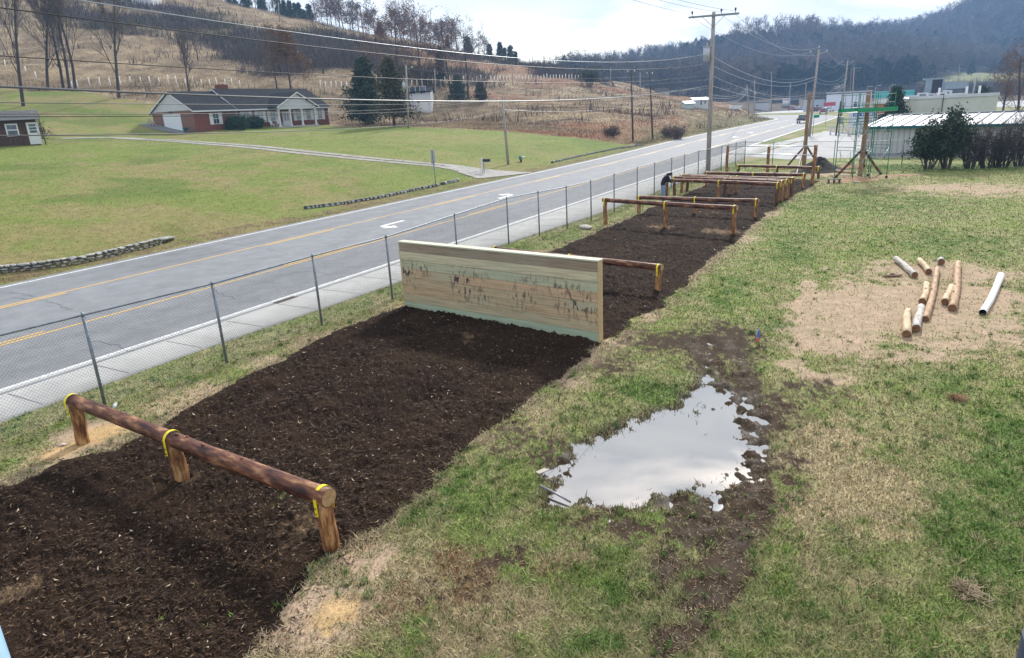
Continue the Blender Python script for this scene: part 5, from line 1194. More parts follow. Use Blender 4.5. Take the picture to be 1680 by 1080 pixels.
# ================================================================ VEHICLES
tyre = flat('tyre_black', (.015,.015,.016), .8); lamp_r = flat('tail_lamp', (.55,.02,.02), .3); chrome = flat('bumper_chrome', (.6,.6,.62), .25, .8); plate = flat('number_plate', (.8,.8,.8), .5)
def paint(n, c): return mat('paint_' + n, [tuple(v * .9 for v in c), tuple(v * 1.1 for v in c)], 2, rough=.28, spec=.6)
def vehicle(name, label, cat, px, py, hd, pm, kind='pickup', s=1., world=None):
    c = G(px, py) if world is None else np.array([*world, .012]); e = empty(name, (c[0], c[1], .014), hd, label, cat)
    Lh = 2.7 * s if kind == 'pickup' else 2.25 * s; w = .95 * s
    mb = MB(); prof = [(-Lh, .42), (-Lh, .98), (-Lh + .05, 1.02), (Lh - 1.15, 1.02), (Lh - .15, .92), (Lh, .75), (Lh, .42)] if kind == 'pickup' else [(-Lh, .35), (-Lh, .80), (-Lh + .15, .95), (Lh - 1.0, .92), (Lh - .1, .72), (Lh, .55), (Lh, .35)]
    mb.prism([(a, b_) for a, b_ in prof], -w, w, 0, 'y')
    mb.build('body', pm, e)
    if kind == 'pickup': cp = [(-.75, 1.0), (-.6, 1.72), (.75, 1.74), (1.45, 1.0)]
    elif kind == 'suv': cp = [(-Lh + .1, .93), (-Lh + .35, 1.62), (.5, 1.64), (1.25, .9)]
    else: cp = [(-Lh + .5, .93), (-1.15, 1.38), (.25, 1.4), (1.1, .9)]
    mb = MB(); n = len(cp); V = [(a, -w + .05 + (.14 if b_ > 1.1 else 0), b_ ) for a, b_ in cp] + [(a, w - .05 - (.14 if b_ > 1.1 else 0), b_) for a, b_ in cp]
    mb.add(V, [[0,1,2,3][::-1], [4,5,6,7], (1,5,6,2), (0,4,5,1), (2,6,7,3)]); mb.build('cabin', pm, e)
    def lerp(a, b_, t): return tuple(a[i] * (1 - t) + b_[i] * t for i in range(3))
    mb = MB()
    for (i, j, k2, l) in ((0, 4, 5, 1), (3, 7, 6, 2)):
        c4 = [np.array(V[q]) for q in (i, j, k2, l)]; ce = sum(c4) / 4; nn = np.array([-1 if i == 0 else 1, 0, .35]) * .012
        mb.add([ce + (q - ce) * .84 + nn for q in c4], [(0, 1, 2, 3)])
    for sd_, ids in ((-1, (0, 1, 2, 3)), (1, (4, 5, 6, 7))):
        c4 = [np.array(V[q]) for q in ids]; ce = sum(c4) / 4; mb.add([ce + (q - ce) * .8 + np.array([0, sd_ * .02, 0]) for q in c4], [(0, 1, 2, 3)])
    mb.build('window_glass', glass, e)
    if kind == 'pickup':
        mb = MB(); mb.box(-Lh + .08, -w + .08, 1.021, -.8, w - .08, 1.03); mb.build('cargo_bed', flat('bed_dark', (.02,.02,.02), .8), e)
    mb = MB(); mb.box(-Lh - .1, -w + .02, .42, -Lh - .001, w - .02, .62); mb.build('bumper', chrome, e)
    mb = MB(); mb.box(-Lh - .115, -.26, .48, -Lh - .101, .26, .62); mb.build('number_plate', plate, e)
    for sy in (-1, 1):
        mb = MB(); mb.box(-Lh - .02, sy * (w - .12) - .09, .68, -Lh - .001, sy * (w - .12) + .09, .95); mb.build('tail_lamp', lamp_r, e)
        mb = MB(); mb.box(.9 * s, sy * (w + .1) - .09, 1.05, 1.1 * s, sy * (w + .1) + .09, 1.2); mb.build('mirror', pm, e)
        for xx in (-Lh * .62, Lh * .62):
            mb = MB(); mb.cyl((xx, sy * (w - .2), .36), (xx, sy * (w + .02), .36), .36, 18, 0); wo_ = mb.build('wheel', tyre, e); mb = MB(); mb.cyl((xx, sy * (w + .02), .36), (xx, sy * (w + .03), .36), .2, 12); mb.build('rim', chrome, wo_)
    return e
hd = math.atan2(.87, .5)
vehicle('pickup_truck', 'dark navy pickup truck driving away along the road before the bend', 'truck', 1317, 202, hd, paint('navy', (.012,.022,.035)))
vehicle('pickup_truck', 'dark red pickup truck with cap following the road into the bend', 'truck', 1350.5, 187.5, hd + .15, paint('maroon', (.22,.012,.03)))
vehicle('red_car', 'dark red car just ahead of the red pickup truck at the bend', 'car', 1338, 183.5, hd + .9, paint('maroon', (.22,.012,.03)), 'suv')
vehicle('red_car', 'red and white van stopped in front of the dark building at the bend', 'car', 1300.5, 181.0, 1.9, paint('red_white', (.6,.25,.25)), 'suv')
vehicle('silver_car', 'silver car parked right of the small van before the stores', 'car', 1313, 180.6, .3, paint('silver', (.4,.43,.47)), 'car')
vehicle('white_car', 'white car parked in the lot beside the last silver car', 'car', 1326, 180.3, .1, paint('white', (.75,.76,.78)), 'car')
for i, (px, py, m, nm, lb) in enumerate([(1404,184,'white','white_car','white car parked before the long store, left of the scaffold pole'), (1413,184,'teal','teal_car','pale teal car parked left of the braced scaffold pole'), (1418,177.5,'white','white_van','white van parked close to the long white store'), (1358,183.5,'white','white_car','white car parked beneath the red sign board')]):
    vehicle(nm, lb, 'car' if 'van' not in nm else 'van', px, py, .1, paint(m, {'white': (.75,.76,.78), 'teal': (.35,.5,.5)}[m]), 'suv' if 'van' in nm else 'car')
# ================================================================ SIGNS, MAILBOX, SMALL STREET THINGS
gp = flat('sign_pole_grey', (.32,.34,.35), .5, .5)
def textm(s_, size, m, parent, loc, rx=rad(90), rz=0., name='lettering', al='CENTER'):
    cu = bpy.data.curves.new(name, 'FONT'); cu.body = s_; cu.size = size; cu.align_x = al; cu.extrude = .004; cu.materials.append(m)
    o = bpy.data.objects.new(name, cu); COL.objects.link(o); dg = bpy.context.evaluated_depsgraph_get(); me = bpy.data.meshes.new_from_object(o.evaluated_get(dg)); bpy.data.objects.remove(o)
    me.materials.clear(); me.materials.append(m); o = bpy.data.objects.new(name, me); COL.objects.link(o); o.parent = parent; o.location = loc; o.rotation_euler = (rx, 0, rz); return o
# blue and white business sign
c = G(1414, 219); zt_ = ztop(c, 1414, 184); sgn = empty('business_sign', (c[0], c[1], 0), rad(-12), 'big white business sign board with a blue heading band beside the white rail fence', 'sign')
swh = flat('sign_white', (.66,.72,.80), .5, var=.05); sbl = flat('sign_blue', (.03,.13,.38), .5)
sw2 = 1.55
mb = MB(); mb.box(-sw2, -.1, zt_ - 2.1, sw2, .1, zt_, 0, .01); mb.build('board', swh, sgn)
mb = MB(); mb.box(-sw2 + .12, -.118, zt_ - .55, sw2 - .05, -.101, zt_ - .12); mb.build('heading_band', sbl, sgn)
lt = flat('sign_letter', (.75,.8,.9), .5); ld = flat('sign_ink', (.16,.2,.28), .6)
for k in range(11):      # the heading reads as light strokes only
    mb = MB(); mb.box(-1.25 + k * .24, -.13, zt_ - .44, -1.13 + k * .24 + .03 * (k % 3), -.1185, zt_ - .24 + .03 * (k % 2)); mb.build('letter_stroke', lt, sgn) if k % 4 != 3 else None
for r_ in range(3):
    mb = MB()
    for k in range(8): mb.box(-1.2 + k * .3, -.112, zt_ - .95 - r_ * .38, -1.02 + k * .3 + .04 * ((k + r_) % 3), -.1012, zt_ - .82 - r_ * .38)
    mb.build('text_row', ld, sgn)
mb = MB(); mb.box(-1.1, -.09, 0, 1.3, .09, zt_ - 2.101, 0); mb.build('pedestal', swh, sgn)
mb = MB(); mb.box(-sw2 - .45, -.12, zt_ - 2.0, -sw2 - .002, .12, zt_ - .1); mb.build('side_panel', wtrim, sgn)
# red store sign and pole sign
c = G(1360, 184.5); e = empty('store_sign', c, 0, 'long red sign board on two short posts before the white store', 'sign'); mb = MB(); mb.box(-1.9, -.1, 2.0, 1.9, .1, 3.15, 0, .02); mb.build('board', flat('sign_red', (.45,.06,.10), .5), e)
for x in (-.6, .6): mb = MB(); mb.box(x - .08, -.07, 0, x + .08, .07, 1.999); mb.build('post', gp, e)
c = G(1288, 181); e = empty('pole_sign', c, 0, 'white pole sign with red lettering before the dark building', 'sign'); mb = MB(); mb.box(-1.3, -.12, 2.7, 1.9, .12, 5.0, 0, .02); mb.build('board', flat('sign_cream', (.7,.7,.72), .5), e)
mb = MB(); mb.box(-1.6, -.1, 1.5, 1.9, .1, 2.6, 0, .02); mb.build('lower_board', flat('sign_greenish', (.36,.42,.42), .5), e)
mb = MB()
for k in range(6): mb.box(-1.0 + k * .45, -.14, 4.0, -.75 + k * .45, -.121, 4.7)
mb.build('lettering', flat('letter_red', (.4,.08,.12), .5), e); mb = MB(); mb.box(-.1, -.08, 0, .25, .08, 1.499); mb.build('post', gp, e)
c = G(1276.8, 178); e = empty('stop_sign', c, 0, 'small pinkish red round-cornered traffic sign at the road bend', 'sign'); mb = MB(); mb.cyl((0, -.03, 2.1), (0, .03, 2.1), .55, 8); mb.build('plate', flat('sign_pink', (.6,.16,.22), .5), e); mb = MB(); mb.cyl((0, .06, 0), (0, .06, 2.3), .04, 6); mb.build('post', gp, e)
c = G(1333, 223.5); zt_ = ztop(c, 1336, 189); e = empty('street_sign', c, 0, 'green street name sign on a thin post right of the nearer braced pole', 'street sign')
mb = MB(); mb.cyl((0, 0, 0), (0, 0, zt_), .04, 8); mb.build('post', gp, e); mb = MB(); mb.box(-.1, -.06, zt_ - .38, .72, -.041, zt_, 0); mb.build('plate', flat('street_green', (.0,.24,.16), .5), e)
c = G(1354, 206.5); zt_ = ztop(c, 1356, 178); e = empty('road_sign', c, 0, 'thin bare sign post on the grass island beside the road', 'sign'); mb = MB(); mb.cyl((0, 0, 0), (0, 0, zt_), .035, 6); mb.build('post', gp, e); mb = MB(); mb.box(.03, -.3, zt_ - .7, .06, .3, zt_); mb.build('plate', gp, e)
c = at(715, 306); zt_ = ztop(c, 709, 246); e = empty('road_sign', c, rad(72), 'narrow grey traffic sign seen edge-on beside the stone-lined ditch', 'sign')
mb = MB(); mb.cyl((0, 0, 0), (0, 0, zt_ - c[2] - .02), .035, 8); mb.build('post', gp, e); mb = MB(); mb.box(-.38, .036, zt_ - c[2] - 1.05, .38, .05, zt_ - c[2]); mb.build('plate', flat('sign_back', (.36,.40,.42), .4, .5), e)
mb = MB(); mb.box(-.12, .036, zt_ - c[2] - 1.5, .22, .05, zt_ - c[2] - 1.12); mb.build('small_plate', flat('sign_back2', (.52,.55,.62), .4, .3), e)
c = at(792, 284); e = empty('mailbox', c, hd, 'black mailbox on a white post with a curved side arm at the gravel driveway', 'mailbox')
mb = MB(); mb.box(-.06, -.06, 0, .06, .06, 1.35, 0, .01); mb.build('post', wtrim, e); mb = MB(); mb.box(-.04, -.75, .92, .04, -.061, 1.0); mb.build('arm', wtrim, e)
mb = MB(); mb.prism([(-.12, 1.001), (.12, 1.001), (.12, 1.15), (.08, 1.22), (0, 1.25), (-.08, 1.22), (-.12, 1.15)], -.8, -.15, 0, 'y'); mb.build('box', flat('mailbox_black', (.015,.015,.018), .4), e)
c = at(794.5, 285); e = empty('marker_stake', c, 0, 'thin dark stake standing right beside the white mailbox post', 'stake'); mb = MB(); mb.cyl((0, 0, 0), (0, 0, .95), .03, 6); mb.build('shaft', flat('stake_dark', (.04,.05,.05), .7), e)
c = at(855, 266); e = empty('flower_stand', c, 0, 'small grave-like bunch of green and white flowers on the lawn by a leaning pole', 'flowers')
mb = MB(); mb.cyl((0, 0, 0), (0, 0, .28), .12, 10); mb.build('vase', flat('vase_dark', (.06,.07,.06), .7), e); mb = MB(); mb.blob((-.1, 0, .42), (.25, .2, .18), 0, 2, .25, 1); mb.build('leaves', flat('flower_leaf', (.10,.20,.15), .8), e); mb = MB(); mb.blob((.22, -.08, .45), (.14, .12, .13), 0, 2, .25, 2); mb.build('blossoms', flat('flower_white', (.7,.7,.75), .8), e)
# white board rail fence, guy guard pole, utility box
c0 = G(1362, 221); c1 = G(1408, 224.5); d_ = c1 - c0; Lr = float(np.linalg.norm(d_)); e = empty('board_fence', c0, math.atan2(d_[1], d_[0]), 'white three-rail board fence beside the driveway in front of the business sign', 'fence')
for k in range(4): mb = MB(); mb.box(Lr * k / 3 - .09, -.09, 0, Lr * k / 3 + .09, .09, 1.35, 0, .01); mb.build('post', wtrim, e)
for z in (.35, .75, 1.12): mb = MB(); mb.box(-.1, -.12, z, Lr + .1, -.091, z + .16); mb.build('rail', wtrim, e)
c = G(1378, 203); e = empty('utility_box', c, .3, 'grey utility cabinet with a white lid at the foot of a power pole', 'utility box'); mb = MB(); mb.box(-.45, -.35, 0, .45, .35, 1.15, 0, .03); mb.build('cabinet', flat('cabinet_grey', (.30,.33,.38), .5), e); mb = MB(); mb.box(-.5, -.4, 1.151, .5, .4, 1.3, 0, .03); mb.build('lid', wtrim, e)
c = at(1205, 179.5); e = empty('white_skip', c, .1, 'low white box on the grass right of the main power pole, near the field road', 'container'); mb = MB(); mb.prism([(-1.6, 0), (1.6, 0), (1.9, .9), (-1.2, 1.1)], -.7, .7, 0, 'y'); mb.build('tub', wtrim, e)
# stone ditch walls
stm = mat('ditch_stone', [(.3, (.20,.20,.19)), (.5, (.36,.355,.34)), (.7, (.52,.51,.48))], 1.6, rough=.9, bump=.5, detail=8)
mort = flat('ditch_dark_mortar', (.07,.068,.06), .95)  # one even dark colour for the core in the gaps between stones
def stonewall(pix, h, label, rows=3, sz=.32, th=.35, name='stone_wall'):
    P = np.array([at(*p) for p in pix]); rn = random.Random(int(pix[0][0]) + 3); seg = np.linalg.norm(np.diff(P[:, :2], axis=0), axis=1); cum = np.concatenate([[0], np.cumsum(seg)])
    root = empty(name, P[0], 0, label, 'wall'); mbm = MB(); core = MB(); o3 = P[0]
    for r in range(rows):
        s = rn.uniform(0, sz)
        while s < cum[-1]:
            w_ = sz * rn.uniform(.6, 1.5); x = np.interp(s + w_ / 2, cum, P[:, 0]); y = np.interp(s + w_ / 2, cum, P[:, 1]); z = gz1(x, y)
            x2 = np.interp(s + w_, cum, P[:, 0]); y2 = np.interp(s + w_, cum, P[:, 1]); an = math.atan2(y2 - y, x2 - x); hh = h / rows
            b0 = len(mbm.v); mbm.blob((0, 0, 0), (w_ * .54, th * .5, hh * .60), 0, 1, .13, rn.randint(0, 9999))
            ca, sa = math.cos(an), math.sin(an)
            for q in range(b0, len(mbm.v)):
                a, b_, c_ = mbm.v[q]; mbm.v[q] = (x + a * ca - b_ * sa - o3[0] + rn.uniform(-.004, .004), y + a * sa + b_ * ca - o3[1], z + (r + .5) * hh + c_ - .03 - o3[2])
            mbm.sm[-1] = False; s += w_
    mbm.sm = [False] * len(mbm.sm)
    mbm.build('stones', stm, root)
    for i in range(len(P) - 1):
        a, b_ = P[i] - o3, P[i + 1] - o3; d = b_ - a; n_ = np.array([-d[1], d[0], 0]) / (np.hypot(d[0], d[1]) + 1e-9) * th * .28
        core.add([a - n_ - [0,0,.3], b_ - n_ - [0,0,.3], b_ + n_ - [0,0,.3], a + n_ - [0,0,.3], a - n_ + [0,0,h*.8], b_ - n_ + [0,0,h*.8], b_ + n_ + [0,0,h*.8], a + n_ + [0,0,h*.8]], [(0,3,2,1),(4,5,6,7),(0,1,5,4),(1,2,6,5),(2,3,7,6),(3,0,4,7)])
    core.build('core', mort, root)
stonewall([(-40,454), (0,446), (60,437), (135,424), (200,408), (262,393)], .36, 'rough grey dry stone ditch wall at the edge of the near lawn by the road', 3)
stonewall([(500,343), (560,336), (620,326), (680,313), (720,305)], .22, 'broken line of dark stones along the roadside ditch, left of the edge-on sign', 1, .4)
stonewall([(724,304), (750,298)], .25, 'short end of the dark stone ditch line, just right of the edge-on sign', 1, .4)
stonewall([(905,268), (930,262), (970,253), (1010,245), (1055,239)], .22, 'long low line of pale edging stones where the far lawn meets the road', 1, .55, .3, 'stone_edging')
p = at(268, 390); e = empty('culvert', p, hd, 'flat stone slab over the dark culvert mouth at the end of the ditch wall', 'culvert'); mb = MB(); mb.box(-.7, -.3, .16, .5, .35, .24, 0, .03); mb.build('slab', stm, e); mb = MB(); mb.box(-.6, -.25, -.3, .4, .3, .159); mb.build('mouth', flat('culvert_dark', (.02,.02,.02), .9), e)
# gravel drive over the lawn
gv = mat('gravel_drive', [(.3, (.20,.19,.175)), (.5, (.31,.295,.275)), (.7, (.42,.40,.38))], 2.2, rough=.95, bump=.3, detail=10)
def ribbon(name, pix, wid, m, dz=.03, kind='structure', offs=0., wend=None):
    P = np.array([at(*p)[:2] for p in pix]); seg = np.linalg.norm(np.diff(P, axis=0), axis=1); cum = np.concatenate([[0], np.cumsum(seg)]); n = int(cum[-1] / .8) + 2; s = np.linspace(0, cum[-1], n)
    x = np.interp(s, cum, P[:, 0]); y = np.interp(s, cum, P[:, 1])
    for _ in range(6): x[1:-1] = (x[:-2] + x[2:] + 2 * x[1:-1]) / 4; y[1:-1] = (y[:-2] + y[2:] + 2 * y[1:-1]) / 4
    tx = np.gradient(x); ty = np.gradient(y); l_ = np.hypot(tx, ty); nx, ny = -ty / l_, tx / l_
    ww = wid * (1 + .12 * (fbm(x, y, .6, 900) - .5)); 
    if wend: ww = ww + (wend - wid) * ss(s[-1] - 9, s[-1], s)
    cols = 5; V = []
    for j in range(cols):
        t_ = (j / (cols - 1) - .5); X = x + nx * (ww * t_ + offs); Yy = y + ny * (ww * t_ + offs); V.append(np.stack([X, Yy, gz(X, Yy, False) + dz], -1))
    V = np.stack(V, 1).reshape(-1, 3); ii = np.arange(n * cols).reshape(n, cols); Fc = np.stack([ii[:-1, :-1], ii[:-1, 1:], ii[1:, 1:], ii[1:, :-1]], -1).reshape(-1, 4)
    o = npmesh(name, V, Fc, m, smooth=True); tag(o, kind=kind); me = o.data
    if me.polygons[0].normal.z < 0: me.flip_normals()
    return o
DR = [(200,227), (262,230), (330,235), (400,240), (500,251), (600,261), (700,270), (760,277), (800,283), (825,288)]
o = ribbon('driveway', DR, .95, gv, .035, offs=.75, wend=3.2); ribbon('driveway', DR, .95, gv, .035, offs=-.75, wend=3.2)
o = ribbon('driveway', [(100,228), (160,226), (200,226.5), (235,229)], 1.6, gv, .04)
o = ribbon('driveway', [(765,279.5), (800,284), (832,289)], 3.0, gv, .045, wend=6)
apron = [hpt(-2.2, .5), hpt(-.1, .5), hpt(-.1, HD + .2), hpt(-2.2, HD + .2)]
ap = []
for i in range(9):
    for j in range(9):
        a_ = apron[0] * (1 - i / 8) + apron[1] * (i / 8); b_ = apron[3] * (1 - i / 8) + apron[2] * (i / 8); q = a_ * (1 - j / 8) + b_ * (j / 8); ap.append((q[0], q[1], gz1(q[0], q[1]) + .05))
mb = MB(); mb.add(ap, [[i * 9 + j, i * 9 + j + 1, i * 9 + 10 + j, i * 9 + 9 + j] for i in range(8) for j in range(8)]); o = mb.build('garage_apron', flat('apron_grey', (.16,.17,.18), .9)); tag(o, kind='structure')
if o.data.polygons[0].normal.z < 0: o.data.flip_normals()
# ================================================================ UTILITY POLES AND WIRES
upm = mat('grey_utility_pole', [(.3, (.20,.17,.15)), (.5, (.33,.29,.27)), (.7, (.44,.40,.38))], 3, stretch=(5,5,.5), rough=.85, bump=.3, detail=8)
upd = mat('dark_utility_pole', [(.3, (.035,.028,.025)), (.6, (.09,.07,.06))], 3, stretch=(5,5,.5), rough=.85, bump=.3, detail=8)
ins = flat('insulator_dark', (.04,.035,.04), .3); armm = flat('grey_crossarm', (.22,.25,.26), .7); trm = flat('transformer_grey', (.42,.45,.50), .4, .3); insw = flat('insulator_white', (.7,.72,.74), .3)
UP = {}
def upole(key, base, top, label, r=.14, m=upm, arm=None, trans=None, az=0., Y=None, nm='utility_pole', cap=False, arms=()):
    B = at(*base) if Y is None else P3(base[0], base[1], Y)
    if Y is not None: B[2] = gz1(B[0], B[1])
    T = P3(top[0], top[1], B[1]); h = T[2] - B[2]; dx = T[0] - B[0]
    e = empty(nm, B, 0, label, 'utility pole'); mb = MB(); mb.tube([(0, 0, -.4), (dx * .5, 0, h * .5), (dx, 0, h)], [r * 1.15, r, r * .8], 12); mb.build('shaft', m, e)
    if arm:
        aw, az_ = arm; e2 = empty('crossarm', (dx, 0, h - .25), az_); e2.parent = e
        mb = MB(); mb.box(-aw, -.16, -.07, aw, -.06, .07, 0, .01); mb.cyl((-aw * .45, -.17, -.05), (0, -.15, -.8), .02, 6); mb.cyl((aw * .45, -.17, -.05), (0, -.15, -.8), .02, 6); mb.build('beam', armm, e2)
        for x in (-aw * .85, aw * .3, aw * .85): mb = MB(); mb.cyl((x, -.11, .071), (x, -.11, .24), .025, 6); mb.cyl((x, -.11, .24), (x, -.11, .42), .07, 8); mb.build('insulator', ins, e2)
    for (z_, w_, s_) in arms:
        mb = MB(); mb.cyl((dx, 0, h - z_), (dx + w_, 0, h - z_ + .25), .03, 6); mb.cyl((dx + w_, 0, h - z_ + .2), (dx + w_, 0, h - z_ + .42), .06, 8, 1); mb.build('bracket', [armm, insw], e)
    if trans:
        dz, sx = trans; mb = MB(); mb.cyl((dx * .8 + sx * .42, 0, h - dz - 1.), (dx * .8 + sx * .42, 0, h - dz), .27, 14); mb.cyl((dx * .8 + sx * .42, 0, h - dz), (dx * .8 + sx * .42, 0, h - dz + .06), .29, 14); mb.cyl((dx * .8 + sx * .42, 0, h - dz + .06), (dx * .8 + sx * .42, 0, h - dz + .3), .05, 6); mb.build('transformer', trm, e)
    UP[key] = (B, T); return e
upole('main', (1161.5,281), (1171,20), 'tallest weathered utility pole by the fence with crossarm and grey transformer', .165, arm=(1.85, math.atan2(-.30, 1)), trans=(2.45, -1))
mB, mT = UP['main']
upole('p2', (1327.5,224), (1343.6,81), 'tall utility pole standing right behind the nearer braced pole', .16, arms=((.0, 0, 1), (.55, -1.1, 1), (.55, 1.1, 1)))
upole('p3', (1380,194), (1391,99), 'utility pole behind the driveway, with a grey cabinet at its foot', .17, arms=((.0, 0, 1), (.5, -1.3, 1), (.5, 1.3, 1)))
upole('p4', (1393,180.5), (1397,112), 'brown utility pole left of a twin pole beside the long white store', .17, m=mat('brown_utility_pole', [(.3, (.12,.07,.05)), (.6, (.24,.15,.11))], 3, rough=.85), arms=((.3, 1.6, 1),))
upole('p4b', (1397,185), (1401.5,111), 'dark-footed utility pole right beside the brown pole at the store', .16, arms=((.4, 1.8, 1), (1.2, 1.5, 1)))
upole('guard', (1371,222.5), (1379.5,166), 'short black leaning pole behind the white board fence', .10, m=upd)
upole('pa', (1265.5,181), (1265.5,118), 'grey utility pole at the inside of the road bend', .16, arms=((.5, -.9, 1),))
upole('pb', (1228.5,188), (1225.8,139), 'thin utility pole in the brush left of the road bend', .13)
upole('pc', (1238,171), (1238,131), 'utility pole far back in the field beyond the bend', .15, Y=260, trans=(4.2, .8))
upole('pd', (1294,174), (1297,136), 'slender far pole beside the white pole sign', .14, Y=300, m=gp, nm='lamp_pole')
upole('pe', (1321.5,174), (1322.5,136), 'slender lamp pole in the lot before the pale blue store', .14, Y=290, m=gp, nm='lamp_pole')
upole('svc', (834,270), (823.5,157), 'leaning pale service pole on the lawn across the road', .12)
upole('bk1', (1038.5,233), (1035.5,114), 'dark service pole at the right end of the far lawn, with small side arms', .12, m=upd, arms=((.5, -.5, 1), (.5, .5, 1)))
upole('bk2', (1071,229), (1066,119), 'dark service pole in the field just right of the one at the lawn corner', .12, m=upd, arms=((.4, -.4, 1), (.4, .4, 1)))
upole('h1', (670.5,210), (666,107), 'pale service pole with transformer in front of the white two-storey house', .13, trans=(2.2, -1), arms=((.6, .8, 1),))
upole('h2', (715,165), (713,113), 'grey pole behind the right side of the white two-storey house', .13, arms=((1.3, .5, 1),))
upole('hill', (458,30), (456.5,4), 'lone pole on the grassy crest of the left hill', .16)
upole('hill2', (317.5,9), (316.5,-4), 'pole tip on the hill crest at the top of the picture', .16)
upole('f1', (1002,149), (1002,112), 'thin far pole in the valley field left of the dark service poles', .14, Y=230)
upole('f2', (1050.5,165), (1050,118), 'thin pale pole between the two dark service poles', .12, Y=190)
upole('f3', (831,90), (830.5,79), 'tiny pole on the hill crest right of the last crest trees', .16, Y=270)
upole('f4', (841,133), (841,112), 'tiny pale pole rising from the white fence posts', .13, Y=188)
upole('r1', (1588,182), (1602,127), 'leaning pale pole beside the round dark evergreen at the right', .12, Y=112, m=gp)
upole('r2', (1572,130), (1575,105), 'thin pole on the grassy slope under the far wooded ridge', .12, Y=400, m=gp)
wrm = flat('cable_black', (.02,.022,.025), .5); wrg = flat('cable_grey', (.33,.36,.40), .4, .4)
WGRP = 'power and telephone lines'
def wire(P0, P1, mid=None, sag=.8, r=.012, m=wrm, label='thin overhead power line', n=26, name='power_line'):
    P0 = np.array(P0, float); P1 = np.array(P1, float); t = np.linspace(0, 1, n)[:, None]; q = P0 * (1 - t) + P1 * t
    if mid is not None:     # lowest shape passes through one observed point of the line
        v = ray(*mid); tt = np.linspace(.02, .98, 400); L3 = P0[None, :2] * (1 - tt[:, None]) + P1[None, :2] * tt[:, None]
        k = np.argmin(np.abs(L3[:, 0] * v[1] - L3[:, 1] * v[0])); z = CAMH + v[2] * L3[k, 1] / v[1]; tk = tt[k]
        sag = ((P0[2] * (1 - tk) + P1[2] * tk) - z) / (4 * tk * (1 - tk))
    q[:, 2] -= (4 * sag * t * (1 - t))[:, 0]
    mb = MB(); mb.tube(q - P0, r, 5, 0, False); o = mb.build(name, m); o.location = P0; tag(o, label, 'cable', WGRP); return o
def mp_(y):   # attachment on the main pole at picture height y
    return P3(1165, y, mB[1] - .15)
YL = 12.2
def lw(y0, mid, end, label, r=.012, m=wrm, x0=-30): return wire(P3(x0, y0, YL), end, mid, r=r, m=m, label=label)
lw(-25, (400, 42), mp_(87), 'topmost cable from the upper left to the transformer of the tallest pole', .009, wrg)
lw(9, (420, 66), mp_(104), 'second cable from the top crossing the left hillside to the tallest pole', .011)
lw(90, (420, 118), mp_(123), 'third cable from the top, crossing above the brick house to the tallest pole', .009)
lw(141, (420, 159.5), mp_(140), 'thickest bundled cable, crossing just over the brick house roof', .022, flat('cable_bundle', (.12,.13,.14), .4))
sB_, sT_ = UP['svc']
def sp(y): return P3(824.5, y, sB_[1] - .12)
lw(168, (420, 172), sp(165), 'cable grazing the roof of the brick house towards the leaning service pole', .009)
lw(187, (420, 186), sp(158), 'upper of two close cables crossing the brick house windows', .008)
lw(192, (420, 189.5), sp(170), 'lower of two close cables crossing the brick house windows', .008)
lw(223, (420, 217), sp(181), 'lowest long cable, crossing in front of the old shed door', .012)
wire(sp(157), P3(1163, 141, mB[1] - .15), (960, 160), r=.010, m=wrg, label='upper cable from the leaning service pole to the tallest pole')
wire(sp(165), P3(1163, 145, mB[1] - .15), (960, 161), r=.012, m=wrg, label='thicker second cable from the leaning service pole to the tallest pole')
b2B, b2T = UP['bk2']; b1B, b1T = UP['bk1']
wire(sp(180), P3(1067, 167, b2B[1]), (950, 182.5), r=.012, m=wrg, label='lowest cable from the leaning service pole to the dark field pole')
wire(P3(1067, 168, b2B[1]), P3(1163, 165, mB[1]), (1120, 169), r=.012, m=wrg, label='slack cable from the dark field pole to the tallest pole')
wire(P3(580, 149, 160), P3(1163, 131, mB[1]), (820, 153), r=.010, m=wrg, label='thin cable behind the fir tree running to the tallest pole')
wire(P3(668, 112, UP['h1'][0][1]), P3(1067, 125, b2B[1]), (870, 128), r=.010, m=wrg, label='thin cable from the transformer pole at the white house to the dark field poles')
# crossarm lines to the camera side and onward down the road
def arm_pt(k, dz=.2):
    a = math.atan2(-.30, 1); x = 1.85 * k; return mT + np.array([x * math.cos(a), x * math.sin(a), -.25 + dz])
prev = np.array([-9.5, 11.5, 11.6])
for k, mid, lb in ((-.85, (1060, 6), 'left crossarm line rising from the tallest pole to the top of the picture'), (.3, (1100, 5), 'middle crossarm line rising from the tallest pole to the top of the picture'), (.85, (1140, 6.5), 'right crossarm line rising from the tallest pole to the top of the picture')):
    e_ = arm_pt(k); v = ray(mid[0] - 60, mid[1] - 24); wire(e_, P3(mid[0] - 420, mid[1] - 150 , 22), mid, r=.011, label=lb)
p2B, p2T = UP['p2']; p3B, p3T = UP['p3']; p4B, p4T = UP['p4']
for k, e2, mid, lb in ((-.85, p2T + [-1.1, 0, -.3], (1270, 90), 'left crossarm line from the tallest pole on to the next pole'), (.3, p2T + [0, 0, .3], (1270, 74), 'middle crossarm line from the tallest pole on to the next pole'), (.85, p2T + [1.1, 0, -.3], (1290, 84), 'right crossarm line from the tallest pole on to the next pole')):
    wire(arm_pt(k, 0), e2, mid, r=.014, m=wrg, label=lb)
def p2p(y): return P3(1336, y, p2B[1] - .1)
def p3p(y): return P3(1387, y, p3B[1] - .1)
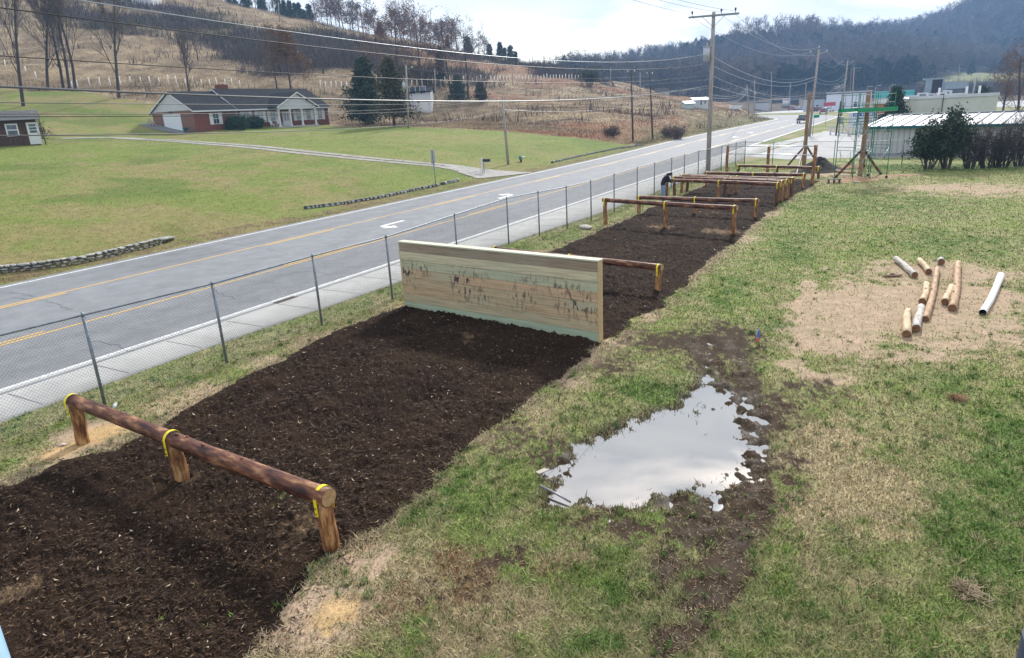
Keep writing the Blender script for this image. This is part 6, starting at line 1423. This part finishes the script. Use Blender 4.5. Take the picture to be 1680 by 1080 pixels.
for (y0, y1, mid, lb, r) in ((90, 126, (1255, 131), 'upper telephone cable between the tallest pole and the next one', .022), (106, 131, (1255, 139), 'second telephone cable between the tallest pole and the next one', .018), (123, 152, (1262, 156), 'third sagging cable between the tallest pole and the next one', .015), (140, 158, (1262, 163), 'lowest sagging cable between the tallest pole and the next one', .018)):
    wire(mp_(y0), p2p(y1), mid, r=r, m=wrg, label=lb)
for e1, e2, mid, lb in ((p2T + [-1.1, 0, -.3], p3T + [-1.3, 0, -.25], (1365, 110), 'left top line between the second and third roadside poles'), (p2T + [1.1, 0, -.3], p3T + [1.3, 0, -.25], (1385, 107), 'right top line between the second and third roadside poles')):
    wire(e1, e2, mid, r=.016, m=wrg, label=lb)
for y0, y1, mid, lb in ((126, 122, (1357, 134), 'upper cable between the second and third roadside poles'), (134, 129, (1360, 139), 'middle cable between the second and third roadside poles'), (152, 133, (1355, 152), 'lower cable between the second and third roadside poles'), (158, 137, (1355, 159), 'lowest cable between the second and third roadside poles')):
    wire(p2p(y0), p3p(y1), mid, r=.016, m=wrg, label=lb)
paB = UP['pa'][0]; pbB, pbT = UP['pb']
for y0, y1, mid, lb in ((155, 143, (1185, 158), 'upper cable from the tallest pole to the thin pole in the brush'), (160, 146, (1190, 162), 'second cable from the tallest pole to the thin pole in the brush'), (167, 149, (1195, 168), 'third cable from the tallest pole to the thin pole in the brush'), (174, 151, (1200, 171), 'lowest cable from the tallest pole to the thin pole in the brush')):
    wire(mp_(y0), P3(1225.6, y1, pbB[1]), mid, r=.016, m=wrg, label=lb)
wire(P3(1226, 144, pbB[1]), p2p(158), (1270, 160), r=.016, m=wrg, label='long low cable from the thin brush pole to the second roadside pole')
wire(P3(1238, 138, 260), P3(1265, 148, paB[1]), (1250, 151), r=.018, m=wrg, label='short sagging cable between the far field pole and the bend pole')
wire(P3(1265, 126, paB[1]), p2p(128), (1300, 131), r=.014, m=wrg, label='thin high cable from the bend pole towards the second roadside pole')
wire(P3(1440, 152, 120), P3(1720, 142, 112), None, .3, r=.012, label='thin dark cable across the beige building roof')
# street lamps over the lot
for k, (px, pt, lb) in enumerate([(1423, 142.5, 'lot lamp with a curved arm, leftmost of three behind the scaffold top'), (1437, 141, 'lot lamp with a curved arm, middle of three behind the scaffold top'), (1460, 140.5, 'lot lamp with a curved arm, rightmost of three behind the scaffold top')]):
    T = P3(px, pt, 200); B = np.array([T[0], 200, 0.]); e = empty('lot_lamp', B, 0, lb, 'street lamp', 'lot lamps'); h = T[2]
    mb = MB(); mb.tube([(0, 0, 0), (0, 0, h - .4), (.3, 0, h), (.9, 0, h + .05)], [.09, .07, .06, .05], 8); mb.build('pole', gp, e); mb = MB(); mb.box(.7, -.2, h, 1.5, .2, h + .16, 0, .03); mb.build('lamp_head', trm, e)
# ================================================================ VEGETATION
def grow(seed, h, spread=.34, trunk_r=.2, levels=4, kids=(7, 5, 5, 4), start=.28, up=.35, twig=.014, lean=(0, 0), gnarl=.12):
    """segments of a bare tree: list of (p0, p1, r0, r1, level)"""
    rn = random.Random(seed); out = []
    def branch(p, d, L_, r, lv):
        n = 4 if lv < 2 else 3; pts = [p]; dd = Vector(d)
        gn = gnarl * (.4 if lv == 0 else 1)
        for i in range(n):
            dd = (dd + Vector((rn.gauss(0, gn), rn.gauss(0, gn), rn.gauss(0, gnarl * .6) + up * .12 * (lv > 0)))).normalized(); pts.append(pts[-1] + dd * (L_ / n))
        for i in range(n):
            r0 = r * (1 - .75 * i / n) + twig * .4; r1 = r * (1 - .75 * (i + 1) / n) + twig * .4
            out.append((tuple(pts[i]), tuple(pts[i + 1]), r0, r1, lv))
        if lv + 1 < levels:
            kk = kids[lv] if lv else kids[0] + int(h / 5)
            for k in range(kk):
                t_ = (start + (1 - start) * (k + rn.random()) / kk) if lv == 0 else rn.uniform(.2, 1.)
                i = min(n - 1, int(t_ * n)); q = pts[i].lerp(pts[i + 1], t_ * n - i); ax = (pts[i + 1] - pts[i]).normalized()
                s_ = ax.orthogonal().normalized(); s_.rotate(Matrix.Rotation(rn.uniform(0, 6.28), 3, ax))
                an = rn.uniform(.45, 1.) * (1.15 if lv else 1.) * (spread / .34); nd = (ax * math.cos(an) + s_ * math.sin(an) + Vector((0, 0, up * .5))).normalized()
                ll = L_ * (rn.uniform(.38, .62) if lv == 0 else rn.uniform(.4, .7)) * (1 - .45 * t_ if lv == 0 else 1)
                branch(q, nd, ll, max(twig, r * (1 - .7 * t_) * .40), lv + 1)
    branch(Vector((0, 0, -.2)), Vector((lean[0], lean[1], 1)).normalized(), h, trunk_r, 0)
    return out
def segarrays(segs, lo, hi):
    s = [q for q in segs if lo <= q[4] <= hi]
    return np.array([q[0] for q in s]), np.array([q[1] for q in s]), np.array([q[2] for q in s]), np.array([q[3] for q in s])
barkg = mat('grey_bark', [(.3, (.028,.022,.02)), (.6, (.085,.07,.064))], 4, stretch=(4,4,1), rough=.9, detail=6)
twm = mat('grey_twigs', [(.3, (.075,.058,.055)), (.6, (.15,.12,.115))], 2, rough=.9)
twr = mat('reddish_twigs', [(.3, (.12,.07,.055)), (.6, (.22,.135,.11))], 2, rough=.9)
leafm = {}
def leafmat(n, c): return mat('leaf_' + n, [(.25, tuple(v * .45 for v in c)), (.5, c), (.75, tuple(min(1, v * 1.7) for v in c))], 1.1, rough=.75, detail=7, spec=.2)
def leafcloud(P, n, sz, sprd, seed=0, droop=0.):
    rg = np.random.default_rng(seed); P = np.asarray(P); i = rg.integers(0, len(P), n); c = P[i] + rg.normal(0, sprd, (n, 3)); a = rg.normal(0, 1, (n, 3)); a /= np.linalg.norm(a, axis=1)[:, None]
    b_ = np.cross(a, rg.normal(0, 1, (n, 3))); b_ /= np.linalg.norm(b_, axis=1)[:, None] + 1e-9; s = sz * rg.uniform(.5, 1.4, n)[:, None]
    V = np.stack([c - b_ * s * .5, c + b_ * s * .5, c + a * s - [0, 0, droop]], 1); return V.reshape(-1, 3), np.arange(3 * n).reshape(-1, 3)
def tree(name, base, h, label, seed, m_tw=twm, spread=.34, r=.17, kids=(7, 5, 5, 4), start=.25, leaves=None, group=None, levels=4, twig=.014, lean=(0, 0), cat='tree', base_world=None, up=.35):
    B = at(*base) if base_world is None else np.array(base_world); e = empty(name, B, 0. if lean != (0, 0) else seed * .7, label, cat, group)
    sg = grow(seed, h, spread, r, levels, kids, start, up, twig, lean)
    V, Fc = segmesh(*segarrays(sg, 0, 0), 7); npmesh('trunk', V, Fc, barkg, e, smooth=True)
    V, Fc = segmesh(*segarrays(sg, 1, 9), 3); npmesh('crown', V, Fc, m_tw, e)
    if leaves:
        n, sz, m, sp_ = leaves; P = segarrays(sg, 2, 9)[1]; V, Fc = leafcloud(P, n, sz, sp_, seed); npmesh('foliage', V, Fc, m, e)
    return e
# bare trees at the left
LT = [((38,174), 19., 'tall bare tree standing just behind the old shed', (.09,0), 31), ((78,146), 15.5, 'leaning bare tree, first right of the tree behind the shed', (.15,0), 32), ((104,146), 15., 'slender bare tree with crossing stems, left of two straight trunks', (.16,0), 33),
      ((114,147), 18., 'straight tall bare tree in the middle of the clump left of the lone tree', (.18,0), 34), ((124,148), 17., 'straight tall bare tree at the right side of the left clump', (.19,0), 35), ((195,161), 15., 'lone spreading bare tree between the left clump and the brick house', (.15,.001), 36),
      ((-14,150), 17., 'bare tree cut by the left edge of the picture', (.1,0), 37), ((310,150), 8.5, 'small dead-looking bare tree behind the garage end of the brick house', (.1,0), 38)]
for b_, h, lb, ln, sd_ in LT: tree('bare_tree', b_, h, lb, sd_, lean=ln, r=.26 if h > 12 else .17, kids=(11, 7, 5, 5), group='bare trees on the left slope', start=.2, spread=.24, twig=.021, up=.6)
tree('bare_tree', (325, 100), 8.5, 'small twisted bare tree high on the brushy hillside', 41, r=.14, kids=(6, 5, 4, 3), twig=.02, group='bare trees on the left slope')
tree('autumn_tree', (478, 152), 9.6, 'rounded tree with orange-brown leaves behind the brick house', 42, twr, .36, .2, (9, 6, 5, 4), .2, (5200, .22, leafmat('russet', (.17,.095,.035)), .28), twig=.016)
tree('autumn_tree', (455, 150), 8.2, 'thin greyish tree touching the left side of the orange-brown tree', 43, twm, .36, .16, (8, 6, 5, 4), .2, (900, .2, leafmat('russet', (.17,.095,.035)), .3), twig=.016)
tree('bare_tree', (531, 121), 9.5, 'grey bare tree on the slope between the autumn tree and the fir', 44, twm, .36, .2, (9, 6, 5, 4), .25, twig=.02)
for i, (b_, h, lb) in enumerate([((655,150), 14., 'large reddish bare tree behind the fir, left of the transformer pole'), ((690,145), 15., 'large reddish bare tree directly above the white two-storey house'), ((622,145), 12., 'reddish bare tree half hidden behind the fir tree'), ((740,150), 13., 'reddish-grey bare tree right of the white house'), ((768,160), 13.5, 'broad grey bare tree right of the white house with dark growth at its foot')]):
    tree('bare_tree', b_, h, lb, 50 + i, twr if i < 4 else twm, .38, .24, (10, 7, 6, 5), .12, (700, .25, leafmat('rusty', (.16,.08,.05)), .4) if i < 4 else None, 'bare trees behind the white house', twig=.020)
def conifer(name, base, h, wd, label, n=9000, m=None, seed=1, sz=.28, Y=None, trunkh=.1, sparse=0., cat='tree', group=None, rag=.25):
    B = at(*base) if Y is None else P3(base[0], base[1], Y)
    if Y is not None: B[2] = gz1(B[0], B[1])
    m = m or leafmat('cedar', (.040,.058,.030)); e = empty(name, B, 0, label, cat, group); mb = MB(); mb.tube([(0, 0, -.2), (.05, 0, h * .5), (0, 0, h * .96)], [.16 + h * .008, .12, .02], 8); mb.build('trunk', barkg, e)
    rg = np.random.default_rng(seed); nb = int(70 + h * 9); P = []; S0 = []; S1 = []
    for k in range(nb):
        t_ = trunkh + (1 - trunkh) * (k + rg.random()) / nb; a = rg.uniform(0, 6.28); L_ = wd * (1 - t_ ** 1.25) ** .8 * rg.uniform(1 - rag * 1.8, 1.12) + .12; z = h * t_
        d_ = np.array([math.cos(a), math.sin(a), rg.uniform(-.25, .35)]); S0.append([0, 0, z]); S1.append(np.array([0, 0, z]) + d_ * L_)
        for q in np.linspace(.25, 1, 6): P.append(np.array([0, 0, z]) + d_ * L_ * q + rg.normal(0, .06 * wd, 3))
    V, Fc = segmesh(S0, S1, .035, .01); npmesh('branches', V, Fc, barkg, e)
    V, Fc = leafcloud(P, n, sz, .16 + wd * .035, seed, .1); npmesh('foliage', V, Fc, m, e); return e
conifer('cedar_tree', (605,206), 9.9, 4.6, 'dark green cedar tree at the right end of the brick house lawn', 14000, seed=3, sz=.34, trunkh=.10, rag=.5)
conifer('cedar_tree', (647,208), 8.9, 4.2, 'thinner brownish green evergreen right of the dark cedar', 5200, leafmat('olive', (.065,.062,.032)), 4, .3, trunkh=.16, rag=.55)
conifer('cedar_tree', (724,135), 7.5, 1.6, 'small dark evergreen behind the grey pole, above the white house', 2200, None, 5, .35)
conifer('cedar_tree', (752,165), 4.8, 2.6, 'dark ivy-like evergreen at the foot of the broad grey tree', 3000, None, 6, .35)
conifer('cedar_tree', (789,166), 3.8, 1.8, 'small olive evergreen right of the broad grey tree', 1500, leafmat('olive', (.065,.062,.032)), 7, .35)
conifer('spruce_tree', (1466,200), 5.6, 1.9, 'dark green spruce between the scaffold deck and the beige building', 7000, leafmat('spruce', (.028,.055,.030)), 8, .22, Y=86)
conifer('evergreen_tree', (1607,182), 5.2, 2.1, 'round dark evergreen beside the leaning pale pole at the right', 6000, leafmat('spruce', (.028,.055,.030)), 9, .3, Y=118)
conifer('evergreen_tree', (1543,160), 4., 1.6, 'small dark evergreen above the beige building roof', 1500, None, 10, .4, Y=180)
conifer('evergreen_tree', (1593,124), 8.5, 3.4, 'dark rounded tree on the grassy clearing, left of two', 2600, None, 11, .6, Y=420, rag=.4, trunkh=.3)
conifer('evergreen_tree', (1644,121), 9., 5., 'dark spreading tree on the grassy clearing, right of two', 3000, None, 12, .7, Y=425, rag=.4, trunkh=.35)
tree('bare_tree', (1672, 183), 9.5, 'reddish brown bare tree at the right edge of the picture', 61, twr, .4, .2, (10, 7, 6, 5), .1, (1800, .16, leafmat('rusty', (.16,.08,.05)), .4), base_world=(P3(1672, 180, 100)[0], 100, 0), twig=.016)
tree('bare_tree', (1650, 183), 7.5, 'greyish bare tree just left of the reddish tree at the right edge', 62, twm, .4, .18, (10, 7, 6, 4), .1, None, base_world=(P3(1645, 180, 108)[0], 108, 0), twig=.016)
def shrub(name, base, h, wd, label, seed, leaf=None, n=0, sz=.14, m_tw=twm, stems=14, Y=None, cat='shrub', group=None, lean=0., kids=(5, 4, 4, 3), twig=.008, hollow=0.):
    B = at(*base) if Y is None else P3(base[0], base[1], Y)
    if Y is not None: B[2] = gz1(B[0], B[1])
    e = empty(name, B, 0, label, cat, group); rn = random.Random(seed); allv = []; allf = []; P = []; o_ = 0
    for k in range(stems):
        a = rn.uniform(0, 6.28); q = rn.uniform(.05, .9) * wd / h
        sg = grow(seed * 31 + k, h * rn.uniform(.65, 1.), .42, .035 + h * .006, 3, kids, .2, .25, twig, (math.cos(a) * q + lean, math.sin(a) * q), .16); s = segarrays(sg, 0, 9)
        off = np.array([math.cos(a) * .12 * wd, math.sin(a) * .12 * wd, 0]); V, Fc = segmesh(s[0] + off, s[1] + off, s[2], s[3]); allv.append(V); allf.append(Fc + o_); o_ += len(V); s = segarrays(sg, 1, 9); P.append(s[1] + off)
    npmesh('stems', np.concatenate(allv), np.concatenate(allf), m_tw, e)
    if leaf:
        P = np.concatenate(P)
        if hollow: P = P[P[:, 2] > hollow * h]
        V, Fc = leafcloud(P, n, sz, .09 + wd * .05, seed); npmesh('foliage', V, Fc, leaf, e)
    return e
dkl = leafmat('holly', (.034,.054,.030))
shrub('evergreen_shrub', (1523,274), 2.7, 1.35, 'dark evergreen shrub, leftmost before the metal warehouse', 71, dkl, 9000, .13, Y=49.5, hollow=.38, lean=-.05, twig=.007)
shrub('evergreen_shrub', (1552,274), 3.6, 1.5, 'tallest dark evergreen shrub with thin open top before the metal warehouse', 72, dkl, 9500, .13, Y=49.3, hollow=.3, twig=.007, stems=18)
for i, (px, h, lb) in enumerate([(1590, 2.9, 'bare twiggy shrub just right of the tall evergreen shrub'), (1618, 3.3, 'bare grey thicket bush by the fence corner post'), (1645, 3.4, 'bare grey thicket bush near the right edge of the picture'), (1672, 3.6, 'bare grey thicket bush cut by the right edge of the picture'), (1632, 2.6, 'low bare thicket bush before the grey warehouse wall')]):
    shrub('bare_shrub', (px, 274), h, 1.6, lb, 80 + i, leafmat('drab', (.06,.05,.035)) if i in (2, 3) else None, 220, .09, mat('dark_twigs', [(.3, (.035,.027,.027)), (.6, (.09,.07,.07))], 2, rough=.9), stems=16, Y=48.5, group='bare shrubs at the back fence', kids=(7, 5, 4, 3), twig=.008)
gsh = leafmat('garden', (.020,.055,.028))
p = hpt(hU(392, 5, -1.5), -1.5); 
for i, (px, off, h, wd, lb) in enumerate([(391, -1.6, 2.1, 2.3, 'big rounded dark green bush against the front of the brick house'), (420, -1.3, 1.7, 1.5, 'smaller dark green bush right of the big one at the brick house')]):
    U_x = hU(px, 5, off); q = hpt(U_x, off); e = shrub('garden_bush', (0, 0), h, wd, lb, 90 + i, gsh, 5200, .14, stems=16, cat='bush'); e.location = q
for i, (px, py, h, wd, lb, lf) in enumerate([(968,143,5.,3.2,'dark rounded bush at the right end of the white fence posts','d'), (1112,229,2.2,2.6,'brown bare bush beside the road edge, right of the dark field poles',''), (1098,226,1.8,1.8,'low brown bush left of the bigger roadside bush',''), (1003,224,1.6,1.8,'low brown bush behind the right end of the far lawn','')]):
    shrub('field_bush', (px, py), h, wd, lb, 100 + i, dkl if lf else leafmat('brush', (.11,.08,.065)), 3500 if lf else 1800, .2 if lf else .12, twr if not lf else twm, stems=20, cat='bush', twig=.011)
b_ = at(45, 186); e = shrub('weeping_bush', (45,187), 2.2, 2.2, 'dark domed weeping bush behind the roof of the old shed', 110, leafmat('weep', (.03,.035,.035)), 2500, .12, stems=20, cat='bush', Y=83)
# ---- trees on the crest of the left hill: individuals
tmpl = []
for k in range(5):
    e = tree('crest_tree', (500, 35), 9., 'bare tree in the row along the crest of the left hill', 200 + k, [twm, twr][k % 2], .40, .16, (8, 6, 5, 4), .18, [(260, .35, leafmat('rusty', (.16,.08,.05)), .5), None, (500, .35, leafmat('brown', (.10,.07,.05)), .5), None, (300, .35, leafmat('olive', (.065,.062,.032)), .5)][k], 'trees along the hill crest', twig=.035)
    tmpl.append(e)
ctm = [conifer('crest_evergreen', (420, 20), 6.5, 2.2, 'dark green evergreen in the row along the crest of the left hill', 1500, leafmat('crestgreen', (.035,.06,.03)), 210 + k, .5, group='evergreens along the hill crest', rag=.4) for k in range(2)]
rn = random.Random(77); fi = 0; used_t = set()
def crest_y(px): return np.interp(px, [280, 370, 420, 500, 600, 700, 800, 880, 950], [-4, 6, 20, 33, 50, 71, 91, 108, 124])
px = 395.
while px < 960:
    px += rn.uniform(5.5, 10.5); ev = (px < 510 and rn.random() < .65) or (800 < px < 900 and rn.random() < .7) or rn.random() < .08
    if px > 905 and rn.random() < .5: continue
    k = rn.randrange(2) if ev else rn.randrange(5); src = ctm[k] if ev else tmpl[k]; Yd = 285 + rn.uniform(-12, 14)
    p = P3(px, crest_y(px), Yd); c = src if (ev, k) not in used_t else copy_tree(src); used_t.add((ev, k))
    s = rn.uniform(.7, 1.15) * (1.15 if 500 < px < 760 and not ev else (.8 if px > 800 else .9)); c.location = (p[0], p[1], gz1(p[0], p[1]) - .3); c.scale = (s * 1.1, s * 1.1, s); c.rotation_euler = (0, 0, rn.uniform(0, 6.28))
for px in (296, 303, 312, 322, 331, 341, 352, 362, 376, 386):
    c = copy_tree(ctm[rn.randrange(2)]); p = P3(px, crest_y(px), 292); c.location = (p[0], p[1], gz1(p[0], p[1]) - .4); s = rn.uniform(.45, .75); c.scale = (s * 1.3, s * 1.3, s)
rt_ = [copy_tree(tmpl[k]) for k in (0, 1, 3)]
used_r = set()
def ridge(px0, px1, ys, Y, n, s0, s1, lb, grp):
    for i in range(n):
        q = px0 + (px1 - px0) * (i + rn.random()) / n; k = rn.randrange(3); c = rt_[k] if k not in used_r else copy_tree(rt_[k]); used_r.add(k)
        p = P3(q, float(np.interp(q, *ys)), Y + rn.uniform(-10, 10)); s = rn.uniform(s0, s1); c.location = (p[0], p[1], gz1(p[0], p[1]) - 1); c.scale = (s * .8, s * .8, s); c.rotation_euler = (0, 0, rn.uniform(0, 6.28)); c['label'] = lb; c['group'] = grp
ridge(1195, 1345, ([1200, 1350], [82, 76]), 600, 22, 1.7, 2.5, 'tall bare tree rising above the rounded middle of the far ridge', 'bare trees on the middle far ridge')
ridge(1555, 1690, ([1540, 1690], [52, -12]), 812, 26, 2.2, 3.2, 'tall bare tree rising above the steep ridge at the far right', 'bare trees on the steep far right ridge')
ridge(985, 1160, ([985, 1160], [145, 106]), 565, 16, .8, 1.3, 'bare tree on the low left end of the far ridge', 'bare trees on the low end of the far ridge')
# ---- white fence posts in the field
pf = flat('white_post', (.80,.78,.74), .7, var=.15); mb = MB(); mb.cyl((0, 0, -.2), (0, 0, 1.65), .10, 8); po = mb.build('fence_post', pf); first = True
PL = [(10,113), (44,122), (60,131), (119,146), (129,147), (148,144), (165,143.5), (182,143), (199,142), (215,138), (232,138), (247,139), (262,140), (277,140), (291,141.5), (305,143), (318,143), (332,143), (345,143), (357,143), (370,143), (382,144), (394,144)]
PL += [(526 + k * 8.8, 147 - k * .25) for k in range(22)] + [(716 + k * 7.4, 141 - k * .5) for k in range(12)] + [(806 + k * 5.1, 135 - k * .12) for k in range(30)]
for px, py in PL:
    o = po if first else po.copy()
    if not first: COL.objects.link(o)
    first = False; q = at(px, py); o.location = q; o.rotation_euler = (rn.uniform(-.06, .06), rn.uniform(-.06, .06), 0); o.scale = (1, 1, rn.uniform(.8, 1.15)); tag(o, 'thin whitish fence post in the row across the foot of the hill', 'fence post', 'white fence posts along the hill foot')
# ---- brush over field and hill (nobody could count it)
def brush(name, n, region, label, hgt, cols, wid=.05, ncl=None, per=7):
    x, y = region(n); z = gz(x, y, False); k = np.ones(len(x), bool); x, y, z = x[k], y[k], z[k]; n = len(x)
    base = np.repeat(np.stack([x, y, z], -1), per, 0); N_ = n * per; d = np.hypot(base[:, 0], base[:, 1])
    sp_ = hgt[2] * (1 + d / 300)
    base = base + np.stack([RNG.normal(0, sp_), RNG.normal(0, sp_), 0 * sp_], -1); h = RNG.uniform(hgt[0], hgt[1], N_) * np.repeat(RNG.uniform(.5, 1.3, n), per)
    th = RNG.uniform(0, 6.28, N_); ln = RNG.uniform(.1, .6, N_) * h; w_ = wid * (.5 + d / 150) * RNG.uniform(.6, 1.4, N_); a2 = RNG.uniform(0, 6.28, N_); s_ = np.stack([np.cos(a2), np.sin(a2), 0 * a2], -1) * w_[:, None]
    V = np.stack([base - s_, base + s_, base + np.stack([np.cos(th) * ln, np.sin(th) * ln, h], -1)], 1)
    c = cols(np.repeat(x, per), np.repeat(y, per), N_); o = npmesh(name, V.reshape(-1, 3), np.arange(3 * N_).reshape(-1, 3), am2, cols=np.repeat(c, 3, 0)); tag(o, label, 'brush', kind='stuff')
def reg_field(n):
    r = 88 * (330 / 88.) ** RNG.random(n); a = np.radians(RNG.uniform(-41, 22, n)); x = r * np.sin(a); y = r * np.cos(a)
    k = inpoly(x, y, LEFTPOLY) & ~inpoly(x, y, LAWN) & (polydist(x, y, FAR, False) > 1.5); x, y = x[k], y[k]
    # keep clear of the buildings
    for q in (HC + hu * 12 + hw * 5,): k = np.hypot(x - q[0], y - q[1]) > 15; x, y = x[k], y[k]
    return x, y
def col_field(x, y, N_):
    c = albedo(x, y, x * 0) * RNG.uniform(.5, 1.9, (N_, 1)); m_ = (fbm(x, y, .11, 801) > .55); t_ = RNG.random(N_)
    c = np.where((m_ & (t_ < .6))[:, None], np.array([.13,.095,.088])[None] * RNG.uniform(.5, 1.3, (N_, 1)), c)
    c = np.where((t_ > .93)[:, None], np.array([.42,.36,.28])[None] * RNG.uniform(.6, 1.2, (N_, 1)), c); return c
brush('dry_brush', 95000, reg_field, 'dry tan and rust coloured weeds over the field and hillside', (.08, .34, .5), col_field, .024, per=8)
def reg_woody(n):
    x, y = reg_field(n); k = woodyband(x, y) > RNG.random(len(x)) * .8 + .1; k |= (RNG.random(len(x)) < .009) & (y > 115); return x[k], y[k]
def col_woody(x, y, N_):
    c = np.array([.105,.082,.078])[None] * RNG.uniform(.45, 1.5, (N_, 1)); t_ = fbm(x, y, .05, 821)
    return np.where((t_ > .58)[:, None], np.array([.10,.085,.05])[None] * RNG.uniform(.5, 1.4, (N_, 1)), c)
brush('woody_brush', 36000, reg_woody, 'grey-brown leafless thicket spread over the left hillside', (.9, 2.6, .9), col_woody, .05, per=14)
# ---- far woods: one mass of leafless and evergreen trees
FV = []; FF = []; FC_ = []; fo = 0
def ftemplate(seed, ever):
    rg = np.random.default_rng(seed); h = 12.
    if ever:
        n = 260; t_ = rg.random(n) ** .8; a = rg.uniform(0, 6.28, n); r_ = 3.4 * (1 - t_) ** .6 * rg.uniform(.5, 1.05, n); c = np.stack([np.cos(a) * r_, np.sin(a) * r_, h * (.12 + .85 * t_)], -1)
        s = rg.uniform(.6, 1.5, n)[:, None]; A1 = rg.normal(0, 1, (n, 3)) * s * .6; B1 = rg.normal(0, 1, (n, 3)) * s * .6; return np.stack([c, c + A1, c + B1], 1).reshape(-1, 3)
    sg = grow(seed, h, .36, .16, 3, (13, 8, 4), .22, .45, .05); s = segarrays(sg, 0, 9); V, Fc = segmesh(s[0], s[1], s[2] * 1.0, s[3] * .8, 2)
    # thin ribbons set crosswise stand in for round twigs at this distance
    Q = V[Fc[::2]].reshape(-1, 4, 3); T = np.concatenate([Q[:, :3], Q[:, [0, 2, 3]]], 1).reshape(-1, 3); P = s[1]
    n = 150; i = rg.integers(0, len(P), n); c = P[i]; d = rg.normal(0, 1, (n, 3)); d[:, 2] = np.abs(d[:, 2]); w_ = rg.normal(0, .07, (n, 3)); L2 = rg.uniform(.8, 2., n)[:, None] / np.linalg.norm(d, axis=1)[:, None]
    return np.concatenate([T, np.stack([c - w_, c + w_, c + d * L2], 1).reshape(-1, 3)])
TB = [ftemplate(300 + k, False) for k in range(5)]; TE = [ftemplate(320 + k, True) for k in range(3)]
def wood(x, y, pe, seed, colb, hs=(.75, 1.25)):
    global FV, FC_
    z = gz(x, y, False)
    for i in range(len(x)):
        ev = RNG.random() < pe[i]; T = (TE if ev else TB)[RNG.integers(0, 3 if ev else 5)]; s = RNG.uniform(*hs) * (.95 if ev else 1.); a = RNG.uniform(0, 6.28); ca, sa = math.cos(a), math.sin(a)
        V = np.stack([(T[:, 0] * ca - T[:, 1] * sa) * s * 1.15 + x[i], (T[:, 0] * sa + T[:, 1] * ca) * s * 1.15 + y[i], T[:, 2] * s + z[i] - .3], -1); FV.append(V.astype(np.float32))
        base = np.array([.022,.038,.028]) if ev else colb[i]; v = RNG.uniform(.75, 1.3)
        FC_.append((np.broadcast_to(base * v, V.shape)).astype(np.float32))
def sample_far(n, y0, y1, x0, x1): return RNG.uniform(x0, x1, n), RNG.uniform(y0, y1, n)
xs, ys = sample_far(9000, 338, 660, -20, 560)
av = np.degrees(np.arctan2(xs, ys)); k = (av > 5) & (av < 41) & (sdist(xs, ys, CLEAR) < -2) & (xs > -.05 * ys + 55)
zz = gz(xs, ys, False); k &= (zz > 5.5); xs, ys, zz = xs[k], ys[k], zz[k]
xs, ys, zz = xs[:3300], ys[:3300], zz[:3300]
evm = ss(.47, .60, fbm(xs, ys, .011, 851) + .10 * np.exp(-((np.degrees(np.arctan2(xs, ys)) - 27) / 5) ** 2)) * .85 + .06
cb = np.where((fbm(xs, ys, .02, 861) > .5)[:, None], np.array([.150,.120,.122]), np.array([.125,.105,.09]))
wood(xs, ys, evm, 1, cb)
xs, ys = sample_far(2600, 640, 900, 180, 720); av = np.degrees(np.arctan2(xs, ys)); k = (av > 22) & (av < 42); xs, ys = xs[k][:1100], ys[k][:1100]
wood(xs, ys, np.full(len(xs), .22), 2, np.tile(np.array([.13,.11,.115]), (len(xs), 1)), (1.1, 1.8))
V = np.concatenate(FV); C_ = np.concatenate(FC_)
fm_ = mat('far_wood', [(.3, (.9,.9,.9)), (.7, (1.1,1.1,1.1))], 3, rough=.9, attr=True, spec=.1)
o = npmesh('forest', V, np.arange(len(V)).reshape(-1, 3), fm_, cols=C_); tag(o, 'hazy wood of leafless and evergreen trees covering the far hills', 'forest', kind='stuff')
del FV, FC_
# low brush at the foot of the far hill and beyond the lots
def reg_foot(n):
    x = RNG.uniform(10, 330, n); y = RNG.uniform(262, 350, n); a = np.degrees(np.arctan2(x, y)); k = (a > 3) & (a < 41) & (sdist(x, y, [(95,200),(62,257),(25,287),(10,335),(60,345),(150,335),(262,260),(150,170)]) < 0); return x[k], y[k]
def col_foot(x, y, N_): return np.array([.10,.085,.075])[None] * RNG.uniform(.5, 1.5, (N_, 1))
brush('foot_brush', 4000, reg_foot, 'grey leafless brush along the foot of the far hill', (1.5, 5., 1.4), col_foot, .05, per=16)
def reg_lawn(n):
    r = 30 * (135 / 30.) ** RNG.random(n); a = np.radians(RNG.uniform(-41, 16, n)); x = r * np.sin(a); y = r * np.cos(a); k = inpoly(x, y, LAWN) & (polydist(x, y, FAR, False) > .4); return x[k], y[k]
def col_lawn(x, y, N_):
    c = albedo(x, y, x * 0) * RNG.uniform(.7, 1.5, (N_, 1)); return np.where((RNG.random(N_) > .88)[:, None], np.array([.36,.31,.17])[None] * RNG.uniform(.7, 1.2, (N_, 1)), c)
brush('lawn_grass', 60000, reg_lawn, 'mown grass of the lawns across the road', (.02, .055, .25), col_lawn, .018, per=6)
# ================================================================ HAZE
hz = bpy.data.materials.new('valley_haze'); hz.use_nodes = True; t = hz.node_tree; t.nodes.clear(); ou = t.nodes.new('ShaderNodeOutputMaterial'); pv_ = t.nodes.new('ShaderNodeVolumePrincipled')
pv_.inputs['Color'].default_value = (.36,.60,1.,1); pv_.inputs['Density'].default_value = .00035; pv_.inputs['Anisotropy'].default_value = .2; t.links.new(pv_.outputs[0], ou.inputs['Volume'])
mb = MB(); mb.box(-1180, -1180, -6, 1180, 1180, 178); o = mb.build('haze', hz); tag(o, 'thin bluish air haze over the valley', 'haze', kind='stuff')
